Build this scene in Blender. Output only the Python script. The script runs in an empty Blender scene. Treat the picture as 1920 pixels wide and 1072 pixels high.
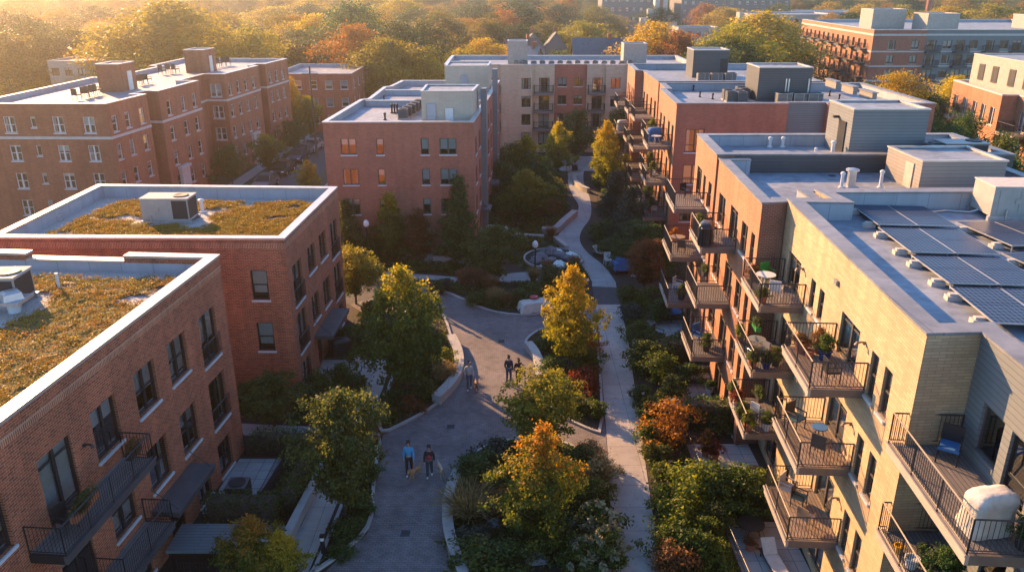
import bpy, math, random
import numpy as np
from mathutils import Vector
scene = bpy.context.scene
COL = scene.collection
rnd = random.Random(11)
R = math.radians
PI = math.pi
# ---------------------------------------------------------------- camera model (also used to read ground positions)
CAM_H, PITCH, FPX = 23.0, R(20.7), 1500.0
_s, _c = math.sin(PITCH), math.cos(PITCH)
def U(px, py, z=0.0):
    x = (px-960)/FPX; u = (536-py)/FPX
    d = (z-CAM_H)/(u*_c-_s)
    return (x*d, (_c+u*_s)*d)
def V(px, py, Y):
    x = (px-960)/FPX; u = (536-py)/FPX
    d = Y/(_c+u*_s)
    return (x*d, CAM_H+(u*_c-_s)*d)
SUN_AZ, SUN_EL = R(39.5), R(20)
# ---------------------------------------------------------------- materials
def newmat(name):
    m = bpy.data.materials.new(name); m.use_nodes = True
    nt = m.node_tree; nt.nodes.clear()
    out = nt.nodes.new('ShaderNodeOutputMaterial')
    return m, nt, out
def N(nt, t, **kw):
    n = nt.nodes.new(t)
    for k, v in kw.items():
        if k in n.inputs: n.inputs[k].default_value = v
        else: setattr(n, k, v)
    return n
def rgba(c): return (c[0], c[1], c[2], 1)
def principled(nt, out, **kw):
    b = N(nt, 'ShaderNodeBsdfPrincipled', **kw)
    nt.links.new(b.outputs[0], out.inputs[0]); return b
def ramp(nt, fac, stops):
    r = nt.nodes.new('ShaderNodeValToRGB')
    el = r.color_ramp.elements
    while len(el) < len(stops): el.new(.5)
    for e, (p, c) in zip(el, stops): e.position = p; e.color = rgba(c)
    if fac is not None: nt.links.new(fac, r.inputs[0])
    return r
def noise_mat(name, c1, c2, scale=3.0, rough=.8, metal=0.0, bump=0.0, bscale=None, c3=None, detail=6):
    m, nt, out = newmat(name)
    tc = N(nt, 'ShaderNodeTexCoord')
    n = N(nt, 'ShaderNodeTexNoise', Scale=scale, Detail=detail, Roughness=.62)
    nt.links.new(tc.outputs['Object'], n.inputs['Vector'])
    st = [(.3, c1), (.7, c2)] if c3 is None else [(.28, c1), (.5, c2), (.72, c3)]
    r = ramp(nt, n.outputs['Fac'], st)
    b = principled(nt, out, Roughness=rough, Metallic=metal)
    nt.links.new(r.outputs[0], b.inputs['Base Color'])
    if bump:
        n2 = N(nt, 'ShaderNodeTexNoise', Scale=bscale or scale*6, Detail=5)
        nt.links.new(tc.outputs['Object'], n2.inputs['Vector'])
        bp = N(nt, 'ShaderNodeBump', Strength=bump, Distance=.03)
        nt.links.new(n2.outputs['Fac'], bp.inputs['Height']); nt.links.new(bp.outputs[0], b.inputs['Normal'])
    return m
def brick_mat(name, c1, c2, mortar, bw=.24, rh=.085, ms=.012, rough=.85, stain=.35, bump=.5, offset=.5, c3=None, var=.9):
    m, nt, out = newmat(name)
    uv = N(nt, 'ShaderNodeUVMap')
    bt = N(nt, 'ShaderNodeTexBrick', offset=offset)
    for k, v in (('Color1', rgba(c1)), ('Color2', rgba(c2)), ('Mortar', rgba(mortar)), ('Scale', 1.0), ('Mortar Size', ms),
                 ('Mortar Smooth', .2), ('Bias', 0.0), ('Brick Width', bw), ('Row Height', rh)): bt.inputs[k].default_value = v
    nt.links.new(uv.outputs[0], bt.inputs['Vector'])
    tc = N(nt, 'ShaderNodeTexCoord')
    n = N(nt, 'ShaderNodeTexNoise', Scale=.35, Detail=8, Roughness=.65)
    nt.links.new(tc.outputs['Object'], n.inputs['Vector'])
    r = ramp(nt, n.outputs['Fac'], [(.25, (1-stain,)*3), (.75, (1+stain*.35,)*3)])
    mx = N(nt, 'ShaderNodeMix', data_type='RGBA', blend_type='MULTIPLY'); mx.inputs[0].default_value = 1
    nt.links.new(bt.outputs['Color'], mx.inputs[6]); nt.links.new(r.outputs[0], mx.inputs[7])
    mp = N(nt, 'ShaderNodeMapping'); mp.inputs['Scale'].default_value = (1.1, 1.1, .09); nt.links.new(tc.outputs['Object'], mp.inputs[0])
    n3 = N(nt, 'ShaderNodeTexNoise', Scale=1.6, Detail=5, Roughness=.6); nt.links.new(mp.outputs[0], n3.inputs['Vector'])
    r3 = ramp(nt, n3.outputs['Fac'], [(.3, (1-stain*.7,)*3), (.55, (1,)*3), (.8, (1+stain*.25,)*3)])
    mx3 = N(nt, 'ShaderNodeMix', data_type='RGBA', blend_type='MULTIPLY'); mx3.inputs[0].default_value = 1
    nt.links.new(mx.outputs[2], mx3.inputs[6]); nt.links.new(r3.outputs[0], mx3.inputs[7]); mx = mx3
    b = principled(nt, out, Roughness=rough)
    nt.links.new(mx.outputs[2], b.inputs['Base Color'])
    bp = N(nt, 'ShaderNodeBump', Strength=bump, Distance=.012, invert=True)
    nt.links.new(bt.outputs['Fac'], bp.inputs['Height']); nt.links.new(bp.outputs[0], b.inputs['Normal'])
    return m
def plain(name, c, rough=.6, metal=0.0): return noise_mat(name, tuple(x*.85 for x in c), tuple(min(1, x*1.12) for x in c), 2.5, rough, metal)
M = {}
M['brick_a'] = brick_mat('red brick', (.43,.10,.036), (.22,.046,.018), (.46,.27,.17), .27, .096, .011)
M['brick_c'] = brick_mat('plum red brick', (.45,.14,.075), (.34,.10,.052), (.32,.19,.14), .25, .085, .010, stain=.22)
M['brick_f'] = brick_mat('old brown brick', (.43,.135,.06), (.29,.083,.036), (.33,.18,.115), .25, .085, .011)
M['brick_r'] = brick_mat('orange red brick', (.46,.19,.09), (.36,.135,.062), (.38,.22,.14), .24, .082, .010, stain=.22)
M['brick_y'] = brick_mat('cream brick', (.54,.385,.225), (.43,.30,.17), (.33,.235,.14), .46, .105, .012, stain=.2, bump=.5)
M['brick_d'] = brick_mat('dark brown brick', (.27,.105,.065), (.19,.07,.045), (.36,.26,.2), .25, .09, .014)
M['brick_beige'] = brick_mat('beige block', (.54,.44,.30), (.47,.38,.255), (.42,.34,.24), .5, .2, .008, stain=.15, bump=.2)
M['brick_ltgrey'] = brick_mat('pale grey block', (.50,.44,.34), (.46,.40,.31), (.40,.35,.27), .6, .2, .006, stain=.12, bump=.15)
M['siding'] = brick_mat('grey siding', (.17,.185,.19), (.15,.165,.17), (.06,.07,.075), 30, .19, .012, stain=.1, rough=.55)
M['siding_dk'] = brick_mat('charcoal siding', (.065,.07,.075), (.055,.06,.065), (.025,.028,.03), 30, .2, .014, stain=.1, rough=.5)
M['siding_tan'] = brick_mat('taupe siding', (.27,.24,.21), (.25,.22,.19), (.12,.11,.1), 30, .2, .012, stain=.1, rough=.6)
M['membrane'] = brick_mat('roof membrane', (.30,.335,.375), (.265,.30,.34), (.16,.18,.20), 14, 1.9, .014, rough=.62, stain=.5, bump=.25)
M['para'] = brick_mat('parapet flashing', (.36,.385,.415), (.335,.36,.385), (.22,.235,.25), 1.6, 3.0, .02, stain=.2, rough=.55, bump=.2)
M['coping'] = noise_mat('metal coping', (.40,.37,.33), (.52,.48,.43), 1.2, .42, .45)
M['coping_dk'] = noise_mat('dark coping', (.10,.10,.105), (.15,.15,.155), 1.2, .45, .5)
M['coping_tan'] = brick_mat('grey coping', (.25,.25,.25), (.215,.215,.22), (.12,.12,.125), 3.0, 9.0, .02, rough=.5, stain=.4, bump=.2)
M['stone'] = noise_mat('limestone', (.44,.41,.36), (.56,.52,.46), 2.2, .85, bump=.1)
M['sill'] = noise_mat('pale sill', (.46,.46,.46), (.58,.57,.55), 2.2, .7)
M['frame_dk'] = plain('dark bronze frame', (.028,.03,.033), .4, .3)
M['frame_wh'] = plain('white frame', (.66,.64,.60), .5)
M['frame_br'] = plain('brown frame', (.08,.065,.055), .45)
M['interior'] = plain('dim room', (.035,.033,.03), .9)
M['curtain'] = noise_mat('curtain', (.66,.71,.72), (.78,.82,.82), 5, .9)
M['rail'] = plain('bronze railing', (.06,.047,.04), .55, .15)
M['rail_dk'] = plain('black railing', (.025,.027,.03), .45, .5)
M['beam'] = noise_mat('weathered steel beam', (.13,.105,.09), (.19,.155,.13), 1.5, .5, .3)
M['beam_lt'] = noise_mat('pale balcony beam', (.36,.31,.26), (.44,.38,.32), 1.5, .55, .2)
M['deck'] = brick_mat('deck boards', (.34,.25,.18), (.27,.20,.15), (.05,.04,.03), 4.0, .14, .012, stain=.2, bump=.4)
M['deck_grey'] = brick_mat('grey deck boards', (.215,.185,.165), (.17,.148,.132), (.06,.05,.05), 4.0, .14, .012, stain=.2, bump=.4)
M['concrete'] = noise_mat('concrete', (.30,.285,.265), (.40,.38,.355), 1.3, .85, bump=.08, bscale=14)
M['kerb'] = brick_mat('kerb stone', (.42,.40,.37), (.37,.355,.33), (.28,.27,.25), 1.2, 3.0, .015, stain=.2, bump=.2)
M['walk'] = brick_mat('scored concrete walk', (.40,.36,.32), (.355,.32,.285), (.18,.165,.15), 2.2, 1.75, .016, stain=.22, offset=0, bump=.2)
M['walk_gr'] = brick_mat('grey concrete walk', (.36,.355,.345), (.33,.325,.315), (.2,.2,.195), 2.6, 1.9, .016, stain=.25, offset=0, bump=.2)
M['slab'] = brick_mat('patio slabs', (.40,.39,.37), (.34,.335,.325), (.15,.15,.15), .75, .75, .018, stain=.22, offset=0, bump=.3)
M['pavers'] = brick_mat('brick pavers', (.235,.20,.19), (.175,.152,.15), (.09,.083,.083), .26, .13, .011, stain=.42, bump=.4)
M['asphalt'] = noise_mat('asphalt', (.045,.045,.047), (.075,.075,.078), 3, .9, bump=.15, bscale=40)
M['mulch'] = noise_mat('bark mulch', (.020,.014,.010), (.055,.038,.026), 9, .95, bump=.5, bscale=40)
M['lawn'] = noise_mat('lawn soil', (.025,.045,.012), (.05,.08,.022), 2, .95, bump=.4, bscale=40)
M['terrain'] = noise_mat('wooded ground', (.025,.035,.012), (.06,.06,.025), .05, .95, c3=(.09,.075,.035))
M['gravel'] = noise_mat('roof gravel', (.20,.19,.18), (.42,.40,.37), 14, .9, bump=.6, bscale=18, c3=(.52,.50,.47))
M['sedum'] = noise_mat('sedum mat', (.06,.06,.014), (.15,.12,.028), 1.1, .95, c3=(.20,.095,.03), detail=10)
M['bark'] = noise_mat('bark', (.055,.04,.03), (.12,.09,.07), 6, .95, bump=.5, bscale=30)
M['steel'] = noise_mat('galvanised steel', (.42,.42,.42), (.56,.56,.55), 2, .4, .7)
M['unit'] = noise_mat('painted unit casing', (.29,.275,.25), (.37,.35,.32), 1.2, .5, .1)
M['unit_dk'] = plain('dark unit casing', (.12,.125,.13), .5, .3)
M['grille'] = plain('black grille', (.03,.03,.032), .6, .3)
M['white_pipe'] = plain('white pipe', (.62,.61,.59), .5)
M['tower'] = plain('stucco', (.34,.315,.27), .8)
M['terracotta'] = plain('terracotta', (.36,.12,.06), .7)
M['blue_glaze'] = plain('blue glazed pot', (.012,.04,.16), .2)
M['black_pot'] = plain('black pot', (.03,.03,.03), .5)
M['wicker'] = noise_mat('wicker', (.05,.035,.025), (.11,.08,.06), 25, .8, bump=.5, bscale=60)
M['teal'] = plain('teal cushion', (.10,.19,.17), .8)
M['canvas'] = noise_mat('canvas cover', (.44,.40,.35), (.56,.52,.46), 3, .85, bump=1.0, bscale=5)
M['wood'] = noise_mat('teak', (.20,.13,.08), (.30,.20,.12), 4, .7)
M['blue_cloth'] = plain('blue fabric', (.03,.13,.32), .8)
M['red'] = plain('red paint', (.42,.035,.02), .45)
M['green_plastic'] = plain('green plastic', (.04,.28,.05), .45)
M['yellow_plastic'] = plain('yellow plastic', (.65,.34,.02), .45)
M['water'] = noise_mat('dark water', (.01,.03,.04), (.015,.05,.06), 3, .08)
M['rock'] = noise_mat('rock', (.10,.11,.12), (.21,.225,.24), 2.5, .9, bump=.5)
M['slate'] = brick_mat('slate shingles', (.13,.16,.19), (.10,.13,.155), (.05,.06,.07), .4, .22, .02, stain=.25)
M['shingle_br'] = brick_mat('brown shingles', (.2,.12,.09), (.15,.09,.07), (.07,.05,.04), .4, .22, .02, stain=.25)
M['office'] = plain('office panel', (.16,.14,.135), .6)
M['stucco_lt'] = plain('pale stucco', (.37,.325,.27), .8)
M['tyre'] = plain('tyre rubber', (.015,.015,.016), .8)
M['lamp_globe'] = plain('white lamp globe', (.75,.73,.68), .35)
def glass_mat():
    m, nt, out = newmat('window glass')
    fr = N(nt, 'ShaderNodeFresnel', IOR=1.7)
    tr = N(nt, 'ShaderNodeBsdfTransparent', Color=(.84,.93,.94,1))
    gl = N(nt, 'ShaderNodeBsdfGlossy', Color=(.9,.95,.97,1), Roughness=.015)
    mx = nt.nodes.new('ShaderNodeMixShader')
    ad = N(nt, 'ShaderNodeMath', operation='MULTIPLY_ADD'); ad.inputs[1].default_value = 1.5; ad.inputs[2].default_value = .12; ad.use_clamp = True
    nt.links.new(fr.outputs[0], ad.inputs[0]); nt.links.new(ad.outputs[0], mx.inputs[0])
    nt.links.new(tr.outputs[0], mx.inputs[1]); nt.links.new(gl.outputs[0], mx.inputs[2]); nt.links.new(mx.outputs[0], out.inputs[0])
    return m
M['glass'] = glass_mat()
def solar_mat():
    m, nt, out = newmat('solar cells')
    uv = N(nt, 'ShaderNodeUVMap'); 
    bt = N(nt, 'ShaderNodeTexBrick', offset=0)
    for k, v in (('Color1', (.004,.010,.035,1)), ('Color2', (.006,.015,.05,1)), ('Mortar', (.22,.28,.36,1)), ('Scale', 1.0), ('Mortar Size', .008),
                 ('Mortar Smooth', 0.0), ('Brick Width', .166), ('Row Height', .30)): bt.inputs[k].default_value = v
    nt.links.new(uv.outputs[0], bt.inputs['Vector'])
    b = principled(nt, out, Roughness=.3); b.inputs['Specular IOR Level'].default_value = .08
    nt.links.new(bt.outputs['Color'], b.inputs['Base Color'])
    return m
M['solar'] = solar_mat()
def leaf_mat(name, a, b, c, trans=.48, attr=False, zr=None):
    m, nt, out = newmat(name)
    g = N(nt, 'ShaderNodeNewGeometry'); oi = N(nt, 'ShaderNodeObjectInfo')
    if attr:
        at = N(nt, 'ShaderNodeAttribute', attribute_name='tint', attribute_type='INSTANCER')
        fac0 = at.outputs['Fac']
        mm = N(nt, 'ShaderNodeMath', operation='MULTIPLY_ADD'); mm.inputs[1].default_value = .3
        nt.links.new(g.outputs['Random Per Island'], mm.inputs[0]); nt.links.new(fac0, mm.inputs[2]); fac = mm.outputs[0]
        r = ramp(nt, fac, [(.12, a), (.42, b), (.64, (.28,.20,.025)), (.85, c), (1.0, (.38,.13,.02))])
    else:
        fac = g.outputs['Random Per Island']
        if zr:
            tc = N(nt, 'ShaderNodeTexCoord'); sp = nt.nodes.new('ShaderNodeSeparateXYZ'); nt.links.new(tc.outputs['Object'], sp.inputs[0])
            ns = N(nt, 'ShaderNodeTexNoise', Scale=.55, Detail=2); nt.links.new(tc.outputs['Object'], ns.inputs['Vector'])
            mz = N(nt, 'ShaderNodeMapRange'); mz.inputs['From Min'].default_value = zr[0]; mz.inputs['From Max'].default_value = zr[1]; mz.inputs['To Min'].default_value = -.34; mz.inputs['To Max'].default_value = .36  # colour shifts with height: autumn tips, and sunlit tops put into the colour
            nt.links.new(sp.outputs[2], mz.inputs['Value'])
            a1 = N(nt, 'ShaderNodeMath', operation='MULTIPLY_ADD'); a1.inputs[1].default_value = .5; nt.links.new(fac, a1.inputs[0]); nt.links.new(mz.outputs[0], a1.inputs[2])
            a2 = N(nt, 'ShaderNodeMath', operation='MULTIPLY_ADD'); a2.inputs[1].default_value = .55; nt.links.new(ns.outputs['Fac'], a2.inputs[0]); nt.links.new(a1.outputs[0], a2.inputs[2]); fac = a2.outputs[0]
        r = ramp(nt, fac, [(.05, a), (.55, b), (.97, c)])
    hs = N(nt, 'ShaderNodeHueSaturation'); nt.links.new(r.outputs[0], hs.inputs['Color'])
    mr = N(nt, 'ShaderNodeMapRange'); mr.inputs['To Min'].default_value = .485; mr.inputs['To Max'].default_value = .515
    nt.links.new(oi.outputs['Random'], mr.inputs['Value']); nt.links.new(mr.outputs[0], hs.inputs['Hue'])
    d = N(nt, 'ShaderNodeBsdfPrincipled', Roughness=.55); d.inputs['Specular IOR Level'].default_value = .25
    t = nt.nodes.new('ShaderNodeBsdfTranslucent')
    hs2 = N(nt, 'ShaderNodeHueSaturation', Saturation=1.1, Value=1.35)
    nt.links.new(hs.outputs[0], hs2.inputs['Color'])
    nt.links.new(hs.outputs[0], d.inputs['Base Color']); nt.links.new(hs2.outputs[0], t.inputs['Color'])
    mx = N(nt, 'ShaderNodeMixShader'); mx.inputs[0].default_value = trans
    nt.links.new(d.outputs[0], mx.inputs[1]); nt.links.new(t.outputs[0], mx.inputs[2]); nt.links.new(mx.outputs[0], out.inputs[0])
    return m
M['lf_green'] = leaf_mat('green leaves', (.03,.06,.014), (.07,.115,.024), (.15,.17,.035))
M['lf_dark'] = leaf_mat('dark green leaves', (.028,.06,.018), (.06,.105,.03), (.115,.165,.04))
M['lf_olive'] = leaf_mat('olive leaves', (.04,.065,.018), (.085,.11,.028), (.17,.16,.035))
M['lf_maple'] = leaf_mat('turning maple leaves', (.035,.07,.014), (.10,.14,.024), (.48,.33,.03), zr=(2.4,7.8))
M['lf_gold'] = leaf_mat('golden leaves', (.08,.12,.02), (.27,.26,.03), (.56,.39,.04), zr=(1.2,7.4))
M['lf_orange'] = leaf_mat('orange leaves', (.20,.12,.025), (.34,.15,.03), (.42,.20,.04))
M['lf_mapleor'] = leaf_mat('orange green maple leaves', (.04,.08,.016), (.16,.18,.028), (.55,.25,.03), zr=(2.3,8.0))
M['lf_russet'] = leaf_mat('russet leaves', (.10,.06,.025), (.18,.09,.035), (.26,.13,.05))
M['lf_red'] = leaf_mat('red leaves', (.08,.02,.015), (.18,.04,.025), (.22,.07,.03))
M['lf_yellowgreen'] = leaf_mat('yellow green leaves', (.05,.08,.016), (.15,.17,.026), (.34,.28,.035), zr=(1,7))
M['lf_spruce'] = leaf_mat('blue green needles', (.02,.035,.025), (.04,.06,.042), (.07,.09,.06), .2)
M['lf_straw'] = leaf_mat('straw grass', (.16,.12,.05), (.27,.20,.09), (.36,.27,.13), .35)
M['lf_plume'] = leaf_mat('russet grass plumes', (.14,.075,.04), (.24,.13,.065), (.32,.19,.1), .35)
M['lf_grass'] = leaf_mat('grass blades', (.03,.055,.014), (.06,.09,.022), (.11,.12,.035), .35)
M['lf_far'] = leaf_mat('autumn woodland leaves', (.035,.06,.014), (.085,.105,.02), (.34,.20,.028), .42, attr=True)
M['lf_sedum'] = leaf_mat('sedum tufts', (.10,.115,.018), (.29,.21,.028), (.44,.16,.03), .3, zr=(0,17))
M['flower_w'] = leaf_mat('cream flower heads', (.16,.17,.09), (.24,.24,.14), (.34,.32,.22), .3)
# ---------------------------------------------------------------- mesh builder
class MB:
    def __init__(s): s.v = []; s.f = []; s.m = []
    def q(s, pts, m=0):
        i = len(s.v); s.v.extend([tuple(p) for p in pts]); s.f.append(tuple(range(i, i+len(pts)))); s.m.append(m)
    def box(s, x0, y0, z0, x1, y1, z1, m=0):
        if x0 > x1: x0, x1 = x1, x0
        if y0 > y1: y0, y1 = y1, y0
        if z0 > z1: z0, z1 = z1, z0
        i = len(s.v)
        s.v += [(x0,y0,z0),(x1,y0,z0),(x1,y1,z0),(x0,y1,z0),(x0,y0,z1),(x1,y0,z1),(x1,y1,z1),(x0,y1,z1)]
        for f in ((3,2,1,0),(4,5,6,7),(0,1,5,4),(1,2,6,5),(2,3,7,6),(3,0,4,7)):
            s.f.append(tuple(i+k for k in f)); s.m.append(m)
    def prism(s, poly, z0, z1, m=0, mt=None, bottom=True):
        n = len(poly); i = len(s.v)
        s.v += [(p[0],p[1],z0) for p in poly] + [(p[0],p[1],z1) for p in poly]
        for k in range(n):
            j = (k+1) % n; s.f.append((i+k, i+j, i+n+j, i+n+k)); s.m.append(m)
        s.f.append(tuple(range(i+n, i+2*n))); s.m.append(m if mt is None else mt)
        if bottom: s.f.append(tuple(range(i+n-1, i-1, -1))); s.m.append(m)
    def tube(s, pts, rads, n=6, m=0, cap=True):
        if not hasattr(rads, '__len__'): rads = [rads]*len(pts)
        base = len(s.v); P = [Vector(p) for p in pts]
        for k, p in enumerate(P):
            d = (P[min(k+1, len(P)-1)]-P[max(k-1, 0)])
            if d.length < 1e-6: d = Vector((0,0,1))
            d.normalize()
            a = d.cross(Vector((0,0,1)) if abs(d.z) < .95 else Vector((1,0,0))).normalized(); b = d.cross(a)
            for j in range(n):
                t = 2*PI*j/n; w = p+(a*math.cos(t)+b*math.sin(t))*rads[k]; s.v.append(tuple(w))
        for k in range(len(P)-1):
            for j in range(n):
                a0 = base+k*n+j; a1 = base+k*n+(j+1) % n
                s.f.append((a0, a0+n, a1+n, a1)); s.m.append(m)
        if cap:
            s.f.append(tuple(base+j for j in range(n))); s.m.append(m)
            e = base+(len(P)-1)*n; s.f.append(tuple(e+n-1-j for j in range(n))); s.m.append(m)
    def lathe(s, prof, n=14, c=(0,0,0), m=0):
        base = len(s.v)
        for r, z in prof:
            for j in range(n):
                t = 2*PI*j/n; s.v.append((c[0]+r*math.cos(t), c[1]+r*math.sin(t), c[2]+z))
        for k in range(len(prof)-1):
            for j in range(n):
                a0 = base+k*n+j; a1 = base+k*n+(j+1) % n
                s.f.append((a0, a1, a1+n, a0+n)); s.m.append(m)
        s.f.append(tuple(base+n-1-j for j in range(n))); s.m.append(m)
        e = base+(len(prof)-1)*n; s.f.append(tuple(e+j for j in range(n))); s.m.append(m)
    def mesh(s, name, mats, off=(0,0,0), smooth=False):
        me = bpy.data.meshes.new(name)
        v = [(a-off[0], b-off[1], c-off[2]) for a, b, c in s.v]
        me.from_pydata(v, [], s.f)
        for m in mats: me.materials.append(M[m] if isinstance(m, str) else m)
        me.polygons.foreach_set('material_index', s.m)
        if smooth: me.polygons.foreach_set('use_smooth', [True]*len(s.f))
        uv = me.uv_layers.new(name='UVMap'); dat = []
        for p in me.polygons:
            nx, ny, nz = p.normal
            if abs(nz) > .75:
                for vi in p.vertices: dat += [v[vi][0], v[vi][1]]
            else:
                l = math.hypot(nx, ny) or 1; tx, ty = -ny/l, nx/l
                for vi in p.vertices: w = v[vi]; dat += [w[0]*tx+w[1]*ty, w[2]]
        uv.data.foreach_set('uv', dat)
        me.update(); return me
    def build(s, name, mats, parent=None, smooth=False, loc=None):
        off = tuple(parent.location) if (parent is not None and loc is None) else (0,0,0)
        if parent is not None and parent.parent is not None and loc is None:
            off = tuple(Vector(off)+Vector(parent.parent.location))
        return put(name, s.mesh(name, mats if isinstance(mats, (list, tuple)) else [mats], off, smooth), parent, loc or (0,0,0))
def put(name, me, parent=None, loc=(0,0,0), rz=0):
    o = bpy.data.objects.new(name, me); COL.objects.link(o)
    o.location = loc; o.rotation_euler = (0,0,rz)
    if parent is not None: o.parent = parent
    return o
def tag(o, label=None, cat=None, group=None, kind=None):
    if label: o['label'] = label
    if cat: o['category'] = cat
    if group: o['group'] = group
    if kind: o['kind'] = kind
    return o
def thing(name, label, cat, loc=(0,0,0), rz=0, group=None, scale=None):
    o = bpy.data.objects.new(name, None); COL.objects.link(o); o.empty_display_size = .2
    o.location = loc; o.rotation_euler = (0,0,rz)
    if scale is not None: o.scale = scale if hasattr(scale, '__len__') else (scale,)*3
    return tag(o, label, cat, group)
def copy_tree(o, parent=None):
    c = o.copy(); COL.objects.link(c); c.parent = parent
    for ch in list(o.children): copy_tree(ch, c)
    return c
ORD = ['first','second','third','fourth','fifth','sixth','seventh','eighth','ninth','tenth','eleventh','twelfth','thirteenth','fourteenth','fifteenth','sixteenth','seventeenth','eighteenth','nineteenth','twentieth']
def ordn(i): return ORD[i] if i < 20 else 'twenty ' + ORD[i-20]
_cache = {}
def cached(key, fn):
    if key not in _cache: _cache[key] = fn()
    return _cache[key]
def offset(poly, d):
    n = len(poly); out = []
    for i in range(n):
        p0, p1, p2 = Vector(poly[i-1][:2]), Vector(poly[i][:2]), Vector(poly[(i+1) % n][:2])
        e1, e2 = (p1-p0).normalized(), (p2-p1).normalized()
        n1, n2 = Vector((-e1.y, e1.x)), Vector((-e2.y, e2.x))
        k = 1+n1.dot(n2)
        b = (n1+n2)/max(k, .3)
        w = p1+b*d; out.append((w.x, w.y))
    return out
def ring(mb, poly, d_out, d_in, z0, z1, m=0):
    a, b = offset(poly, -d_out), offset(poly, d_in); n = len(poly)
    for i in range(n):
        j = (i+1) % n
        mb.q([(*a[i],z1),(*a[j],z1),(*b[j],z1),(*b[i],z1)], m)
        mb.q([(*a[i],z0),(*a[j],z0),(*a[j],z1),(*a[i],z1)], m)
        mb.q([(*b[j],z0),(*b[i],z0),(*b[i],z1),(*b[j],z1)], m)
        mb.q([(*a[j],z0),(*a[i],z0),(*b[i],z0),(*b[j],z0)], m)
# ---------------------------------------------------------------- windows, doors, balconies (local: x along wall, -y out, z up)
def win_mesh(style, w, h, fm, dep):
    mb = MB(); y0, y1 = dep-.07, dep; t = .07
    # lining room behind the glass
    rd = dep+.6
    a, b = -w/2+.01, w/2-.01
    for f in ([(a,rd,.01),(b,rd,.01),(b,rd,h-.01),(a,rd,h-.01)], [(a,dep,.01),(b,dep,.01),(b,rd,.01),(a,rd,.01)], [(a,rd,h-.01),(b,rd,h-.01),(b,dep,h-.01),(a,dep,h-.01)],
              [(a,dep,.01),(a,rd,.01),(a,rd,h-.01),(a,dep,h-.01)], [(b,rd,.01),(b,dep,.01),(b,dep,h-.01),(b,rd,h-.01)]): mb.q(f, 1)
    def bar(x0, z0, x1, z1, yy0=y0, yy1=y1): mb.box(x0, yy0, z0, x1, yy1, z1, 0)
    e = .004
    bar(-w/2+e, e, -w/2+t, h-e); bar(w/2-t, e, w/2-e, h-e); bar(-w/2+t, e, w/2-t, t); bar(-w/2+t, h-t, w/2-t, h-e)
    yi0, yi1 = y0+.012, y1-.006
    if style in ('dh2','door2','cas2','plain2','trip'):
        xs = [0] if style != 'trip' else [-w/6, w/6]
        for x in xs: bar(x-.055, t, x+.055, h-t, y0-.012, y1-.003)
    if style in ('dh2','dh1'):
        for x0, x1 in ([(-w/2+t, -.055), (.055, w/2-t)] if style == 'dh2' else [(-w/2+t, w/2-t)]):
            bar(x0, h*.48, x1, h*.48+.06, yi0, yi1)
            bar(x0, t, x0+.035, h*.48, yi0, yi1); bar(x1-.035, t, x1, h*.48, yi0, yi1)
    if style == 'cas2': bar(-w/2+t, h*.3, w/2-t, h*.3+.06, yi0, yi1)
    if style == 'door2': bar(-w/2+t, .2, -.055, .26, yi0, yi1); bar(.055, .2, w/2-t, .26, yi0, yi1); bar(-w/2+t, h*.82, w/2-t, h*.82+.05, yi0, yi1)
    if style == 'door1': bar(-w/2+t, h*.35, w/2-t, h*.35+.08, yi0, yi1); bar(w/2-t-.12, h*.43, w/2-t-.06, h*.5, y0-.05, y0)
    return mb.mesh('window', [fm, 'interior'])
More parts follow.
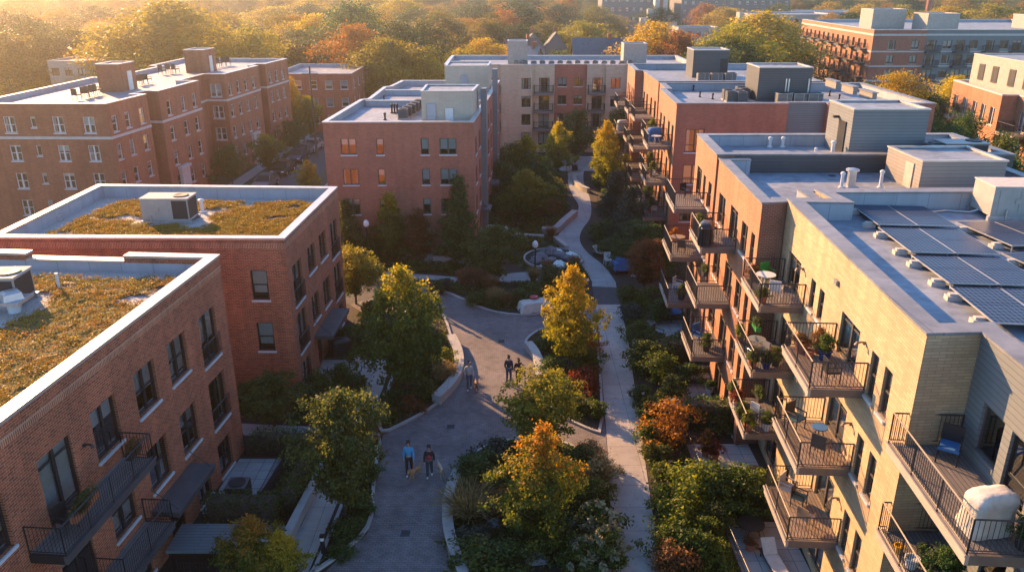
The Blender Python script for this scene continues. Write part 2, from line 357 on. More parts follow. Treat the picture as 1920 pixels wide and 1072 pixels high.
class Bld:
    def __init__(s, name, label, poly, z1, deck, wall='brick_a', cop='coping', pt=.32, cat='building', copt=.10, ground=0.0, group=None):
        s.poly = [tuple(p) for p in poly]; s.z1 = z1; s.deck = deck; s.wallm = wall; s.cop = cop; s.pt = pt; s.copt = copt; s.ground = ground
        cx = sum(p[0] for p in poly)/len(poly); cy = sum(p[1] for p in poly)/len(poly)
        s.root = thing(name, label, cat, (cx, cy, ground), 0, group)
        s.ops = {}; s.emat = {}; s.wm = [wall]
    def edge(s, i):
        p0, p1 = Vector(s.poly[i]), Vector(s.poly[(i+1) % len(s.poly)])
        e = (p1-p0); L = e.length; return p0, e/L, L
    def add(s, i, u0, u1, z0, z1, style='dh2', fm='frame_dk', sill='sill', blind=None, rev=False, dep=.16):
        if rev: L = s.edge(i)[2]; u0, u1 = L-u1, L-u0
        s.ops.setdefault(i, []).append((u0, u1, z0, z1)); s.window(i, u0, u1, z0, z1, style, fm, sill, blind, dep)
    def window(s, i, u0, u1, z0, z1, style, fm, sill, blind, dep):
        p0, e, L = s.edge(i); w, h = round(u1-u0, 2), round(z1-z0, 2); c = p0+e*((u0+u1)/2)
        rz = math.atan2(e.y, e.x); loc = (c.x-s.root.location.x, c.y-s.root.location.y, z0-s.ground)
        isdoor = style.startswith('door')
        me = cached(('w', style, w, h, fm, dep), lambda: win_mesh(style, w, h, fm, dep))
        f = put('glazed_door' if isdoor else 'window', me, s.root, loc, rz)
        def pane():
            mb = MB(); mb.q([(-w/2+.03, dep-.035, .03), (w/2-.03, dep-.035, .03), (w/2-.03, dep-.035, h-.03), (-w/2+.03, dep-.035, h-.03)]); return mb.mesh('pane', ['glass'])
        put('pane', cached(('p', w, h, dep), pane), f)
        if sill:
            def sl():
                mb = MB(); mb.box(-w/2-.06, -.07, -.11, w/2+.06, dep-.08, -.004); return mb.mesh('sill', [sill])
            put('sill', cached(('s', w, sill, dep), sl), f)
        k = rnd.random() if blind is None else blind
        if k > .22:
            fr = round((k-.3)/.7*.8+.2, 1); side = rnd.random() < .35
            def bl():
                mb = MB()
                if side and style not in ('dh1', 'plain1', 'door1'):
                    for x0, x1 in ((-w/2+.04, -w/2+.04+w*.24*fr), (w/2-.04-w*.24*fr, w/2-.04)):
                        n = 5
                        for q in range(n):
                            xa, xb = x0+(x1-x0)*q/n, x0+(x1-x0)*(q+1)/n
                            ya, yb = dep+.1+.05*(q % 2), dep+.1+.05*((q+1) % 2)
                            mb.q([(xa,ya,.05),(xb,yb,.05),(xb,yb,h-.06),(xa,ya,h-.06)])
                else: mb.box(-w/2+.05, dep+.06, h-.05-(h-.1)*fr, w/2-.05, dep+.075, h-.05)
                return mb.mesh('blind', ['curtain'])
            put('blind', cached(('b', w, h, dep, fr, side), bl), f)
        return f
    def grid(s, i, us, zs, w, h, style='dh2', fm='frame_dk', **kw):
        for z in zs:
            for u in us: s.add(i, u-w/2, u+w/2, z-h, z, style, fm, **kw)
    def finish(s, coping=True, roof='membrane', bands=(), inner='para', reveal_m=None):
        mb = MB(); n = len(s.poly); mats = [s.wallm]
        for i in range(n):
            p0, e, L = s.edge(i); nn = Vector((e.y, -e.x)); mname = s.emat.get(i, s.wallm)
            if mname not in mats: mats.append(mname)
            mi = mats.index(mname); ops = s.ops.get(i, [])
            us = sorted({0.0, L, *[o[0] for o in ops], *[o[1] for o in ops]}); zs = sorted({s.ground, s.z1, *[o[2] for o in ops], *[o[3] for o in ops]})
            def P(u, z, d=0): w = p0+e*u-nn*d; return (w.x, w.y, z)
            for a in range(len(us)-1):
                um = (us[a]+us[a+1])/2; run = None
                for b in range(len(zs)-1):
                    zm = (zs[b]+zs[b+1])/2
                    solid = not any(o[0] < um < o[1] and o[2] < zm < o[3] for o in ops)
                    if solid:
                        if run is None: run = zs[b]
                        end = zs[b+1]
                    if run is not None and (not solid or b == len(zs)-2):
                        mb.q([P(us[a],run),P(us[a+1],run),P(us[a+1],end),P(us[a],end)], mi); run = None
            for (u0, u1, z0, z1) in ops:
                d = .17
                mb.q([P(u0,z0),P(u0,z0,d),P(u0,z1,d),P(u0,z1)][::-1], mi); mb.q([P(u1,z0),P(u1,z0,d),P(u1,z1,d),P(u1,z1)], mi)
                mb.q([P(u0,z1),P(u1,z1),P(u1,z1,d),P(u0,z1,d)][::-1], mi); mb.q([P(u0,z0),P(u1,z0),P(u1,z0,d),P(u0,z0,d)], mi)
        s.wall = mb.build('wall', mats, s.root)
        inn = offset(s.poly, s.pt); rb = MB()
        rb.q([(*p, s.deck) for p in inn], 0)
        for i in range(n):
            j = (i+1) % n; rb.q([(*inn[j],s.deck),(*inn[i],s.deck),(*inn[i],s.z1),(*inn[j],s.z1)], 1)
        s.roof = rb.build('roof', [roof, inner], s.root)
        if coping:
            cb = MB(); ring(cb, s.poly, .05, s.pt+.03, s.z1, s.z1+s.copt); cb.build('coping', [s.cop], s.root)
        for z0, z1, m, proud in bands:
            bb = MB(); ring(bb, s.poly, proud, -.001, z0, z1); bb.build('string_course', [m], s.root)
        s.inn = inn
        return s
    def part(s, name, mb, mats, parent=None, label=None, smooth=False):
        o = mb.build(name, mats, parent or s.root, smooth)
        if label: o['label'] = label
        return o
    def balcony(s, i, u0, u1, z, depth=1.5, th=.3, rail='rail', beam='beam', deck='deck_grey', rh=1.05, fascia='beam_lt', sides=True, rev=False):
        if rev: L = s.edge(i)[2]; u0, u1 = L-u1, L-u0
        p0, e, L = s.edge(i); c = p0+e*((u0+u1)/2); w = round(u1-u0, 2); rz = math.atan2(e.y, e.x)
        loc = (c.x-s.root.location.x, c.y-s.root.location.y, z-s.ground)
        def slab():
            mb = MB(); d = depth
            mb.box(-w/2+.02, -d+.02, -th+.03, w/2-.02, -.003, -.05, 0)
            mb.box(-w/2, -d-.0, -th, w/2, -d+.1, 0.0, 1)
            mb.box(-w/2, -d+.1, -th, -w/2+.1, -.004, 0, 0); mb.box(w/2-.1, -d+.1, -th, w/2, -.004, 0, 0)
            mb.box(-w/2-.04, -d-.05, -.04, w/2+.04, -d-.001, .03, 1)
            return mb.mesh('balcony', [beam, fascia])
        b = put('balcony', cached(('bs', w, depth, th, beam, fascia), slab), s.root, loc, rz)
        def dk():
            mb = MB()
            mb.box(-w/2+.11, -depth+.11, -.045, w/2-.11, -.01, .012); return mb.mesh('decking', [deck])
        put('decking', cached(('bd', w, depth, deck), dk), b)
        def rl():
            mb = MB(); d = depth; y = -d+.04; hw = w/2-.04
            def side(x0, y0, x1, y1):
                L2 = math.hypot(x1-x0, y1-y0)
                mb.tube([(x0,y0,rh),(x1,y1,rh)], .03, 4); mb.tube([(x0,y0,.12),(x1,y1,.12)], .02, 4)
                n = max(2, int(L2/.125))
                for k in range(1, n):
                    t = k/n; x, yy = x0+(x1-x0)*t, y0+(y1-y0)*t; mb.tube([(x,yy,.12),(x,yy,rh)], .011, 4, cap=False)
                n2 = max(1, int(L2/1.6+.5))
                for k in range(n2+1):
                    t = k/n2; x, yy = x0+(x1-x0)*t, y0+(y1-y0)*t; mb.tube([(x,yy,.0),(x,yy,rh+.01)], .028, 4)
            side(-hw, y, hw, y)
            if sides: side(-hw, -.03, -hw, y); side(hw, y, hw, -.03)
            return mb.mesh('railing', [rail])
        put('railing', cached(('br', w, depth, rail, rh, sides), rl), b)
        return b
    def juliet(s, i, u0, u1, z, h=1.0, rev=False, rail='rail_dk'):
        if rev: L = s.edge(i)[2]; u0, u1 = L-u1, L-u0
        p0, e, L = s.edge(i); c = p0+e*((u0+u1)/2); w = round(u1-u0, 2); rz = math.atan2(e.y, e.x)
        def rl():
            mb = MB(); hw = w/2
            mb.tube([(-hw,-.08,h),(hw,-.08,h)], .025, 4); mb.tube([(-hw,-.08,.08),(hw,-.08,.08)], .02, 4)
            n = int(w/.11)
            for k in range(n+1): x = -hw+w*k/n; mb.tube([(x,-.08,.08),(x,-.08,h)], .011, 4, cap=False)
            for x in (-hw, hw):
                for zz in (.08, h): mb.tube([(x,-.08,zz),(x,0,zz)], .02, 4)
            return mb.mesh('juliet_railing', [rail])
        return put('juliet_railing', cached(('ju', w, h, rail), rl), s.root, (c.x-s.root.location.x, c.y-s.root.location.y, z-s.ground), rz)
    def penthouse(s, poly, z0, z1, wall, cop='coping', emat=None):
        mb = MB(); ms = [wall] + ([m for m in (emat or {}).values()])
        n = len(poly)
        for k in range(n):
            j = (k+1) % n; mi = ms.index(emat[k]) if emat and k in emat else 0
            mb.q([(*poly[k],z0),(*poly[j],z0),(*poly[j],z1),(*poly[k],z1)], mi)
        o = s.part('penthouse', mb, ms)
        inn = offset(poly, .15); tb = MB()
        tb.q([(*p, z1-.06) for p in inn], 0)
        for k in range(n):
            j = (k+1) % n; tb.q([(*inn[j],z1-.06),(*inn[k],z1-.06),(*inn[k],z1),(*inn[j],z1)], 0)
        t = tb.mesh('roof_top', ['membrane'], s.root.location); put('roof_top', t, o)
        cb = MB(); ring(cb, poly, .05, .18, z1, z1+.09)
        put('coping', cb.mesh('coping', [cop], s.root.location), o)
        return o
    def sub(s, name, mb, mats, part): return put(name, mb.mesh(name, mats if isinstance(mats, list) else [mats], s.root.location), part)
SKY, SUN, EXPO, HDEN, HANI, HTOP, DEBUG = .125, 5.0, 1.66, .00055, .87, 46.0, 0
# ================================================================ BUILDINGS
M['soldier'] = brick_mat('soldier course', (.46,.135,.05), (.29,.075,.028), (.55,.38,.26), .092, .31, .014)
def strip(mb, p0, p1, t, z0, z1, m=0, out=0.0, ext=0.0):
    p0, p1 = Vector(p0), Vector(p1); e = (p1-p0).normalized(); n = Vector((-e.y, e.x))
    a, b = p0-e*ext, p1+e*ext
    mb.prism([tuple(a-n*out), tuple(b-n*out), tuple(b+n*t), tuple(a+n*t)], z0, z1, m)
# ---- A: nearest red brick block, bottom left
A = Bld('apartment_block', 'nearest red brick block with planted roof, filling the lower left corner', [(-16.05,10),(-14.1,36.49),(-34,37.9),(-34,10)], 10.45, 9.95, 'brick_a', pt=.45)
LA = A.edge(0)[2]
for u0, u1, z0, z1 in [(1.2,2.95,6.2,8.7),(4.3,5.95,6.85,8.75),(7.05,8.7,6.85,8.75),(10.0,11.65,6.75,8.75),(16.3,18.0,6.85,8.75),
                       (1.15,2.9,2.85,5.3),(4.3,5.9,3.3,5.3),(7.1,8.75,3.35,5.3),(9.95,11.6,3.2,5.25),(16.3,18.0,3.3,5.3),
                       (1.4,2.9,.15,1.95),(4.0,5.3,.15,1.85),(9.6,11.3,.3,1.95),(12.8,14.5,.3,1.95)]:
    A.add(0, u0, u1, z0, z1, 'cas2' if z1-z0 > 2.2 else 'dh2', rev=True, blind=.42+.5*rnd.random(), dep=.2)
A.add(0, 12.85, 14.65, 6.15, 8.72, 'door2', rev=True, sill=None, blind=.9)
A.add(0, 12.85, 14.65, 2.85, 5.3, 'door2', rev=True, sill=None, blind=.5)
A.add(0, 6.6, 7.9, .05, 2.25, 'door1', rev=True, sill=None, blind=.1)
A.juliet(0, 1.15, 3.0, 6.3, rev=True); A.juliet(0, 1.1, 2.95, 2.95, rev=True)
A.finish(coping=False, roof='gravel', bands=[(10.0,10.3,'soldier',.014)])
p0, e, L = A.edge(0); F = Vector(A.poly[1]); e1 = A.edge(1)[1]
pb, cb = MB(), MB()
strip(pb, A.poly[0], A.poly[1], .45, 10.45, 10.72, 0); strip(cb, A.poly[0], A.poly[1], .50, 10.72, 10.83, 0, out=.06, ext=.06)
for a, b, hi in ((.45, 4.5, 1), (9.4, 19.9, 1), (4.5, 9.4, 0)):
    q0, q1 = F+e1*a, F+e1*b
    if hi: strip(pb, q0, q1, .45, 10.45, 10.72)
    strip(cb, q0+(e1*.05 if a < 1 else e1*0), q1, .50, 10.72 if hi else 10.45, 10.83 if hi else 10.55, out=.06, ext=0 if a < 1 or not hi else .05)
A.part('parapet', pb, ['brick_a']); A.part('coping', cb, ['coping'])
# facade balconies of A
A.balcony(0, 10.2, 15.9, 6.12, depth=1.25, rail='rail_dk', beam='frame_dk', fascia='coping_dk', deck='deck_grey', rev=True)
A.balcony(0, 9.6, 13.2, 2.72, depth=1.2, rail='rail_dk', beam='frame_dk', fascia='coping_dk', deck='deck_grey', rev=True)
def awning(b, i, u0, u1, z, depth, rev=False):
    if rev: L = b.edge(i)[2]; u0, u1 = L-u1, L-u0
    p0, e, L = b.edge(i); n = Vector((e.y, -e.x)); mb = MB()
    a, c = p0+e*u0, p0+e*u1
    mb.prism([tuple(a+n*.002), tuple(a+n*depth), tuple(c+n*depth), tuple(c+n*.002)], z-.22, z, 0)
    mb.prism([tuple(a+n*.002-e*.04), tuple(a+n*(depth+.04)-e*.04), tuple(c+n*(depth+.04)+e*.04), tuple(c+n*.002+e*.04)], z, z+.05, 0)
    o = b.part('door_canopy', mb, ['coping_dk'])
    for uu in (u0+.2, u1-.2):
        r = MB(); w0 = p0+e*uu; w1 = w0+n*(depth-.1)
        r.tube([(w0.x,w0.y,z+.95),(w1.x,w1.y,z+.04)], .018, 5); b.sub('tie_rod', r, 'rail_dk', o)
    return o
awning(A, 0, 5.6, 9.1, 2.75, 1.15, rev=True)
def wall_light(b, i, u, z, m='frame_dk'):
    p0, e, L = b.edge(i); n = Vector((e.y, -e.x)); w = p0+e*u; mb = MB()
    mb.tube([tuple((*(w+n*.003),z)), tuple((*(w+n*.09),z))], .07, 8); mb.tube([tuple((*(w+n*.09),z+.05)), tuple((*(w+n*.30),z+.02)), tuple((*(w+n*.34),z-.08))], [.03,.05,.075], 8)
    b.part('wall_light', mb, [m])
for u in (LA-12.3, LA-9.2): wall_light(A, 0, u, 7.9 if u < LA-10 else 2.0)
# ---- B: second red brick block with planted roof
B = Bld('apartment_block', 'red brick block with planted roof, between the nearest block and the plum block', [(-28.9,42.3),(-12.53,42.07),(-12.06,53.97),(-28.87,54.7)], 9.8, 9.05, 'brick_a', pt=.42, copt=.12)
for u0, u1, z0, z1, st in [(.8,2.6,5.5,7.95,'cas2'),(3.85,5.5,6.35,8.0,'dh2'),(6.55,8.2,6.25,8.0,'dh2'),(9.25,11.1,5.5,7.95,'cas2'),
                       (.8,2.6,2.5,4.95,'cas2'),(3.8,5.45,3.1,4.85,'dh2'),(6.55,8.2,3.0,4.85,'dh2'),(9.35,11.2,2.4,4.85,'cas2'),(.85,2.6,.1,1.8,'dh2'),(9.4,10.9,.2,1.8,'dh2')]:
    B.add(1, u0, u1, z0, z1, st, blind=.3+.5*rnd.random(), dep=.2)
for z in (5.55, 2.55): B.juliet(1, .75, 2.65, z); B.juliet(1, 9.25, 11.2, z)
B.add(1, 4.3, 5.3, .02, 2.05, 'door1', sill=None, blind=.1); B.add(1, 6.6, 7.6, .02, 2.05, 'door1', sill=None, blind=.1)
for z0, z1 in ((6.25,8.03),(3.08,4.85),(.0+.1,1.65)): B.add(0, 14.25, 15.2, z0, z1, 'dh1', blind=.8)
for z0, z1 in ((6.25,8.03),(3.08,4.85)): B.add(0, 7.2, 8.15, z0, z1, 'dh1', blind=.8)
B.finish(roof='gravel', bands=[(9.3,9.61,'soldier',.014)])
awning(B, 1, 3.7, 8.2, 2.35, 1.15)
# ---- C: plum brick block across the side drive
Cb = Bld('apartment_block', 'plum brick block with pale grey stair towers, facing the viewer left of the courtyard', [(-16,68.0),(-3.25,68.2),(-1.5,99.0),(-13.3,99.0),(-13.9,93.2),(-14.5,92.6),(-14.6,82.6),(-15.3,82.0)], 12.0, 11.45, 'brick_c', pt=.35, copt=.09)
for zt in (10.68, 8.05, 5.42, 2.8):
    for u0, u1, st in ((1.4,2.72,'plain2'),(4.42,5.05,'plain1'),(8.22,8.9,'plain1'),(9.82,11.25,'plain2')):
        Cb.add(0, u0, u1, zt-1.4, zt, st, fm='frame_br', blind=.75 if u0 in (8.22, 9.82) and zt > 8 else .5)
for k in range(9):
    for zt in (10.5, 7.9, 5.3, 2.7):
        if k in (2, 6): continue
        Cb.add(1, 1.2+k*3.2, 2.5+k*3.2, zt-1.55, zt, 'plain2', fm='frame_br')
Cb.finish()
for k, u in enumerate((6.6, 8.0, 20.2)):
    p0, e, L = Cb.edge(1); n = Vector((e.y,-e.x)); w = p0+e*u; mb = MB(); w2 = w+e*1.1
    if k != 1: mb.prism([tuple(w-n*.01), tuple(w+n*.5), tuple(w2+n*.5), tuple(w2-n*.01)][::1], 0, 14.0 if k == 0 else 14.4, 0); Cb.part('pilaster', mb, ['siding'])
for u in (5.0, 15.5, 18.8, 25): awning(Cb, 1, u, u+1.9, 3.0, .9)
for y in (81.6, 90.0):
    xl, xr = (-15.0, -2.4) if y < 85 else (-14.3, -1.9)
    mb = MB(); mb.box(xl+.35, y, 11.455, xr-.4, y+.3, 11.95, 0); fw = Cb.part('firewall', mb, ['para']); cm = MB(); cm.box(xl+.3, y-.06, 11.95, xr-.38, y+.36, 12.03); Cb.sub('coping', cm, 'coping', fw)
ph = Cb.penthouse([(-8.0,71.7),(-3.45,71.8),(-3.1,76.5),(-8.0,76.5)], 11.455, 14.1, 'brick_ltgrey')
mb = MB(); mb.box(-7.55,71.55,11.5,-6.75,71.68,13.1,0); Cb.sub('louvre', mb, 'para', ph); mb = MB(); mb.box(-5.9,71.6,11.5,-5.2,71.69,12.7,0); Cb.sub('door', mb, 'white_pipe', ph)
ph = Cb.penthouse([(-7.3,90.6),(-2.6,90.6),(-2.4,95.5),(-7.3,95.5)], 11.455, 14.5, 'brick_ltgrey')
mb = MB(); mb.box(-5.6,90.45,11.5,-4.9,90.58,13.6,0); Cb.sub('louvre', mb, 'para', ph)
# ---- D: block closing the courtyard
D = Bld('apartment_block', 'wide beige block with a red brick centre bay closing the far end of the courtyard', [(-9.5,116),(-1.6,116),(-1.6,115.6),(2.9,115.6),(2.9,116),(6,116),(6,116.4),(10.6,116.4),(10.6,116),(13.2,116),(13.2,115.6),(15.8,115.6),(15.8,116),(26,116),(26,131),(-9.5,131)], 12.3, 11.8, 'brick_beige', pt=.4, cop='coping')
D.emat[6] = 'brick_c'
HD = (10.55, 8.05, 5.52, 2.95)
for zt in HD:
    D.add(2, 2.95, 4.25, zt-1.55, zt, 'cas2', fm='frame_br')           # x 1.35..2.65
    D.add(4, .9, 2.4, zt-1.95, zt, 'door2', fm='frame_br', sill=None)    # x 3.9..5.3
    for u in (.5, 2.8): D.add(6, u, u+1.25, zt-1.25, zt, 'plain2', fm='frame_br')
    D.add(8, .75, 2.2, zt-1.95, zt, 'door2', fm='frame_br', sill=None)
    D.add(10, .75, 2.1, zt-1.5, zt, 'cas2', fm='frame_br')
    D.add(12, 1.0, 2.4, zt-1.95, zt, 'door2', fm='frame_br', sill=None); D.add(12, 5, 6.3, zt-1.5, zt, 'cas2', fm='frame_br')
    D.add(0, 6.2, 7.6, zt-1.95, zt, 'door2', fm='frame_br', sill=None); D.add(0, 2.2, 3.5, zt-1.5, zt, 'cas2', fm='frame_br')
    if zt > 4:
        for i, u0, u1 in ((4,.2,2.95),(8,.15,2.55),(12,.6,2.9),(0,5.8,7.85)): D.balcony(i, u0, u1, zt-1.97, depth=1.3, rail='rail_dk', beam='frame_dk', fascia='siding', rh=1.0)
D.finish()
for x0, x1, y0, y1, z1 in ((-.6,2.2,118.5,121,15.3),(16.0,19.3,119,122,14.9)):
    D.penthouse([(x0,y0),(x1,y0),(x1,y1),(x0,y1)], 11.805, z1, 'tower')
# ---- FL: long old brown brick block, upper left
fp = [(-50.5,75.6),(-37.7,75.4),(-36.95,82.4),(-38.3,82.6),(-38.1,84.9),(-36.75,84.8),(-36.1,94.4),(-38.3,94.6),(-38.0,101.5),(-35.5,101.4),(-34.55,112.4),(-35.6,112.6),(-35.5,114.7),(-34.3,114.6),(-33.4,123),(-49,124),(-49.2,112),(-47.5,111.8),(-48,98),(-50,97.8)]
FL = Bld('apartment_block', 'long old brown brick block with staggered bays and white windows at upper left', fp, 12.5, 12.05, 'brick_f', pt=.35, cop='coping', copt=.08)
HF = (11.35, 8.68, 6.0, 3.35)
FL.grid(0, (3.4,8.0,10.9), HF, 1.1, 1.5, 'dh2', 'frame_wh'); FL.grid(0, (5.65,), HF, .5, 1.0, 'plain1', 'frame_wh')
FL.grid(1, (.95,3.15,5.7), HF, .85, 1.5, 'dh1', 'frame_wh'); FL.grid(5, (1.9,5.2,8.0), HF, .95, 1.55, 'dh1', 'frame_wh')
FL.grid(8, (1.25,), HF, 1.4, 1.55, 'dh2', 'frame_wh'); FL.grid(9, (1.3,3.8,6.3,8.9), HF, .9, 1.5, 'dh1', 'frame_wh')
FL.grid(13, (1.5,3.8,6.2), HF, .9, 1.5, 'dh1', 'frame_wh'); FL.grid(3, (1.1,), HF, .8, 1.5, 'dh1', 'frame_wh')
FL.finish(bands=[(9.25,9.5,'stone',.05)])
for poly, z1 in (([(-44.4,88),(-41.9,87.9),(-41.7,91.2),(-44.2,91.3)], 14.9), ([(-42.5,107.5),(-39.9,107.4),(-39.7,111),(-42.3,111.1)], 14.9)):
    o = FL.penthouse(poly, 12.055, z1, 'brick_f'); mb = MB(); a, b = Vector(poly[1]), Vector(poly[2]); e = (b-a).normalized(); n = Vector((e.y,-e.x)); q = a+e*1.5; r = a+e*2.4
    mb.prism([tuple(q), tuple(q+n*.05), tuple(r+n*.05), tuple(r)], 12.06, 14.1); FL.sub('door', mb, 'frame_wh', o)
p0, e, L = FL.edge(5); n = Vector((e.y,-e.x))
for bi, u in ((5, 2.0), (9, 6.2)):
    p0, e, L = FL.edge(bi); n = Vector((e.y,-e.x)); mb = MB(); a, b = p0+e*u, p0+e*(u+1.9)
    mb.prism([tuple(a+n*.003), tuple(a+n*.35), tuple(b+n*.35), tuple(b+n*.003)], 0, 3.9); mb.prism([tuple(a+n*.003-e*.2), tuple(a+n*.5-e*.2), tuple(b+n*.5+e*.2), tuple(b+n*.003+e*.2)], 3.9, 4.2)
    FL.part('door_surround', mb, ['stone'])
# ---- right hand row: cream brick block, two orange red blocks, far blocks
yp0, yp1 = Vector((12.18,21.35)), Vector((13.16,37.13))
Yb = Bld('apartment_block', 'cream brick block with solar panels on its blue grey roof at the right edge', [(13.85,21.55),(12.18,21.45),(13.16,37.13),(15.3,37.0),(15.1,38.9),(32,39.2),(32,10),(13.1,10)][::-1], 13.35, 12.55, 'brick_y', pt=.62, cop='coping_tan', copt=.09)
# reversed list is CCW: find edges
def find(b, q0, q1):
    for i in range(len(b.poly)):
        a, c = b.poly[i], b.poly[(i+1) % len(b.poly)]
        if math.dist(a, q0) < .05 and math.dist(c, q1) < .05: return i
    raise ValueError((q0, q1))
iy = find(Yb, (13.16,37.13), (12.18,21.45)); isd = find(Yb, (13.85,21.55), (13.1,10)); ifr = find(Yb, (12.18,21.45), (13.85,21.55)); ibk = find(Yb, (15.3,37.0), (13.16,37.13))
Yb.emat[isd] = 'siding'
HY = (11.22, 7.98, 4.73, 1.95)
for k, zt in enumerate(HY):
    fl = zt-(1.95 if k == 3 else 1.6)
    Yb.add(iy, 1.3, 3.3, zt-1.62-.0, zt-.05+.1, 'door2', 'frame_br', sill=None, blind=.6)
    Yb.add(iy, 4.95, 5.6, zt-1.35, zt, 'dh1', 'frame_br', blind=.5); Yb.add(iy, 6.15, 6.8, zt-1.35, zt, 'dh1', 'frame_br', blind=.5)
    Yb.add(iy, 8.95, 10.95, zt-1.6, zt+.12, 'door2', 'frame_br', sill=None, blind=.85)
    Yb.add(iy, 12.2, 12.85, zt-1.72, zt, 'dh1', 'frame_br', blind=.5); Yb.add(iy, 13.4, 14.05, zt-1.72, zt, 'dh1', 'frame_br', blind=.5)
    if k < 3:
        Yb.add(isd, .9, 2.1, zt-1.2, zt+.35, 'plain1', 'frame_br', blind=.2, sill=None); Yb.add(isd, 2.5, 3.7, zt-1.68, zt+.35, 'door1', 'frame_dk', sill=None, blind=.1)
        Yb.add(isd, 4.0, 6.2, zt-1.5, zt+.35, 'plain2', 'frame_br', blind=.5); Yb.add(isd, 7.5, 9.2, zt-1.5, zt+.3, 'plain2', 'frame_br')
Yb.finish()
for k, z in enumerate((9.62, 6.38, 3.13)):
    Yb.balcony(iy, .8, 4.4, z, depth=1.95, deck='deck_grey'); Yb.balcony(iy, 8.6, 12.15, z, depth=1.95, deck='deck')
    Yb.balcony(isd, .05, 5.35, z, depth=2.15 if k == 0 else 1.95, deck='deck_grey')
    for u in (3.75, 11.55): wall_light(Yb, iy, u, z+1.55, 'beam')
mb = MB()
p0, e, L = Yb.edge(iy); n = Vector((e.y,-e.x)); w = p0+e*7.9
mb.prism([tuple(w+n*.003), tuple(w+n*.12), tuple(w+n*.12+e*.3), tuple(w+n*.003+e*.3)], 12.05, 12.25); Yb.part('vent_hood', mb, ['coping_tan'])
# red blocks
R1 = Bld('apartment_block', 'orange red brick block with a small taupe roof hut, just behind the cream brick block', [(11.89,36.92),(13.12,37.1),(13.12,37.35),(15.0,37.2),(14.95,39.1),(28,39.5),(28,47.94),(13.6,47.94),(13.6,47.28),(12.35,47.25)], 13.2, 12.35, 'brick_r', pt=.5, cop='coping_tan', copt=.09)
i1 = find(R1, (12.35,47.25), (11.89,36.92)); R1.emat[0] = 'brick_d'
L1 = R1.edge(i1)[2]
for k, zt in enumerate((11.55, 8.3, 5.05, 1.95)):
    R1.add(i1, L1-6.2, L1-4.4, zt-1.9, zt, 'door2', 'frame_br', sill=None, blind=.5)
    R1.add(i1, L1-3.4, L1-2.1, zt-1.75, zt-.1, 'dh2', 'frame_br'); R1.add(i1, L1-9.4, L1-7.6, zt-1.9, zt-.1, 'cas2', 'frame_br'); R1.add(i1, L1-1.35, L1-.6, zt-1.75, zt-.1, 'dh1', 'frame_br')
R1.finish()
for k, z in enumerate((9.62, 6.38, 3.13)): R1.balcony(i1, L1-7.6, L1-4.2, z, depth=1.9, deck='deck_grey')
R2 = Bld('apartment_block', 'orange red brick block with a large grey sided roof hut, third along the right row', [(12.24,47.35),(13.3,47.4),(30,47.4),(30,54.6),(12.58,54.36)], 13.4, 12.75, 'brick_r', pt=.55, cop='coping_tan', copt=.09)
i2 = find(R2, (12.58,54.36), (12.24,47.35)); R2.emat[0] = 'brick_d'; R2.emat[1] = 'siding_dk'
for k, zt in enumerate((11.55, 8.3, 5.05, 1.95)):
    R2.add(i2, 1.0, 2.7, zt-1.9, zt, 'door2', 'frame_br', sill=None); R2.add(i2, 3.4, 4.2, zt-1.75, zt-.1, 'dh1', 'frame_br'); R2.add(i2, 5.2, 6.2, zt-1.75, zt-.1, 'dh1', 'frame_br')
R2.finish()
for k, z in enumerate((9.62, 6.38, 3.13)): R2.balcony(i2, 1.4, 5.2, z, depth=2.05, deck='deck_grey')
R3 = Bld('apartment_block', 'red brick block with charcoal roof hut and rows of condensers, further up the right row', [(14,69),(23.5,69),(23.5,69.6),(26.9,69.6),(26.9,69),(36,69),(36,84.2),(15.2,84.2),(15.0,79.5),(14.4,79.5)], 13.4, 12.75, 'brick_c', pt=.5, cop='coping_tan', copt=.09)
R3.emat[2] = 'siding'
i3 = find(R3, (14.4,79.5), (14,69)); i3b = find(R3, (15.2,84.2), (15.0,79.5))
R3.emat[i3] = R3.emat[i3b] = 'brick_r'
for z0, z1 in ((9.3,11.3),(6.5,8.2),(3.1,4.9)):
    for u0, u1, st in ((.95,2.55,'cas2'),(5.0,6.1,'plain1'),(7.4,9.1,'plain2')): R3.add(0, u0, u1, z0-(1.6 if u0 > 4 and z0 > 9 else 0)*0, z1 if u0 < 4 else z0+1.0+.0, st, 'frame_br', blind=.9 if u0 < 1 and z0 > 9 else None)
    R3.add(2, .4, 1.4, z0-1.0+1.2, z0+1.2, 'plain1', 'frame_br'); R3.add(2, 2.0, 3.0, z0+.2, z0+1.2, 'plain1', 'frame_br')
for zt in (11.4, 8.15, 4.9, 1.9):
    for u in (1.2, 3.4, 6.4, 8.6): R3.add(i3, u, u+1.1, zt-1.9, zt, 'plain1', 'frame_br', sill=None)
    R3.add(i3b, 1.4, 2.4, zt-1.9, zt, 'plain1', 'frame_br', sill=None)
R3.finish()
for z in (9.55, 6.3, 3.05): R3.balcony(i3, 5.9, 9.2, z, depth=2.1); R3.balcony(i3, .9, 3.9, z, depth=1.7)
R4 = Bld('apartment_block', 'red brick block with charcoal roof hut at the far end of the right row', [(15.1,84.4),(32,84.4),(32,104),(14.6,104),(14.3,95.6),(15.2,95.4)], 13.5, 12.9, 'brick_c', pt=.5, cop='coping_tan', copt=.09)
i4 = find(R4, (14.6,104), (14.3,95.6)); i4b = find(R4, (15.2,95.4), (15.1,84.4)); R4.emat[i4] = R4.emat[i4b] = 'brick_r'
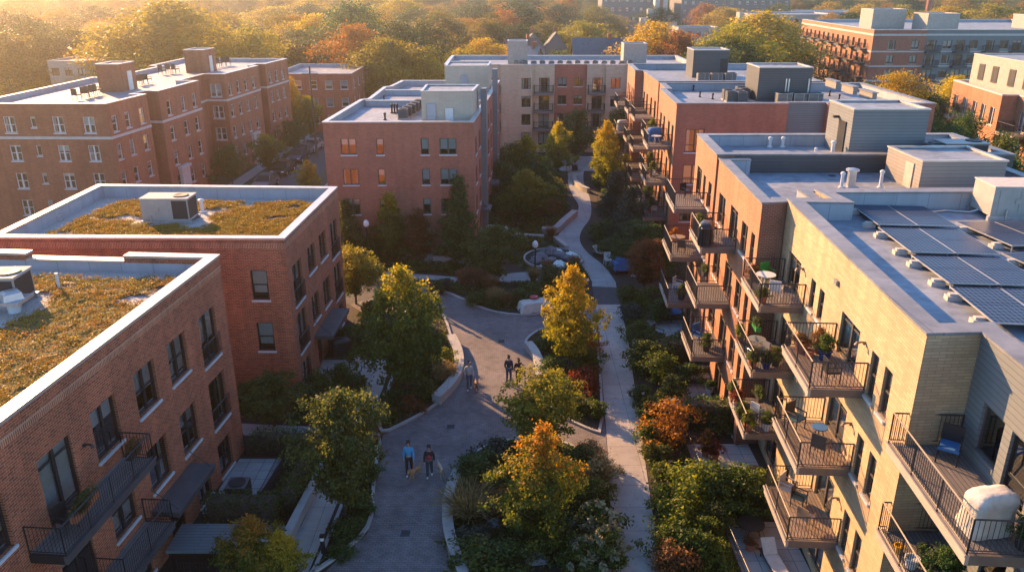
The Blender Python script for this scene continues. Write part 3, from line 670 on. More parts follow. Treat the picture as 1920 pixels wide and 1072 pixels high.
for zt in (11.4, 8.15, 4.9, 1.9):
    for u in (1, 3, 5.4, 7): R4.add(i4, u, u+1, zt-1.9, zt, 'plain1', 'frame_br', sill=None)
    for u in (1.2, 3.4, 6.4, 9): R4.add(i4b, u, u+1.1, zt-1.9, zt, 'plain1', 'frame_br', sill=None)
R4.finish()
for z in (9.55, 6.3, 3.05): R4.balcony(i4, 4.6, 8.1, z, depth=1.9); R4.balcony(i4b, 6.5, 9.6, z, depth=2.1); R4.balcony(i4b, 1.2, 4.2, z, depth=2.1)
# roof huts
o = R1.penthouse([(22.0,42.4),(26.6,42.5),(26.6,46.6),(22.0,46.6)], 12.355, 14.05, 'siding_tan')
mb = MB(); mb.box(21.94,43.2,12.4,21.995,44.1,13.8); R1.sub('door', mb, 'stucco_lt', o)
o = R2.penthouse([(20.95,49.6),(25.6,49.6),(25.6,53.6),(20.95,53.6)], 12.755, 15.75, 'siding')
mb = MB(); mb.box(20.88,50.4,12.8,20.945,51.5,14.9); R2.sub('door', mb, 'frame_dk', o); mb = MB(); mb.box(20.6,51.7,14.95,20.94,51.9,15.1); R2.sub('wall_lamp', mb, 'frame_dk', o)
o = R3.penthouse([(22.7,75.6),(27.6,75.6),(27.6,79.8),(22.7,79.8)], 12.755, 15.75, 'siding_dk')
for x in (25.2, 25.45, 27.3):
    mb = MB(); mb.box(x,75.5,12.8,x+.12,75.595,14.8); R3.sub('conduit', mb, 'steel', o)
o = R4.penthouse([(20.6,94.1),(24.6,94.1),(24.6,97.8),(20.6,97.8)], 12.905, 15.9, 'siding_dk')
mb = MB(); mb.box(23.7,94.03,12.95,24.5,94.095,15.0); R4.sub('door', mb, 'grille', o)
for k, (x0, x1) in enumerate(((28.4,30.6),(31.4,33.6),(34.2,35.4))):
    mb = MB(); y = 69.2+k*0; mb.box(31.6,71.5+k*4.2,13.35,32.0 if k else 32.0,74.3+k*4.2,14.0)
    o = R3.part('raised_parapet', mb, ['siding_tan']); c = MB(); c.box(31.5,71.4+k*4.2,14.0,32.1,74.4+k*4.2,14.08); R3.sub('coping', c, 'coping_tan', o)
# ---- far right: big brick and grey block, and orange terrace at the right edge
FR = Bld('apartment_block', 'large five storey block, half red brick and half grey, at the upper right', [(66.2,153.2),(76,153.2),(76,153.6),(118,153.6),(118,199),(68.6,199)], 15, 14.4, 'brick_r', pt=.5, cop='coping')
FR.emat[0] = 'brick_c'; FR.emat[2] = 'siding'
il = find(FR, (68.6,199), (66.2,153.2))
FR.emat[il] = 'brick_r'
HR = (13.2, 10.6, 8.0, 5.4)
FR.grid(il, [1.8+3.1*k for k in range(14)], HR, 1.3, 1.6, 'plain2', 'frame_br', sill='stone'); FR.grid(0, (3.6,7.9), HR, 1.3, 1.55, 'plain2', 'frame_br', blind=.8, sill='stone')
FR.grid(2, (4.2,9.0,14.6,19.5), HR, 1.6, 1.5, 'plain2', 'frame_br', sill='stone'); FR.grid(2, (1.3,6.6,12.0,17), HR, 1.7, 1.9, 'door2', 'frame_br', sill=None)
for z in HR:
    for u in (1.3,6.6,12.0,17): FR.balcony(2, u-1.3, u+1.3, z-1.9, depth=1.3, rail='rail_dk', beam='frame_dk', fascia='siding_dk', rh=1.0)
    for k in range(1, 14, 2): FR.balcony(il, .2+3.1*k, 3.2+3.1*k, z-1.65, depth=1.2, rail='rail_dk', beam='frame_dk', fascia='siding_dk', rh=1.0)
FR.finish(bands=[(14.0,14.35,'stone',.06),(11.1,11.35,'stone',.06),(8.5,8.75,'stone',.06),(5.9,6.15,'stone',.06)])
for x, y, w, d, z1 in ((71,166,6.5,6,18.2),(79,160,6,6,17.6),(104,170,5,5,17)):
    FR.penthouse([(x,y),(x+w,y),(x+w,y+d),(x,y+d)], 14.405, z1, 'tower')
RR = Bld('apartment_block', 'orange brick terrace with set back cream top storey at the right edge of view', [(51.3,85.3),(52.9,85.1),(52.3,70),(68,70),(68,99),(53.3,99)], 12, 11.6, 'brick_r', pt=.4, cop='stone', copt=.15)
irr = find(RR, (53.3,99), (51.3,85.3)); ir2 = find(RR, (52.9,85.1), (52.3,70))
for z in (10.6, 7.3, 4.0):
    for u in (1.6, 4.6, 7.4, 9.8, 12.2): RR.add(irr, u-.6, u+.6, z-1.9, z, 'plain2', 'frame_wh', sill='stone', blind=.9)
    for u in (1.6, 4.6, 7.4, 10.6): RR.add(ir2, u-.7, u+.7, z-2.1, z, 'plain2', 'frame_wh', sill='stone', blind=.9)
RR.finish()
RR.balcony(irr, 2.6, 6.2, 8.6, depth=2.0, beam='beam', deck='deck'); RR.balcony(ir2, .3, 3.6, 8.4, depth=1.8); RR.balcony(irr, 2.6, 6.2, 5.3, depth=1.8); RR.balcony(ir2, 6.3, 9.2, 8.4, depth=1.6)
up = RR.penthouse([(54.0,84),(53.6,71),(66,71),(66,98),(54.6,98)], 11.605, 15.2, 'stucco_lt', cop='stone')
for k, y in enumerate((73,76,79.5,82,85.5,88.5,92,95)):
    mb = MB(); x = (53.6+(y-71)/13*.4) if y < 84 else 54.0+(y-84)/14*.6; mb.box(x-.06, y, 12.5, x+.2, y+1.2, 14.3, 0); mb.box(x-.07, y+.1, 12.6, x-.05, y+.55, 14.2, 1); mb.box(x-.07, y+.65, 12.6, x-.05, y+1.1, 14.2, 1); RR.sub('window', mb, ['frame_br','grille'], up)
# ---- mid-distance and far buildings
def house(label, cx, cy, w, d, h, rh, wallm, roofm, rz=0, chim=True, ridge='x', cat='house'):
    t = thing('house', label, cat, (cx, cy, 0), rz)
    mb = MB(); mb.box(-w/2,-d/2,0,w/2,d/2,h)
    for s in ((-1,1)): mb.q([(s*w/2,-d/2,h),(s*w/2,d/2,h),(s*w/2,0,h+rh)][::s])
    put('wall', mb.mesh('wall', [wallm]), t)
    r = MB(); ov = .35
    for s in (-1, 1):
        a = [(-w/2-ov, s*(d/2+ov), h-ov*rh/(d/2)), (w/2+ov, s*(d/2+ov), h-ov*rh/(d/2)), (w/2+ov, 0, h+rh), (-w/2-ov, 0, h+rh)]
        b = [(x,y,z+.15) for x, y, z in a]
        if s > 0: a, b = a[::-1], b[::-1]
        r.q(b); r.q(a[::-1])
        for k in range(4): r.q([a[k], a[(k+1)%4], b[(k+1)%4], b[k]])
    ro = put('roof', r.mesh('roof', [roofm]), t)
    if chim:
        c = MB(); c.box(w*.2,-.4,h+rh*.6,w*.2+.7,.4,h+rh+1.0); put('chimney', c.mesh('chimney', ['brick_f']), ro)
    for x in (-w*.28, 0, w*.28):
        for zz in ([1.0] if h < 4 else [1.0, 3.6]):
            f = MB(); f.box(x-.5,-d/2-.05,zz,x+.5,-d/2+.01,zz+1.4); fo = put('window', cached('hw'+str((round(x,2),zz,d)), lambda: f.mesh('window', ['frame_wh'])), t)
            g = MB(); g.box(x-.42,-d/2-.07,zz+.08,x+.42,-d/2-.045,zz+1.32); put('pane', cached('hp'+str((round(x,2),zz,d)), lambda: g.mesh('pane', ['grille'])), fo)
    return t
def farblock(label, x0, y0, x1, y1, z, wallm, rows, cols, fm='frame_wh', tower=None, sash='dh1', h0=1.4):
    b = Bld('apartment_block' if rows < 4 else 'office_block', label, [(x0,y0),(x1,y0),(x1,y1),(x0,y1)], z, z-.5, wallm, pt=.35)
    pit = (z-1.0)/rows
    for r in range(rows):
        zt = z-1.0-r*pit
        for c in range(cols): u = (x1-x0)*(c+.5)/cols; b.add(0, u-.6, u+.6, zt-h0, zt, sash, fm)
        for c in range(4): u = (y1-y0)*(c+.5)/4; b.add(1, u-.5, u+.5, zt-h0, zt, sash, fm)
    b.finish()
    for tw in (tower or []): b.penthouse(*tw)
    return b
farblock('brown brick block with white roof beyond the street trees, left of the plum block', -38.5, 133, -26, 150, 9.3, 'brick_f', 3, 5)
farblock('low grey flat roofed building half hidden behind the trees left of centre', -47, 190, -33, 205, 7.5, 'stucco_lt', 2, 5)
house('white sided house with blue grey gable roof behind the beige block', 4.9, 203, 7, 6, 8.4, 3.2, 'stucco_lt', 'slate', R(90))
house('brown roofed house just left of the white house behind the beige block', 2.0, 196, 7, 7, 7.8, 3.0, 'brick_f', 'shingle_br', R(12))
house('dark house with blue slate gable right of the white house', 10.6, 205, 7, 6, 8.0, 3.8, 'office', 'slate', R(90))
house('big hall with a broad blue grey slate roof behind the beige block', 17.7, 172, 10, 9, 7.8, 4.6, 'brick_c', 'slate', 0)
house('low house with pale grey sloping roof seen right of the left beige roof tower', 3.1, 160, 5, 7, 7.2, 4.4, 'brick_r', 'coping_tan', R(-35))
house('small grey house among the trees left of the yellow green tree', -33, 178, 12, 9, 4.5, 3, 'stucco_lt', 'slate', R(8))
farblock('dark brown office block on the skyline, the left one of two', 42, 395, 72, 415, 17.5, 'office', 4, 9, tower=[([(60,398),(64,398),(64,402),(60,402)], 17, 25, 'stucco_lt')])
farblock('dark brown office block on the skyline, the right and wider one of two', 78, 390, 128, 420, 24, 'office', 6, 14)
farblock('charcoal flat roofed block in front of the skyline offices', 92, 300, 140, 320, 13, 'siding_dk', 4, 12, fm='frame_dk')
def stack(label, x, y, w, h, m):
    t = thing('brick_chimney', label, 'chimney', (x, y, 0)); mb = MB()
    mb.lathe([(w*.62,0),(w*.5,h*.5),(w*.45,h)], 10); put('shaft', mb.mesh('shaft', [m]), t)
    c = MB(); c.lathe([(w*.5,h),(w*.56,h+.3),(w*.56,h+.9),(w*.3,h+.9)], 10); put('cap', c.mesh('cap', ['stone']), t)
x, z = V(1745, 0, 330); stack('slim brick smokestack rising above the far right woods', x, 330, 2.6, 21, 'brick_c')
# tall stone church tower behind the beige block
t = thing('church_tower', 'tall pale stone tower with stepped buttress in front of the skyline offices', 'tower', (52.5, 300, 0))
mb = MB(); mb.box(-2.2,-2.2,0,2.2,2.2,26); put('shaft', mb.mesh('shaft', ['stone']), t)
mb = MB(); mb.box(-7,-2,0,-2.21,2,11.5); mb.box(-4.5,-1.9,11.5,-2.21,1.9,14.5); mb.box(2.21,-2,0,6,2,12); put('buttress', mb.mesh('buttress', ['stone']), t)
mb = MB(); mb.box(-.6,-2.26,8,.6,-2.19,20); put('brick_panel', mb.mesh('brick_panel', ['brick_c']), t)
for k, (px, py, Y, w, d, lab) in enumerate([(1495,28,260,26,22,'white flat roofed building left of the large far block roof'),(1570,22,330,34,20,'pale roofed low building beyond the large far block'),(90,68,210,14,10,'low building with sunlit white roof deep in the hazy trees at far left'),(150,115,150,12,9,'low building with sunlit white roof just behind the long brown block'),(210,104,165,10,8,'small white roofed building behind the long brown block roof hut'),(1310,52,250,12,10,'small white building between trees left of the far block')]):
    x, z = V(px, py, Y); z = max(5, z)
    b = Bld('flat_roofed_building', lab, [(x-w/2,Y),(x+w/2,Y),(x+w/2,Y+d),(x-w/2,Y+d)], z, z-.3, 'stucco_lt', pt=.3)
    for c in range(5): b.add(0, w*(c+.5)/5-.7, w*(c+.5)/5+.7, z-2.6, z-1.2, 'plain2')
    b.finish(roof='membrane')
# ================================================================ GROUND
def G(px): return [U(x, y) for x, y in px]
def sheet(name, poly, z, mat, kind='structure', label=None):
    mb = MB(); n = len(poly)
    ar = sum(poly[i][0]*poly[(i+1)%n][1]-poly[(i+1)%n][0]*poly[i][1] for i in range(n))
    if ar < 0: poly = poly[::-1]
    mb.q([(x,y,z) for x, y in poly]); o = mb.build(name, [mat]); return tag(o, kind=kind, label=label)
def smooth_poly(pts, it=2, closed=True):
    for _ in range(it):
        out = []; n = len(pts)
        for i in range(n if closed else n-1):
            a, b = pts[i], pts[(i+1) % n]
            out += [(a[0]*.75+b[0]*.25, a[1]*.75+b[1]*.25), (a[0]*.25+b[0]*.75, a[1]*.25+b[1]*.75)]
        pts = out if closed else [pts[0]]+out+[pts[-1]]
    return pts
sheet('ground', [(-1500,-60),(1500,-60),(1500,2600),(-1500,2600)], -.02, 'terrain')
sheet('planting_soil', [(-34,8),(14.5,8),(14.5,115.5),(-16,115.5),(-16,66),(-34,66)], -.008, 'mulch')
pav = [(570,1110)]+[(640,1042),(688,1000),(703,960),(702,930),(706,880),(718,815),(770,790),(813,766),(848,735),(866,700),(864,665),(850,640),(838,600),(822,575),(800,548),(700,600),(640,560),(690,520),(806,538),(900,570),(1016,585),(1117,571),(1121,640),(1142,885),(1166,1110)]
sheet('paved_drive', G(pav), .0, 'pavers')
sheet('side_road', [(-31,55.5),(-14,55.5),(-12.2,57.2),(-10.5,58.5),(-9.6,61.6),(-12,63.2),(-31,63.2)], .006, 'asphalt')
sheet('street', [(-31.6,66),(-24.5,66),(-24.8,175),(-31.2,175)], -.003, 'asphalt')
sheet('side_road', [(-31.5,55.4),(-24.5,55.4),(-24.5,66.1),(-31.5,66.1)], -.0035, 'asphalt')
sheet('pavement', [(-35.5,70),(-33.4,70),(-32.2,140),(-33.4,140)], .004, 'walk_gr')
sheet('pavement', [(-22.6,64),(-20.8,64),(-21.5,150),(-23.2,150)], .004, 'walk_gr')
sheet('asphalt_patch', G([(1110,536),(1155,538),(1163,572),(1117,572)]), .008, 'asphalt')
sheet('pale_walk', G([(1117,571),(1163,571),(1178,640),(1243,1100),(1167,1100),(1142,880),(1124,640)]), .010, 'walk')
path = [(1060,312),(1066,330),(1064,342),(1073,367),(1088,387),(1077,407),(1048,437),(1041,452),(1063,471),(1090,494),(1110,528),(1110,537),(1156,539),(1154,528),(1134,498),(1100,474),(1085,451),(1090,431),(1110,407),(1107,370),(1097,353),(1093,335),(1096,312)]
left, right = path[:11], path[13:]
sheet('winding_path', smooth_poly(G(left), 2, False)+G(path[11:13])+smooth_poly(G(right), 2, False), .012, 'walk_gr')
sheet('courtyard_patio', [(6.5,103.5),(13.2,103.5),(13.2,113),(4.5,113),(5,108)], .009, 'walk_gr')
sheet('cross_path', G([(706,508),(862,520),(969,511),(1075,505),(1098,512),(1106,528),(1023,526),(969,527),(862,528),(705,517)]), .007, 'walk_gr')
sheet('garden_path', [(-9.75,26),(-8.55,26),(-8.0,38),(-7.75,47.3),(-8.9,47.3),(-9.2,38)], .011, 'walk')
sheet('garden_path', [(-12.35,44.6),(-8.42,44.6),(-8.42,47.2),(-12.3,47.2)], .013, 'walk')
sheet('garden_path', [(-24,37.7+1.0),(-8.9,37.4),(-8.85,38.6),(-24,39.9)], .0095, 'walk_gr')
sheet('garden_path', [(-13.95,29.2),(-11.2,29.0),(-9.35,28.8),(-9.3,30.0),(-11.2,30.2),(-13.9,30.5)], .0125, 'walk_gr')
PATIOS = [(9.3,12.5,50.3,53.8),(9.2,11.9,41.2,45.2),(9.3,12.6,32.6,37.0),(9.6,12.5,25.0,30.4),(10,13.9,63,68)]
for k, (x0, x1, y0, y1) in enumerate(PATIOS): sheet('patio', [(x0,y0),(x1,y0),(x1,y1),(x0,y1)], .004, 'slab')
sheet('patio', [(-14.4,31.0),(-12.3,31.0),(-11.9,35.6),(-14.1,35.6)], .004, 'slab')
sheet('garden_path', [(7.6,37.4),(9.4,37.4),(9.4,38.4),(7.7,38.4)], .0085, 'walk')
sheet('lawn', G([(985,430),(1040,448),(1062,475),(1060,500),(985,508),(940,480),(940,440)]), .002, 'lawn')
sheet('lawn', G([(1160,540),(1200,545),(1205,575),(1165,572)]), .002, 'lawn')
# kerbed planting islands
ISL = {'lower': [(862,1090),(834,1012),(829,971),(838,925),(857,889),(880,855),(907,838),(935,827),(1010,822),(1066,829),(1100,858),(1142,886),(1158,1000),(1166,1090)],
       'upper': [(1009,619),(986,635),(982,649),(996,662),(1009,676),(1006,710),(1012,745),(1040,778),(1074,794),(1105,808),(1133,816),(1128,700),(1121,640),(1112,598),(1060,602)],
       'left lower': [(570,1090),(640,1042),(688,1000),(703,960),(702,930),(706,880),(718,815),(696,812),(676,850),(646,930),(592,1060)],
       'left upper': [(718,815),(770,790),(813,766),(848,735),(866,700),(864,665),(850,640),(838,600),(822,575),(795,552),(760,575),(745,640),(745,690),(735,700),(706,800)],
       'grass': [(806,538),(858,558),(902,580),(942,590),(986,593),(1016,590),(1060,570),(1098,560),(1085,535),(1023,530),(969,530),(862,531),(812,531)]}
ISLG = {k: smooth_poly(G(v), 1) for k, v in ISL.items()}
def ccw(p):
    a = sum(p[i][0]*p[(i+1)%len(p)][1]-p[(i+1)%len(p)][0]*p[i][1] for i in range(len(p)))
    return p if a > 0 else p[::-1]
for k in ISLG:
    ISLG[k] = ccw(ISLG[k]); mb = MB(); ring(mb, ISLG[k], 0, .16, -.01, .13); o = mb.build('kerb', ['kerb']); tag(o, kind='structure')
    sheet('planting_bed', offset(ISLG[k], .15), .07, 'mulch')
def wall_along(name, pts, th, h, mat, label, it=2, cat='garden wall'):
    pts = smooth_poly(pts, it, False) if it else pts
    P = [Vector(p) for p in pts]; Lf, Rt = [], []
    for i, p in enumerate(P):
        d = (P[min(i+1, len(P)-1)]-P[max(i-1, 0)]).normalized(); n = Vector((-d.y, d.x)); Lf.append(p+n*th/2); Rt.append(p-n*th/2)
    t = thing(name, label, cat, (P[0].x, P[0].y, 0)); mb, cb = MB(), MB()
    for w, z0, z1, k in ((mb, -.02, h-.08, 0), (cb, h-.08, h, .03)):
        Lo = [l+(l-r).normalized()*k for l, r in zip(Lf, Rt)]; Ro = [r+(r-l).normalized()*k for l, r in zip(Lf, Rt)]
        for i in range(len(P)-1):
            a, b, c, d = Ro[i], Ro[i+1], Lo[i+1], Lo[i]
            w.q([(*a,z1),(*b,z1),(*c,z1),(*d,z1)]); w.q([(*a,z0),(*b,z0),(*b,z1),(*a,z1)]); w.q([(*c,z0),(*d,z0),(*d,z1),(*c,z1)])
            if i == 0: w.q([(*d,z0),(*a,z0),(*a,z1),(*d,z1)])
            if i == len(P)-2: w.q([(*b,z0),(*c,z0),(*c,z1),(*b,z1)])
    put('wall_body', mb.mesh('wall_body', [mat], t.location), t); put('coping', cb.mesh('coping', ['kerb'], t.location), t)
    return t
wall_along('seat_wall', G([(818,757),(848,728),(862,700),(860,668),(846,640)]), .55, .55, 'concrete', 'pale curved concrete seat wall on the left edge of the paved drive')
wall_along('seat_wall', G([(990,652),(1003,668),(1012,690),(1012,715)]), .5, .5, 'concrete', 'short pale seat wall on the right edge of the drive below the bright yellow maple')
wall_along('seat_wall', G([(870,1090),(846,1030),(837,975),(845,925),(860,893)]), .42, .5, 'concrete', 'long pale curving wall around the nearest planting island')
wall_along('seat_wall', G([(1016,437),(1042,438),(1054,424),(1078,404)]), .6, .6, 'concrete', 'curved concrete seat wall beside the winding path bend')
wall_along('seat_wall', G([(1040,452),(1063,470)]), .4, .5, 'concrete', 'short straight pale wall at the inner edge of the winding path', 0)
wall_along('planter_wall', G([(747,486),(811,493)]), .45, .75, 'concrete', 'low concrete planter wall below the plum block, left of two', 0)
wall_along('planter_wall', G([(813,494),(883,500)]), .45, .7, 'concrete', 'low concrete planter wall below the plum block, right of two', 0)
wall_along('planter_wall', G([(908,432),(948,436),(950,445)]), .4, .6, 'concrete', 'low pale planter wall left of the yellow green courtyard tree', 0)
wall_along('planter_wall', G([(950,446),(1020,450)]), .35, .5, 'concrete', 'low thin planter wall under the yellow green courtyard tree', 0)
wall_along('planter_wall', [(-10.0,26),(-9.75,30.2),(-9.25,37.0)], .3, .6, 'concrete', 'long low garden wall beside the path at the lower left', 0)
wall_along('planter_wall', [(-13.2,28.5),(-10.0,28.4)], .28, .6, 'concrete', 'short garden wall beside the nearest block entrance', 0)
wall_along('seat_wall', G([(1078,332),(1076,345),(1090,357),(1103,362)]), .4, .6, 'stucco_lt', 'white curved planter edge beside the far path')
# ================================================================ FOLIAGE
def quads_mesh(name, C0, A, B, mat, tint=None):
    n = len(C0); v = np.empty((n, 4, 3), np.float32)
    v[:,0] = C0-A; v[:,1] = C0-B*.9+A*.05; v[:,2] = C0+A; v[:,3] = C0+B*.9+A*.05
    me = bpy.data.meshes.new(name); me.vertices.add(n*4); me.loops.add(n*4); me.polygons.add(n)
    me.vertices.foreach_set('co', v.reshape(-1)); me.loops.foreach_set('vertex_index', np.arange(n*4, dtype=np.int32))
    me.polygons.foreach_set('loop_start', np.arange(0, n*4, 4, dtype=np.int32))
    if tint is not None:
        at = me.attributes.new('tint', 'FLOAT', 'FACE'); at.data.foreach_set('value', tint.astype(np.float32))
    me.materials.append(M[mat]); me.update(); me.validate(); return me
def unit(v): return v/np.maximum(np.linalg.norm(v, axis=1, keepdims=True), 1e-6)
def leafset(rs, pts, size, up=.35, outc=None):
    n = len(pts); nor = rs.normal(size=(n,3))
    if outc is not None: nor = nor*.8+unit(pts-outc)*.7
    nor[:,2] += up; nor = unit(nor); t = unit(np.cross(nor, rs.normal(size=(n,3)))); b = np.cross(nor, t)
    s = (size*(.65+.7*rs.random(n)))[:,None]
    return pts, t*s*.62, b*s*.42
PROF = {'oval': lambda t: np.sin(np.clip(t,0,1)*PI*.96+.06)**.62, 'maple': lambda t: np.sin((np.clip(t,0,1)**.62)*PI*.97+.05)**.85, 'cone': lambda t: (1-t)**.8*(.25+.75*np.minimum(1,t*6)),
        'dome': lambda t: np.sqrt(np.clip(1-(t*.98)**2,0,1))*(.6+.4*np.minimum(1,t*4)), 'column': lambda t: np.sin(np.clip(t,.02,.98)*PI)**.4*(1.05-.55*t), 'vase': lambda t: np.sin(np.clip(t**1.15,0,1)*PI*.93+.14)**.6}
def crown(seed, prof, h, r, ncl, per, leaf, clr, zb=0.0, lobes=.28, fill=.55, mat='lf_green', up=.35):
    """unit: crown of height h, radius r starting at zb; returns leaf mesh and cluster centres"""
    rs = np.random.RandomState(seed)
    ph = rs.random((6,2))*2*PI; am = rs.normal(size=6)*lobes/1.6
    t = rs.random(ncl*3); th = rs.random(ncl*3)*2*PI
    pr = PROF[prof](t); keep = rs.random(ncl*3) < (.15+pr)/1.1; t, th, pr = t[keep][:ncl], th[keep][:ncl], pr[keep][:ncl]; n = len(t)
    lob = np.ones(n)
    for k in range(6): lob += am[k]*np.sin((k//2+1.7)*th+ph[k,0]+t*(3+2*k)+ph[k,1])
    rad = (rs.random(n)**fill)*pr*r*np.clip(lob,.45,1.5)
    c = np.stack([np.cos(th)*rad, np.sin(th)*rad, zb+t*h+rs.normal(size=n)*h*.015], 1)
    k = rs.poisson(per, n)+4; idx = np.repeat(np.arange(n), k)
    off = rs.normal(size=(len(idx),3))*clr; off[:,2] *= .6
    pts = c[idx]+off; ce = np.array([0,0,zb+h*.4])
    return quads_mesh('crown', *leafset(rs, pts, leaf, up, ce), mat), c
def trunk_mesh(seed, h, r, centres, zb, nl=16, m='bark'):
    rr = random.Random(seed); mb = MB(); top = h
    pts = []; x = y = 0
    for k in range(6): pts.append((x, y, top*k/5)); x += rr.gauss(0, r*.5); y += rr.gauss(0, r*.5)
    pts[0] = (pts[0][0], pts[0][1], -.1)
    mb.tube(pts, [r*1.35, r, r*.85, r*.65, r*.4, r*.15], 7)
    cs = list(centres); rr.shuffle(cs)
    for c in cs[:nl]:
        z0 = max(zb*.75, min(top*.85, c[2]-math.hypot(c[0], c[1])*.8)); q = z0/top*5; i = min(4, int(q)); f = q-i
        a = Vector(pts[i]).lerp(Vector(pts[i+1]), f); b = Vector(c); mid = a.lerp(b, .5)+Vector((rr.gauss(0,.1), rr.gauss(0,.1), rr.uniform(-.05,.2)))
        r0 = r*.42*(1-z0/top*.6); mb.tube([a, mid, a.lerp(b, .97)], [r0, r0*.6, r0*.18], 5, cap=False)
    return mb.mesh('trunk', [m], smooth=True)
TREES = {}
def treekind(key, seed, prof, h, r, zb, ncl, per, leaf, clr, tr, **kw):
    cm, c = crown(seed, prof, h-zb, r, ncl, per, leaf, clr, zb, **kw); TREES[key] = (trunk_mesh(seed+50, h*.93, tr, c, zb), cm, h, r)
for i in range(3): treekind('maple%d' % i, 20+i, 'maple', 7.5, 2.7, 1.3, 250, 58, .165, .235, .10, lobes=.55, fill=.42)
for i in range(2): treekind('oval%d' % i, 40+i, 'oval', 6.5, 2.4, 1.2, 230, 54, .155, .23, .09, lobes=.42)
for i in range(2): treekind('cone%d' % i, 50+i, 'cone', 7.5, 2.1, .7, 260, 44, .14, .22, .09, lobes=.28)
treekind('column0', 60, 'column', 7, 1.4, .8, 220, 40, .14, .24, .08)
for i in range(4): treekind('big%d' % i, 70+i, ('dome','oval','dome','vase')[i], 15, 6.2, 3.0, 420, 38, .30, .62, .30, lobes=.42, fill=.4)
treekind('tall0', 80, 'oval', 15, 5.0, 4, 420, 34, .30, .62, .28, lobes=.5, fill=.4)
for i in range(3): treekind('mid%d' % i, 85+i, ('oval','dome','maple')[i], 10, 4.2, 2.0, 460, 46, .155, .36, .2, lobes=.45, fill=.42)
SHRUB = {}
def shrubkind(key, seed, prof, h, r, ncl, per, leaf, clr, **kw): SHRUB[key] = (crown(seed, prof, h, r, ncl, per, leaf, clr, .05, **kw)[0], h, r)
for i in range(3): shrubkind('bush%d' % i, 90+i, 'dome', 1.2, .9, 75, 34, .10, .13, lobes=.3)
for i in range(2): shrubkind('loose%d' % i, 96+i, 'oval', 1.8, 1.1, 80, 30, .11, .16, lobes=.45)
shrubkind('ball', 99, 'oval', .9, .5, 60, 34, .07, .07, lobes=.1)
shrubkind('flower', 101, 'dome', 1.2, .9, 60, 14, .16, .07, lobes=.3, fill=.2)
def grass_mesh(seed, h, r, n=650, wid=.02):
    rs = np.random.RandomState(seed); th = rs.random(n)*2*PI; rb = rs.random(n)**.5*r*.3; L = h*(.6+.5*rs.random(n)); sp = (rs.random(n)**.7)*r*1.0
    P = []
    for k in range(5):
        t = k/4; rad = rb+sp*t**1.6; z = L*(t-.28*t**3*(sp/r)); P.append(np.stack([np.cos(th)*rad, np.sin(th)*rad, z], 1))
    Cc, A, B = [], [], []
    for k in range(4):
        mid = (P[k]+P[k+1])/2; d = (P[k+1]-P[k])/2; side = unit(np.cross(d, rs.normal(size=d.shape)))*wid*(1.25-k*.25)
        Cc.append(mid); A.append(d*1.05); B.append(side)
    return quads_mesh('blades', np.concatenate(Cc), np.concatenate(A), np.concatenate(B), 'lf_straw')
GRASS = [grass_mesh(5, 1.15, .95), grass_mesh(6, 1.3, .6), grass_mesh(7, .8, .6, 300)]
def recolor(o, mat):
    o.material_slots[0].link = 'OBJECT'; o.material_slots[0].material = M[mat]
def tree(kind, x, y, h, w, mat, label, group=None, cat='tree', name='tree', rz=None):
    tm, cm, h0, r0 = TREES[kind]
    s = (w/(2*r0), w/(2*r0), h/h0)
    t = thing(name, label, cat, (x, y, 0), rnd.random()*6.28 if rz is None else rz, group, s)
    put('trunk', tm, t); c = put('crown', cm, t); recolor(c, mat); return t
def shrub(kind, x, y, h, w, mat, label=None, group=None, name='shrub', z=0.0):
    me, h0, r0 = SHRUB[kind]
    o = put(name, me, None, (x, y, z), rnd.random()*6.28); o.scale = (w/(2*r0), w/(2*r0), h/h0); recolor(o, mat)
    return tag(o, label, 'shrub', group)
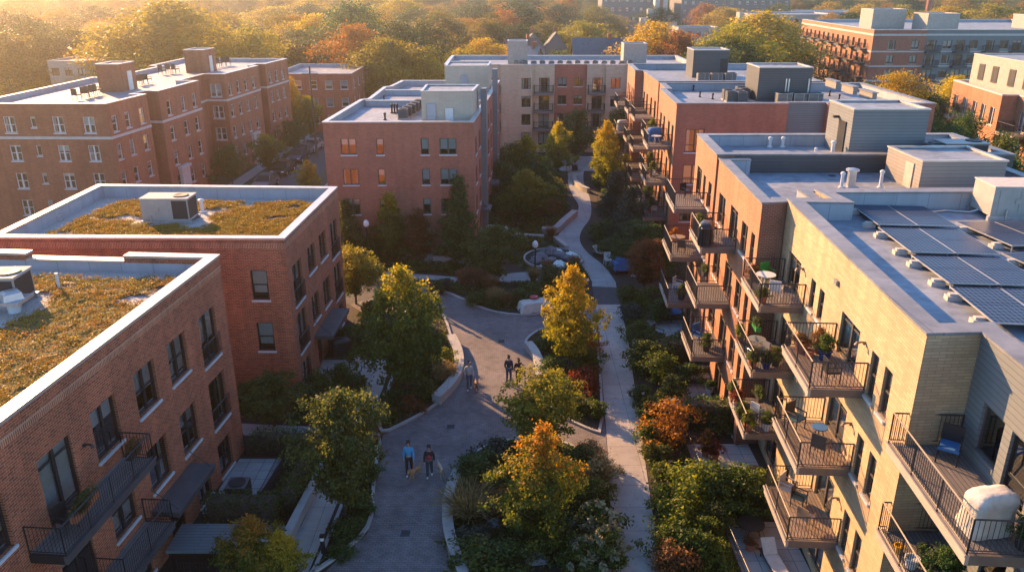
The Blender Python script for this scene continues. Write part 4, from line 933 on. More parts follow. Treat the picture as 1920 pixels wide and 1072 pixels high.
# ---- courtyard trees: base pixel, depth, height, crown width
for kind, px, Y, h, w, mat, lab in [
    ('maple0', 762, 42.3, 8.1, 4.8, 'lf_maple', 'large maple with sunlit golden top standing left of the paved drive beside the seat wall'),
    ('maple1', 1068, 45.6, 6.9, 3.5, 'lf_gold', 'bright yellow maple on the upper island between the drive and the pale walk'),
    ('oval0', 1016, 36.1, 4.7, 3.8, 'lf_yellowgreen', 'yellow green tree at the tip of the nearest planting island'),
    ('maple2', 1014, 28.6, 5.9, 3.6, 'lf_mapleor', 'orange tipped maple in the middle of the nearest planting island'),
    ('oval1', 648, 30.6, 6.6, 3.7, 'lf_olive', 'dusky green tree on the lower left island right of the nearest brick block'),
    ('oval0', 668, 57.0, 4.6, 3.8, 'lf_yellowgreen', 'glowing yellow tree at the far corner of the second red brick block'),
    ('oval1', 928, 61.3, 5.0, 4.0, 'lf_olive', 'rounded olive green tree in front of the lawn, above the grass bed'),
    ('cone0', 735, 66.5, 6.3, 4.4, 'lf_maple', 'conical tree with orange tinge under the plum block, right of the lamp post'),
    ('column0', 787, 66.4, 4.9, 2.6, 'lf_russet', 'slim russet tinged tree under the plum block between two larger conical trees'),
    ('cone1', 862, 65.9, 7.9, 4.8, 'lf_dark', 'tall dark green tree at the right corner of the plum block'),
    ('cone0', 655, 66.5, 5.8, 3.8, 'lf_olive', 'dark conical tree under the left end of the plum block'),
    ('maple0', 988, 80.5, 5.2, 5.0, 'lf_yellowgreen', 'wide yellow green tree on the courtyard lawn left of the winding path'),
    ('maple1', 985, 93.0, 6.4, 4.4, 'lf_maple', 'orange topped tree close to the plum block side in the far courtyard'),
    ('maple2', 1046, 101.0, 6.6, 3.8, 'lf_gold', 'golden tree before the red centre bay of the far beige block'),
    ('maple0', 1134, 92.0, 8.2, 3.9, 'lf_gold', 'tall golden tree right of the far end of the winding path'),
    ('oval0', 1078, 108.5, 7.2, 4.6, 'lf_olive', 'dull green tree against the far beige block behind the golden tree'),
    ('oval1', 1160, 106, 7.6, 4.2, 'lf_olive', 'grey green tree beside the right end of the far beige block'),
    ('cone1', 1150, 78.0, 5.6, 4.3, 'lf_spruce', 'grey green bushy tree right of the winding path, the farther of a pair'),
    ('cone0', 1180, 71.5, 5.8, 4.6, 'lf_spruce', 'grey green bushy tree right of the winding path, the nearer of a pair'),
    ('oval0', 1200, 65.3, 4.2, 4.2, 'lf_dark', 'dark low tree between the winding path and the right hand balconies'),
    ('loose', 1207, 59.6, 4.4, 3.2, 'lf_russet', 'small russet brown tree beside the right hand ground floor patios'),
    ('oval1', 1008, 88.0, 4.3, 4.4, 'lf_dark', 'purple dark rounded tree beside the far bend of the winding path'),
    ('oval0', 940, 88.0, 4.6, 4.0, 'lf_dark', 'dark tree below the side wall of the plum block, deeper in the courtyard'),
    ('loose', 515, 38.8, 3.2, 3.2, 'lf_olive', 'small many stemmed grey green tree between the two planted roof blocks'),
    ('maple1', 482, 25.8, 3.6, 2.6, 'lf_mapleor', 'young tree with orange tips at the bottom edge below the entrance canopy'),
    ('maple0', 535, 25.6, 3.1, 2.0, 'lf_gold', 'small yellow tipped sapling at the bottom edge right of the orange tipped one'),
    ]:
    x = (px-960)/FPX*(Y*_c+CAM_H*_s)
    kd = kind if kind != 'loose' else ('oval0' if px > 900 else 'oval1')
    tree(kd, x, Y, h, w, mat, lab)
# ---- street trees
for kind, px, base, top, w, mat, lab in [
    ('oval0', 436, 345, 272, 3.8, 'lf_olive', 'olive street tree before the third bay of the long brown block'), ('oval1', 505, 324, 252, 4.2, 'lf_maple', 'bronze green street tree left of the parked cars'),
    ('oval0', 380, 352, 312, 3.6, 'lf_dark', 'dark low street tree before the second bay of the long brown block'), ('maple0', 556, 262, 146, 3.4, 'lf_gold', 'tall yellow street tree at the right end of the long brown block'),
    ('oval1', 583, 264, 180, 3.6, 'lf_yellowgreen', 'yellow green street tree right of the tall yellow one'), ('oval0', 551, 286, 226, 3.8, 'lf_dark', 'dark green street tree between the parked cars and the long brown block'),
    ('maple2', 580, 362, 302, 2.9, 'lf_gold', 'small orange yellow tree by the street just above the second planted roof')]:
    x, Y = U(px, base); _, z = V(px, top, Y); tree(kind, x, Y, z, w, mat, lab)
# ---- trees behind the right hand row and woods beyond
FAR = []
def far(px, top, Y, w, mat, words, zone, kind=None, h=None):
    x, z = V(px, top, Y); FAR.append((px, Y, x, max(5, z if h is None else h), w, mat, words, zone, kind))
Z1, Z2, Z3, Z4, Z5 = 'behind the long brown block', 'in the nearest woods left of centre', 'in the hazy far woods at left', 'behind the beige block', 'right of the right row'
for px, top, w, mat, wd, kd in [(40,150,15,'lf_maple','hazy golden','big0'),(120,185,12,'lf_yellowgreen','low yellow green','big1'),(205,75,14,'lf_gold','spreading amber','big2'),(310,8,20,'lf_yellowgreen','very tall many limbed','tall0'),(395,95,13,'lf_gold','pale gold','big1'),(430,80,12,'lf_orange','small orange','big0'),(470,55,13,'lf_yellowgreen','yellowish round','big2')]:
    far(px, top, 148+rnd.random()*12, w, mat, wd, Z1, kd)
for px, top, w, mat, wd, kd in [(545,45,16,'lf_maple','broad bronze','big0'),(590,30,13,'lf_gold','orange crowned','big1'),(655,8,16,'lf_dark','dark leafy','big3'),(610,90,12,'lf_olive','olive drooping','big2')]:
    far(px, top, 185+rnd.random()*14, w, mat, wd, Z2, kd)
for px, top, Y, w, mat, wd, kd in [(715,75,150,15,'lf_yellowgreen','large yellow green','big0'),(775,85,150,14,'lf_maple','green gold','big2'),(750,0,300,22,'lf_maple','hazy green gold','big1'),(815,35,225,17,'lf_olive','dark olive domed','big0'),(885,38,240,14,'lf_orange','orange topped','big2'),(905,75,175,12,'lf_gold','low golden','big1'),(865,95,165,9,'lf_gold','small bright yellow','big0')]:
    far(px, top, Y, w, mat, wd, 'in the woods above the plum block', kd)
for px, top, Y, w, mat, wd, kd in [(975,8,255,22,'lf_orange','great rounded orange','big0'),(1050,10,300,16,'lf_dark','dark pointed','big3'),(1098,42,210,18,'lf_yellowgreen','broad domed yellow green','big2'),(1050,98,150,9,'lf_olive','low olive','big1'),(1228,45,165,15,'lf_gold','large golden','big0'),(1280,62,160,12,'lf_orange','orange gold','big2'),(1235,10,300,13,'lf_maple','round green gold','big1'),(1100,28,330,14,'lf_russet','rusty','big2')]:
    far(px, top, Y, w, mat, wd, Z4, kd)
for px, top, Y, w, mat, wd, kd in [(1375,50,150,16,'lf_yellowgreen','big rounded yellow green','big0'),(1430,28,165,19,'lf_maple','tallest green gold','tall0'),(1340,80,140,11,'lf_olive','olive shaded','big1'),(1480,70,175,13,'lf_dark','dark green','big2')]:
    far(px, top, Y, w, mat, wd, 'behind the charcoal roof huts', kd)
for px, top, Y, w, mat, wd, kd in [(1690,138,100,10,'lf_maple','tall green gold','big2'),(1630,160,110,9,'lf_dark','shaded dark green','big3'),(1795,145,112,10,'lf_gold','rounded golden','big0'),(1755,180,98,9,'lf_dark','low dark','big1'),(1725,225,74,8,'lf_dark','deep green','big0'),(1780,270,62,7,'lf_olive','broad olive','big1'),(1835,285,55,7,'lf_maple','dim green gold','big2'),(1890,260,58,7,'lf_olive','olive leafy','big0'),(1900,300,50,6,'lf_dark','dark leafy','big3'),(1815,215,74,7,'lf_dark','dense dark','big2')]:
    far(px, top, Y, w, mat, wd, Z5, kd)
for px, top, Y, w, mat, wd in [(1620,10,300,18,'lf_maple','green gold'),(1690,12,280,16,'lf_yellowgreen','yellow green'),(1780,15,240,17,'lf_maple','bronze green'),(1860,10,250,18,'lf_yellowgreen','yellow green broad'),(1910,30,230,14,'lf_orange','orange tinted'),(1460,10,330,18,'lf_olive','olive'),(1560,5,360,18,'lf_maple','golden green'),(1365,15,330,20,'lf_maple','broad golden green'),(1325,8,360,14,'lf_orange','small orange')]:
    far(px, top, Y, w, mat, wd, 'on the rise beyond the large far block')
for px, top, Y, w, mat, wd in [(30,55,260,22,'lf_gold','glowing amber'),(110,30,300,22,'lf_maple','sun bleached'),(190,45,250,18,'lf_gold','gold lit'),(255,40,230,18,'lf_maple','bronze'),(420,30,260,20,'lf_yellowgreen','pale yellow green'),(510,15,300,20,'lf_gold','gold edged'),(580,0,330,20,'lf_maple','faded green gold'),(690,-5,340,20,'lf_maple','dim bronze')]:
    far(px, top, Y, w, mat, wd, Z3)
FAR.sort(key=lambda a: (a[7], a[0])); cnt = {}
for px, Y, x, h, w, mat, wd, zone, kd in FAR:
    i = cnt.get(zone, 0); cnt[zone] = i+1
    kd = kd or 'big%d' % rnd.randrange(3)
    if Y < 128: kd = 'mid%d' % (i % 3)
    to = tree(kd, x, Y, h, w, mat, f'{wd} tree {zone}, {ordn(i)} from the left', 'trees beyond the apartment blocks')
SRC = []
for o in [o for o in COL.objects if o.get('group') == 'trees beyond the apartment blocks']:
    c = [q for q in o.children if q.name.startswith('crown')][0]
    if len(SRC) < 4 and c.data.name in ('crown',)+tuple(m.name for m in (TREES['big%d' % i][1] for i in range(4))) and c.data not in [q.data for q in SRC] and o.location.y > 220: recolor(c, 'lf_far'); SRC.append(c)
# ---- distant woods: a continuous mass of crowns
def woods(name, label, spots, srcs):
    n = len(spots); me = bpy.data.meshes.new(name); me.from_pydata([(x, y, 0) for x, y, h, r, t in spots], [], [])
    for an, f in (('sx', lambda s: s[3]/6.2), ('sz', lambda s: s[2]/15), ('rot', lambda s: (s[0]*7.1+s[1]*3.3) % 6.28), ('tint', lambda s: s[4])):
        me.attributes.new(an, 'FLOAT', 'POINT').data.foreach_set('value', [f(s) for s in spots])
    me.attributes.new('pick', 'INT', 'POINT').data.foreach_set('value', [int(abs(s[0]*13+s[1]*29)) % len(srcs) for s in spots])
    g = bpy.data.node_groups.new('wood', 'GeometryNodeTree'); g.interface.new_socket('Geometry', in_out='INPUT', socket_type='NodeSocketGeometry'); g.interface.new_socket('Geometry', in_out='OUTPUT', socket_type='NodeSocketGeometry')
    gi, go = g.nodes.new('NodeGroupInput'), g.nodes.new('NodeGroupOutput'); L = g.links.new
    def att(nm, ty='FLOAT'): a = g.nodes.new('GeometryNodeInputNamedAttribute'); a.data_type = ty; a.inputs['Name'].default_value = nm; return a.outputs[0]
    ip = g.nodes.new('GeometryNodeInstanceOnPoints'); gt = g.nodes.new('GeometryNodeJoinGeometry')
    for s in srcs[::-1]:
        oi = g.nodes.new('GeometryNodeObjectInfo'); oi.inputs['Object'].default_value = s; oi.inputs['As Instance'].default_value = True; L(oi.outputs['Geometry'], gt.inputs[0])
    sc = g.nodes.new('ShaderNodeCombineXYZ'); L(att('sx'), sc.inputs[0]); L(att('sx'), sc.inputs[1]); L(att('sz'), sc.inputs[2])
    ro = g.nodes.new('ShaderNodeCombineXYZ'); L(att('rot'), ro.inputs[2])
    L(gi.outputs[0], ip.inputs['Points']); L(gt.outputs[0], ip.inputs['Instance']); ip.inputs['Pick Instance'].default_value = True
    L(att('pick', 'INT'), ip.inputs['Instance Index']); L(ro.outputs[0], ip.inputs['Rotation']); L(sc.outputs[0], ip.inputs['Scale']); L(ip.outputs[0], go.inputs[0])
    o = put(name, me); md = o.modifiers.new('trees', 'NODES'); md.node_group = g
    return tag(o, label, 'woodland', kind='stuff')
def hills(x, y): return 6*max(0, (y-420)/300) if y > 420 else 0
sp1, sp2, sp3 = [], [], []
blocked = [(-60,-8,60,135),(-24,34,100,150),(40,145,290,425),(60,125,150,205),(22,45,168,190),(-50,-28,186,208),(-45,-20,120,155),(0,30,160,222),(84,128,255,370)]
for k in range(1500):
    y = 150+(rnd.random()**1.15)*660; x = (rnd.random()*2-1)*(y*.78+20)
    if any(a < x < b and c < y < d for a, b, c, d in blocked): continue
    q = x/y
    if .28 < q < .9 and y < 212: continue
    if .06 < q < .36 and y < 300 and (y > 200 or rnd.random() < .6): continue
    if -.08 < q < .24 and y < 215: continue
    h = 9+rnd.random()*7+hills(x, y)+ (4 if y > 350 else 0); r = 4+rnd.random()*3.5+y*.004
    (sp1 if x < -.12*y else sp2 if x < .25*y else sp3).append((x, y, h, r, rnd.random()**1.3*.75))
woods('far_woods', 'hazy amber woods filling the upper left to the horizon', sp1, SRC); woods('far_woods', 'mixed green and orange woods along the skyline in the middle', sp2, SRC); woods('far_woods', 'green gold woods beyond the large far block at right', sp3, SRC)
# ================================================================ SHRUBS AND GROUND COVER
SH = []
def sh(kind, px, py, h, w, mat, words, area, z=.07): SH.append((kind, *U(px, py), h, w, mat, words, area, z))
AL, AU, AG, AP, ALL, AW = 'on the nearest planting island', 'on the island below the yellow maple', 'in the grass bed above the drive', 'along the right edge of the pale walk', 'on the lower left island', 'in the bed beside the curved seat wall'
for a in [('bush0',905,905,1.3,2.6,'lf_dark','wide dark green shrub'),('bush1',880,895,1.0,1.8,'lf_dark','wide dark green shrub'),('bush2',930,870,1.2,2.2,'lf_spruce','blue green shrub'),('bush1',900,1060,1.0,3.0,'lf_green','low spreading green shrub'),('bush0',885,1022,.7,1.7,'lf_spruce','blue green shrub'),
          ('loose0',955,975,1.5,1.7,'lf_russet','russet leaved shrub'),('flower',1115,1010,1.7,2.2,'flower_w','white flowering shrub'),('flower',1130,1060,1.6,2.2,'flower_w','white flowering shrub'),('flower',1090,1065,1.3,1.8,'flower_w','white flowering shrub'),('bush2',1110,960,1.5,2.0,'lf_olive','olive shrub'),('bush1',1070,1050,1.2,2.2,'lf_green','low spreading green shrub'),
          ('loose1',1120,920,1.7,1.9,'lf_straw','straw coloured shrub'),('bush0',1085,890,1.3,2.2,'lf_dark','wide dark green shrub'),('bush2',950,1062,1.0,2.4,'lf_dark','wide dark green shrub'),('loose0',1105,870,1.2,1.4,'lf_straw','straw coloured shrub'),('bush0',1000,1000,1.0,2.4,'lf_dark','wide dark green shrub')]: sh(*a, AL)
for a in [('loose0',1098,735,1.4,2.2,'lf_red','red leaved shrub'),('bush0',1035,660,1.0,1.8,'lf_dark','dark green shrub'),('bush1',1045,745,1.1,2.2,'lf_dark','dark green shrub'),('bush2',1100,690,1.1,2.2,'lf_green','green shrub'),('ball',1118,785,1.0,1.2,'lf_yellowgreen','clipped yellow green shrub'),('bush1',1085,775,.9,1.6,'lf_olive','olive shrub'),('bush0',1030,700,.9,1.8,'lf_dark','dark green shrub'),('loose1',1110,660,1.2,1.5,'lf_orange','orange tinged shrub')]: sh(*a, AU)
for a in [('ball',835,545,.9,1.3,'lf_spruce','rounded blue green shrub'),('bush0',820,548,.8,1.6,'lf_dark','low dark shrub'),('bush1',975,572,1.1,2.4,'lf_dark','low dark shrub'),('bush2',1000,560,1.1,2.2,'lf_green','green shrub'),('bush0',1060,545,1.3,3.0,'lf_olive','olive shrub'),('bush1',890,570,.8,1.8,'lf_green','green shrub'),('bush2',1035,530,1.2,2.6,'lf_olive','olive shrub'),('bush0',930,575,.8,1.4,'lf_dark','low dark shrub'),('bush2',1075,520,1.2,2.4,'lf_dark','low dark shrub')]: sh(*a, AG)
for a in [('bush0',1185,600,1.1,1.8,'lf_spruce','blue green bush'),('bush1',1200,640,1.3,2.2,'lf_green','leafy green bush'),('bush2',1215,655,1.2,2.2,'lf_dark','dark bush'),('bush0',1210,690,1.6,2.6,'lf_green','leafy green bush'),('bush1',1240,690,1.3,2.4,'lf_dark','dark bush'),('loose0',1235,715,1.7,2.2,'lf_green','leafy green bush'),('ball',1262,745,1.2,1.7,'lf_olive','rounded olive bush'),('bush0',1200,755,1.0,1.4,'lf_dark','dark bush'),
          ('loose1',1255,835,2.3,2.8,'lf_orange','large orange leaved bush'),('bush2',1215,785,1.2,1.7,'lf_dark','dark bush'),('ball',1217,862,.8,1.0,'lf_olive','rounded olive bush'),('ball',1242,864,.8,1.1,'lf_olive','rounded olive bush'),('bush0',1213,830,1.1,1.4,'lf_dark','dark bush'),('ball',1240,905,1.0,1.2,'lf_yellowgreen','rounded yellow green bush'),('bush1',1245,950,1.1,1.6,'lf_olive','olive bush'),
          ('loose0',1295,960,2.3,2.8,'lf_gold','large yellow bush'),('loose1',1330,965,2.3,2.6,'lf_maple','large yellow green bush'),('loose0',1270,1000,1.7,2.2,'lf_gold','large yellow bush'),('bush0',1290,1050,1.4,2.4,'lf_maple','large yellow green bush'),('bush1',1250,1040,1.3,1.8,'lf_yellowgreen','bright yellow green bush'),('loose1',1375,958,2.2,2.6,'lf_maple','large yellow green bush'),('loose0',1412,962,2.1,2.6,'lf_yellowgreen','bright yellow green bush'),('bush2',1320,1060,1.3,1.8,'lf_mapleor','orange flecked bush'),('bush2',1340,1000,1.4,1.6,'lf_olive','olive bush'),('bush0',1320,1030,1.4,1.5,'lf_yellowgreen','bright yellow green bush'),('bush1',1350,1065,1.1,1.5,'lf_gold','large yellow bush'),('bush0',1262,1075,1.2,2.0,'lf_russet','russet bush'),
          ('bush2',1290,715,1.0,2.0,'lf_dark','dark bush'),('bush0',1310,790,1.2,2.4,'lf_dark','dark bush'),('bush1',1350,800,1.2,2.4,'lf_dark','dark bush'),('bush1',1240,600,1.4,2.4,'lf_dark','dark bush'),('bush0',1280,650,.9,1.8,'lf_dark','dark bush'),('bush2',1220,575,1.4,2.4,'lf_olive','olive bush'),('bush0',1180,560,.9,1.8,'lf_green','leafy green bush'),('bush0',1310,670,.9,1.6,'lf_green','leafy green bush')]: sh(*a, AP)
for a in [('bush0',650,1010,.8,1.6,'lf_dark','dark ground shrub'),('bush1',680,960,.8,1.5,'lf_dark','dark ground shrub'),('bush2',690,900,.9,1.4,'lf_green','green shrub'),('loose0',690,830,1.2,1.5,'lf_russet','russet shrub'),('bush0',640,1045,.6,1.2,'lf_dark','dark ground shrub')]: sh(*a, ALL)
for a in [('loose0',825,715,1.3,1.5,'lf_straw','straw gold shrub'),('bush0',800,745,.9,1.8,'lf_olive','olive shrub'),('bush1',770,770,.8,1.6,'lf_russet','russet shrub'),('bush2',740,760,.9,1.7,'lf_dark','dark shrub'),('bush0',730,790,.6,1.3,'lf_olive','olive shrub'),('bush1',800,700,1.0,2.0,'lf_dark','dark shrub'),('loose1',835,690,1.2,1.4,'lf_gold','golden shrub'),('bush2',790,640,1.3,2.4,'lf_dark','dark shrub')]: sh(*a, AW)
AB, AC, AR, AE = 'by the second red brick block', 'below the plum block', 'right of the winding path', 'in the far courtyard beds'
for a in [('bush0',600,740,1.4,2.0,'lf_dark','dark rounded bush'),('bush1',640,720,1.2,1.8,'lf_green','green bush'),('bush2',660,730,.8,2.0,'lf_green','green bush'),('bush0',570,760,1.2,2.2,'lf_dark','dark rounded bush'),('bush1',660,650,1.3,2.4,'lf_dark','dark rounded bush'),('bush2',690,640,1.0,2.0,'lf_dark','dark rounded bush'),('bush0',470,760,1.2,2.4,'lf_dark','dark rounded bush'),('bush2',700,590,1.0,2.2,'lf_green','green bush')]: sh(*a, AB, 0)
for a in [('bush0',700,485,1.6,3,'lf_dark','dark bush'),('bush1',760,470,1.6,3,'lf_dark','dark bush'),('bush2',820,470,1.8,3,'lf_dark','dark bush'),('bush0',890,470,1.6,3,'lf_olive','olive bush'),('bush1',660,490,1.5,3,'lf_olive','olive bush'),('bush2',780,505,.8,2,'lf_green','green bush'),('bush0',845,508,.8,2,'lf_green','green bush')]: sh(*a, AC, 0)
for a in [('bush0',1128,447,1.1,2.6,'lf_green','spreading green bush'),('bush1',1135,474,1.0,2.4,'lf_green','spreading green bush'),('bush2',1150,480,1.5,3.0,'lf_dark','dark bush'),('bush0',1140,450,1.8,3.2,'lf_dark','dark bush'),('bush1',1142,395,1.6,2.8,'lf_olive','olive bush'),('bush2',1170,505,1.4,2.6,'lf_dark','dark bush'),('bush0',1215,470,2.0,3.4,'lf_olive','olive bush'),('loose0',1240,510,2.0,3.0,'lf_yellowgreen','yellow green bush'),('bush1',1130,350,1.7,2.8,'lf_dark','dark bush'),('bush2',1200,430,2.0,3.5,'lf_dark','dark bush'),('bush0',1220,395,2.0,3.5,'lf_dark','dark bush'),('bush2',1150,340,2,3.5,'lf_green','spreading green bush')]: sh(*a, AR, 0)
for a in [('bush0',930,360,1.8,3.4,'lf_dark','dark bush'),('bush1',960,335,1.8,3.4,'lf_olive','olive bush'),('bush2',1020,350,1.6,3.2,'lf_dark','dark bush'),('bush0',1035,380,1.5,3.2,'lf_olive','olive bush'),('bush1',1030,400,1.4,3.4,'lf_russet','russet bush'),('bush2',920,395,1.6,3.2,'lf_dark','dark bush'),('bush0',905,420,1.3,2.8,'lf_dark','dark bush'),('bush1',1042,365,1.2,2.4,'lf_green','green bush'),('bush2',1010,320,1.8,3.6,'lf_dark','dark bush'),('bush0',960,300,2,4,'lf_dark','dark bush'),('bush1',1036,300,1.4,2.6,'lf_dark','dark bush'),('bush2',1050,392,1.1,2.0,'lf_green','green bush'),('loose0',900,300,2.2,3.6,'lf_red','wine red bush'),('bush0',890,385,1.4,2.6,'lf_red','wine red bush')]: sh(*a, AE, 0)
SH.sort(key=lambda a: a[2]); tot, cnt = {}, {}
for a in SH: tot[(a[6],a[7])] = tot.get((a[6],a[7]), 0)+1
for kind, x, y, h, w, mat, wd, area, z in SH:
    k = (wd, area); i = cnt.get(k, 0); cnt[k] = i+1
    lab = f'{wd} {area}' + (f', {ordn(i)} nearest the camera' if tot[k] > 1 else '')
    o = shrub(kind, x, y, h, w, mat, lab, 'planted shrubs in the courtyard', 'shrub', z)
    if kind == 'flower':
        f = put('foliage', SHRUB['bush1'][0], o); f.scale = (1.0,1.0,.93); recolor(f, 'lf_green')
def gclump(i, px, py, s, mat, label, z=.07):
    x, y = U(px, py); o = put('ornamental_grass', GRASS[i], None, (x,y,z), rnd.random()*6); o.scale = (s,)*3 if not hasattr(s, '__len__') else s; recolor(o, mat)
    tag(o, label, 'ornamental grass', 'ornamental grass clumps')
gclump(0, 878, 968, (1.6,1.6,1.35), 'lf_straw', 'big arching grass clump at the left edge of the nearest planting island')
gclump(0, 905, 925, 1.1, 'lf_grass', 'smaller grey green grass clump behind the big arching one')
gclump(0, 1115, 890, 1.0, 'lf_straw', 'sunlit straw grass on the right edge of the nearest island, left one'); gclump(0, 1128, 905, 1.0, 'lf_straw', 'sunlit straw grass on the right edge of the nearest island, right one')
gclump(1, 843, 712, .9, 'lf_straw', 'golden grass tuft against the curved seat wall')
for k, (px, py, h, m, w) in enumerate([(868,540,1.7,'lf_plume','russet'),(882,537,1.8,'lf_plume','russet'),(896,540,1.8,'lf_plume','russet'),(910,543,1.6,'lf_plume','russet'),(922,548,1.5,'lf_plume','russet'),(1000,530,1.4,'lf_straw','straw'),(1025,515,1.4,'lf_plume','russet'),(925,572,1.5,'lf_straw','straw'),(934,574,1.5,'lf_straw','straw'),(950,575,1.2,'lf_plume','russet'),(1078,505,1.4,'lf_plume','russet'),(1032,452,1.6,'lf_plume','russet')]):
    gclump(1, px, py, (1.0,1.0,h/1.3), m, f'upright {w} grass clump {AG}, {ordn(k)} from left' if k < 5 else f'upright {w} grass clump near the round pool and lawn, {ordn(k-5)} counted outward', .07)
def cover(label, poly, n, mat, size, hgt, z=.07, seed=1):
    rs = np.random.RandomState(seed); P = np.array(poly); lo, hi = P.min(0), P.max(0); pts = lo+rs.random((n*2,2))*(hi-lo)
    ins = np.zeros(len(pts), bool); j = len(P)-1
    for i in range(len(P)):
        c = ((P[i,1] > pts[:,1]) != (P[j,1] > pts[:,1])) & (pts[:,0] < (P[j,0]-P[i,0])*(pts[:,1]-P[i,1])/(P[j,1]-P[i,1]+1e-9)+P[i,0]); ins ^= c; j = i
    pts = pts[ins]
    pt = np.sin(pts[:,0]*2.1+seed)+np.sin(pts[:,1]*1.7+pts[:,0]*.8+seed*2)+np.sin(pts[:,0]*5.1-pts[:,1]*3.7); pts = pts[(pt+rs.normal(size=len(pts))*.8) > -.55]; pt = np.sin(pts[:,0]*2.1+seed)+np.sin(pts[:,1]*1.7)
    zz = z+.02+rs.random(len(pts))*hgt*(1+.5*pt*.5); c = np.stack([pts[:,0],pts[:,1],zz],1)
    return tag(put('ground_cover', quads_mesh('ground_cover', *leafset(rs, c, size, .7), mat)), label, 'ground cover', kind='stuff')
cover('low dark ground cover on the nearest planting island', offset(ISLG['lower'], .3), 9000, 'lf_dark', .12, .28, seed=1)
cover('low green ground cover on the island below the yellow maple', offset(ISLG['upper'], .3), 6000, 'lf_green', .12, .25, seed=2)
cover('low ground cover on the lower left island', offset(ISLG['left lower'], .3), 4500, 'lf_dark', .10, .15, seed=3)
cover('low ground cover in the bed beside the curved seat wall', offset(ISLG['left upper'], .3), 8000, 'lf_olive', .12, .25, seed=4)
cover('low ground cover in the grass bed above the drive', offset(ISLG['grass'], .3), 6000, 'lf_dark', .14, .3, seed=5)
PW = G([(1163,571),(1178,640),(1225,950),(1243,1090)])
cover('low planting between the pale walk and the right hand patios', PW+[(9.4,26),(9.2,40),(9.1,46),(9.4,50),(10,57)], 11000, 'lf_green', .12, .35, .0, 6)
cover('low planting against the second red brick block', [(-12.3,39),(-9.3,39),(-9.0,44.4),(-12.3,44.4)], 4000, 'lf_dark', .12, .35, .0, 7)
cover('low planting beside the nearest red brick block', [(-11.5,30.6),(-10.1,30.5),(-9.5,37.2),(-11.5,37.2)], 1800, 'lf_dark', .11, .3, .0, 8)
cover('ground planting below the plum block', [(-15,64),(-3,63.8),(-2,68),(-16,68)], 6000, 'lf_dark', .16, .4, .0, 9)
cover('ground planting left of the winding path', [(-2.8,69),(2.4,70),(3.2,74),(5.0,80),(5.9,84),(6.6,92),(6.0,103),(-1.5,103)], 14000, 'lf_olive', .2, .5, .0, 10)
cover('ground planting right of the winding path', [(11,62),(14,62),(14,104),(10.9,104),(10.4,92),(10.2,80),(8.8,76),(9.6,70)], 12000, 'lf_dark', .2, .6, .0, 11)
cover('short lawn grass beside the round pool', G([(985,430),(1040,448),(1060,475),(1055,500),(985,508),(940,480),(940,440)]), 9000, 'lf_grass', .09, .08, .0, 12)
cover('short lawn grass right of the asphalt patch', G([(1160,540),(1200,545),(1205,575),(1165,572)]), 3500, 'lf_grass', .08, .06, .0, 13)
cover('fallen leaves scattered on the paved drive', G(pav), 900, 'lf_orange', .06, .006, .004, 21)
cover('fallen leaves scattered on the pale walk', G([(1117,571),(1163,571),(1178,640),(1243,1100),(1167,1100),(1142,880),(1124,640)]), 260, 'lf_russet', .055, .006, .014, 22)
# clipped hedges
def hedge(label, p0, p1, wd, h, mat='lf_dark'):
    p0, p1 = Vector(p0), Vector(p1); d = p1-p0; L = d.length; rs = np.random.RandomState(int(abs(p0.x*31+p0.y*17)))
    t = thing('hedge', label, 'hedge', ((p0.x+p1.x)/2,(p0.y+p1.y)/2,0), math.atan2(d.y,d.x))
    mb = MB(); mb.box(-L/2+.12,-wd/2+.12,.0,L/2-.12,wd/2-.12,h-.14); co = put('branches', mb.mesh('branches', ['bark']), t)
    n = int((L*wd+2*h*(L+wd))*120); A = [L*wd, L*h, L*h, wd*h, wd*h]; f = rs.choice(5, n, p=np.array(A)/sum(A)); u, v = rs.random(n)-.5, rs.random(n)
    pts = np.zeros((n,3))
    pts[f==0] = np.stack([u*L, (v-.5)*wd, np.full(n,h)],1)[f==0]; pts[f==1] = np.stack([u*L, np.full(n,-wd/2), v*h],1)[f==1]; pts[f==2] = np.stack([u*L, np.full(n,wd/2), v*h],1)[f==2]
    pts[f==3] = np.stack([np.full(n,-L/2), u*wd, v*h],1)[f==3]; pts[f==4] = np.stack([np.full(n,L/2), u*wd, v*h],1)[f==4]
    pts += rs.normal(size=pts.shape)*.06; put('foliage', quads_mesh('foliage', *leafset(rs, pts, .10, .3), mat), t)
hedge('dark clipped hedge across the front of the paved yard by the nearest block', (-13.9,30.6),(-10.6,30.5),.9,1.3)
hedge('dark clipped hedge along the garden path right of the air conditioner yard', (-10.4,31.0),(-9.9,36.6),.9,1.2)
hedge('dark clipped hedge closing the back of the air conditioner yard', (-13.6,36.4),(-10.4,36.3),.8,1.1)
hedge('dark hedge between the blue chair patio and the bench patio on the right', (9.3,47.6),(12.3,47.5),1.2,1.3)
hedge('dark tall hedge behind the flower pot patio on the right', (9.6,38.9),(12.6,38.8),1.0,1.6)
hedge('leafy hedge between the flower pot patio and the nearest right patio', (9.3,31.4),(12.6,31.3),1.1,1.4,'lf_maple')
hedge('dark hedge right of the blue tarpaulin', (10.2,56.2),(12.4,56.1),1.0,1.4)
hedge('dark hedge beside the second red brick block entrance patio', (-12.0,49.4),(-8.8,49.2),1.0,1.2)
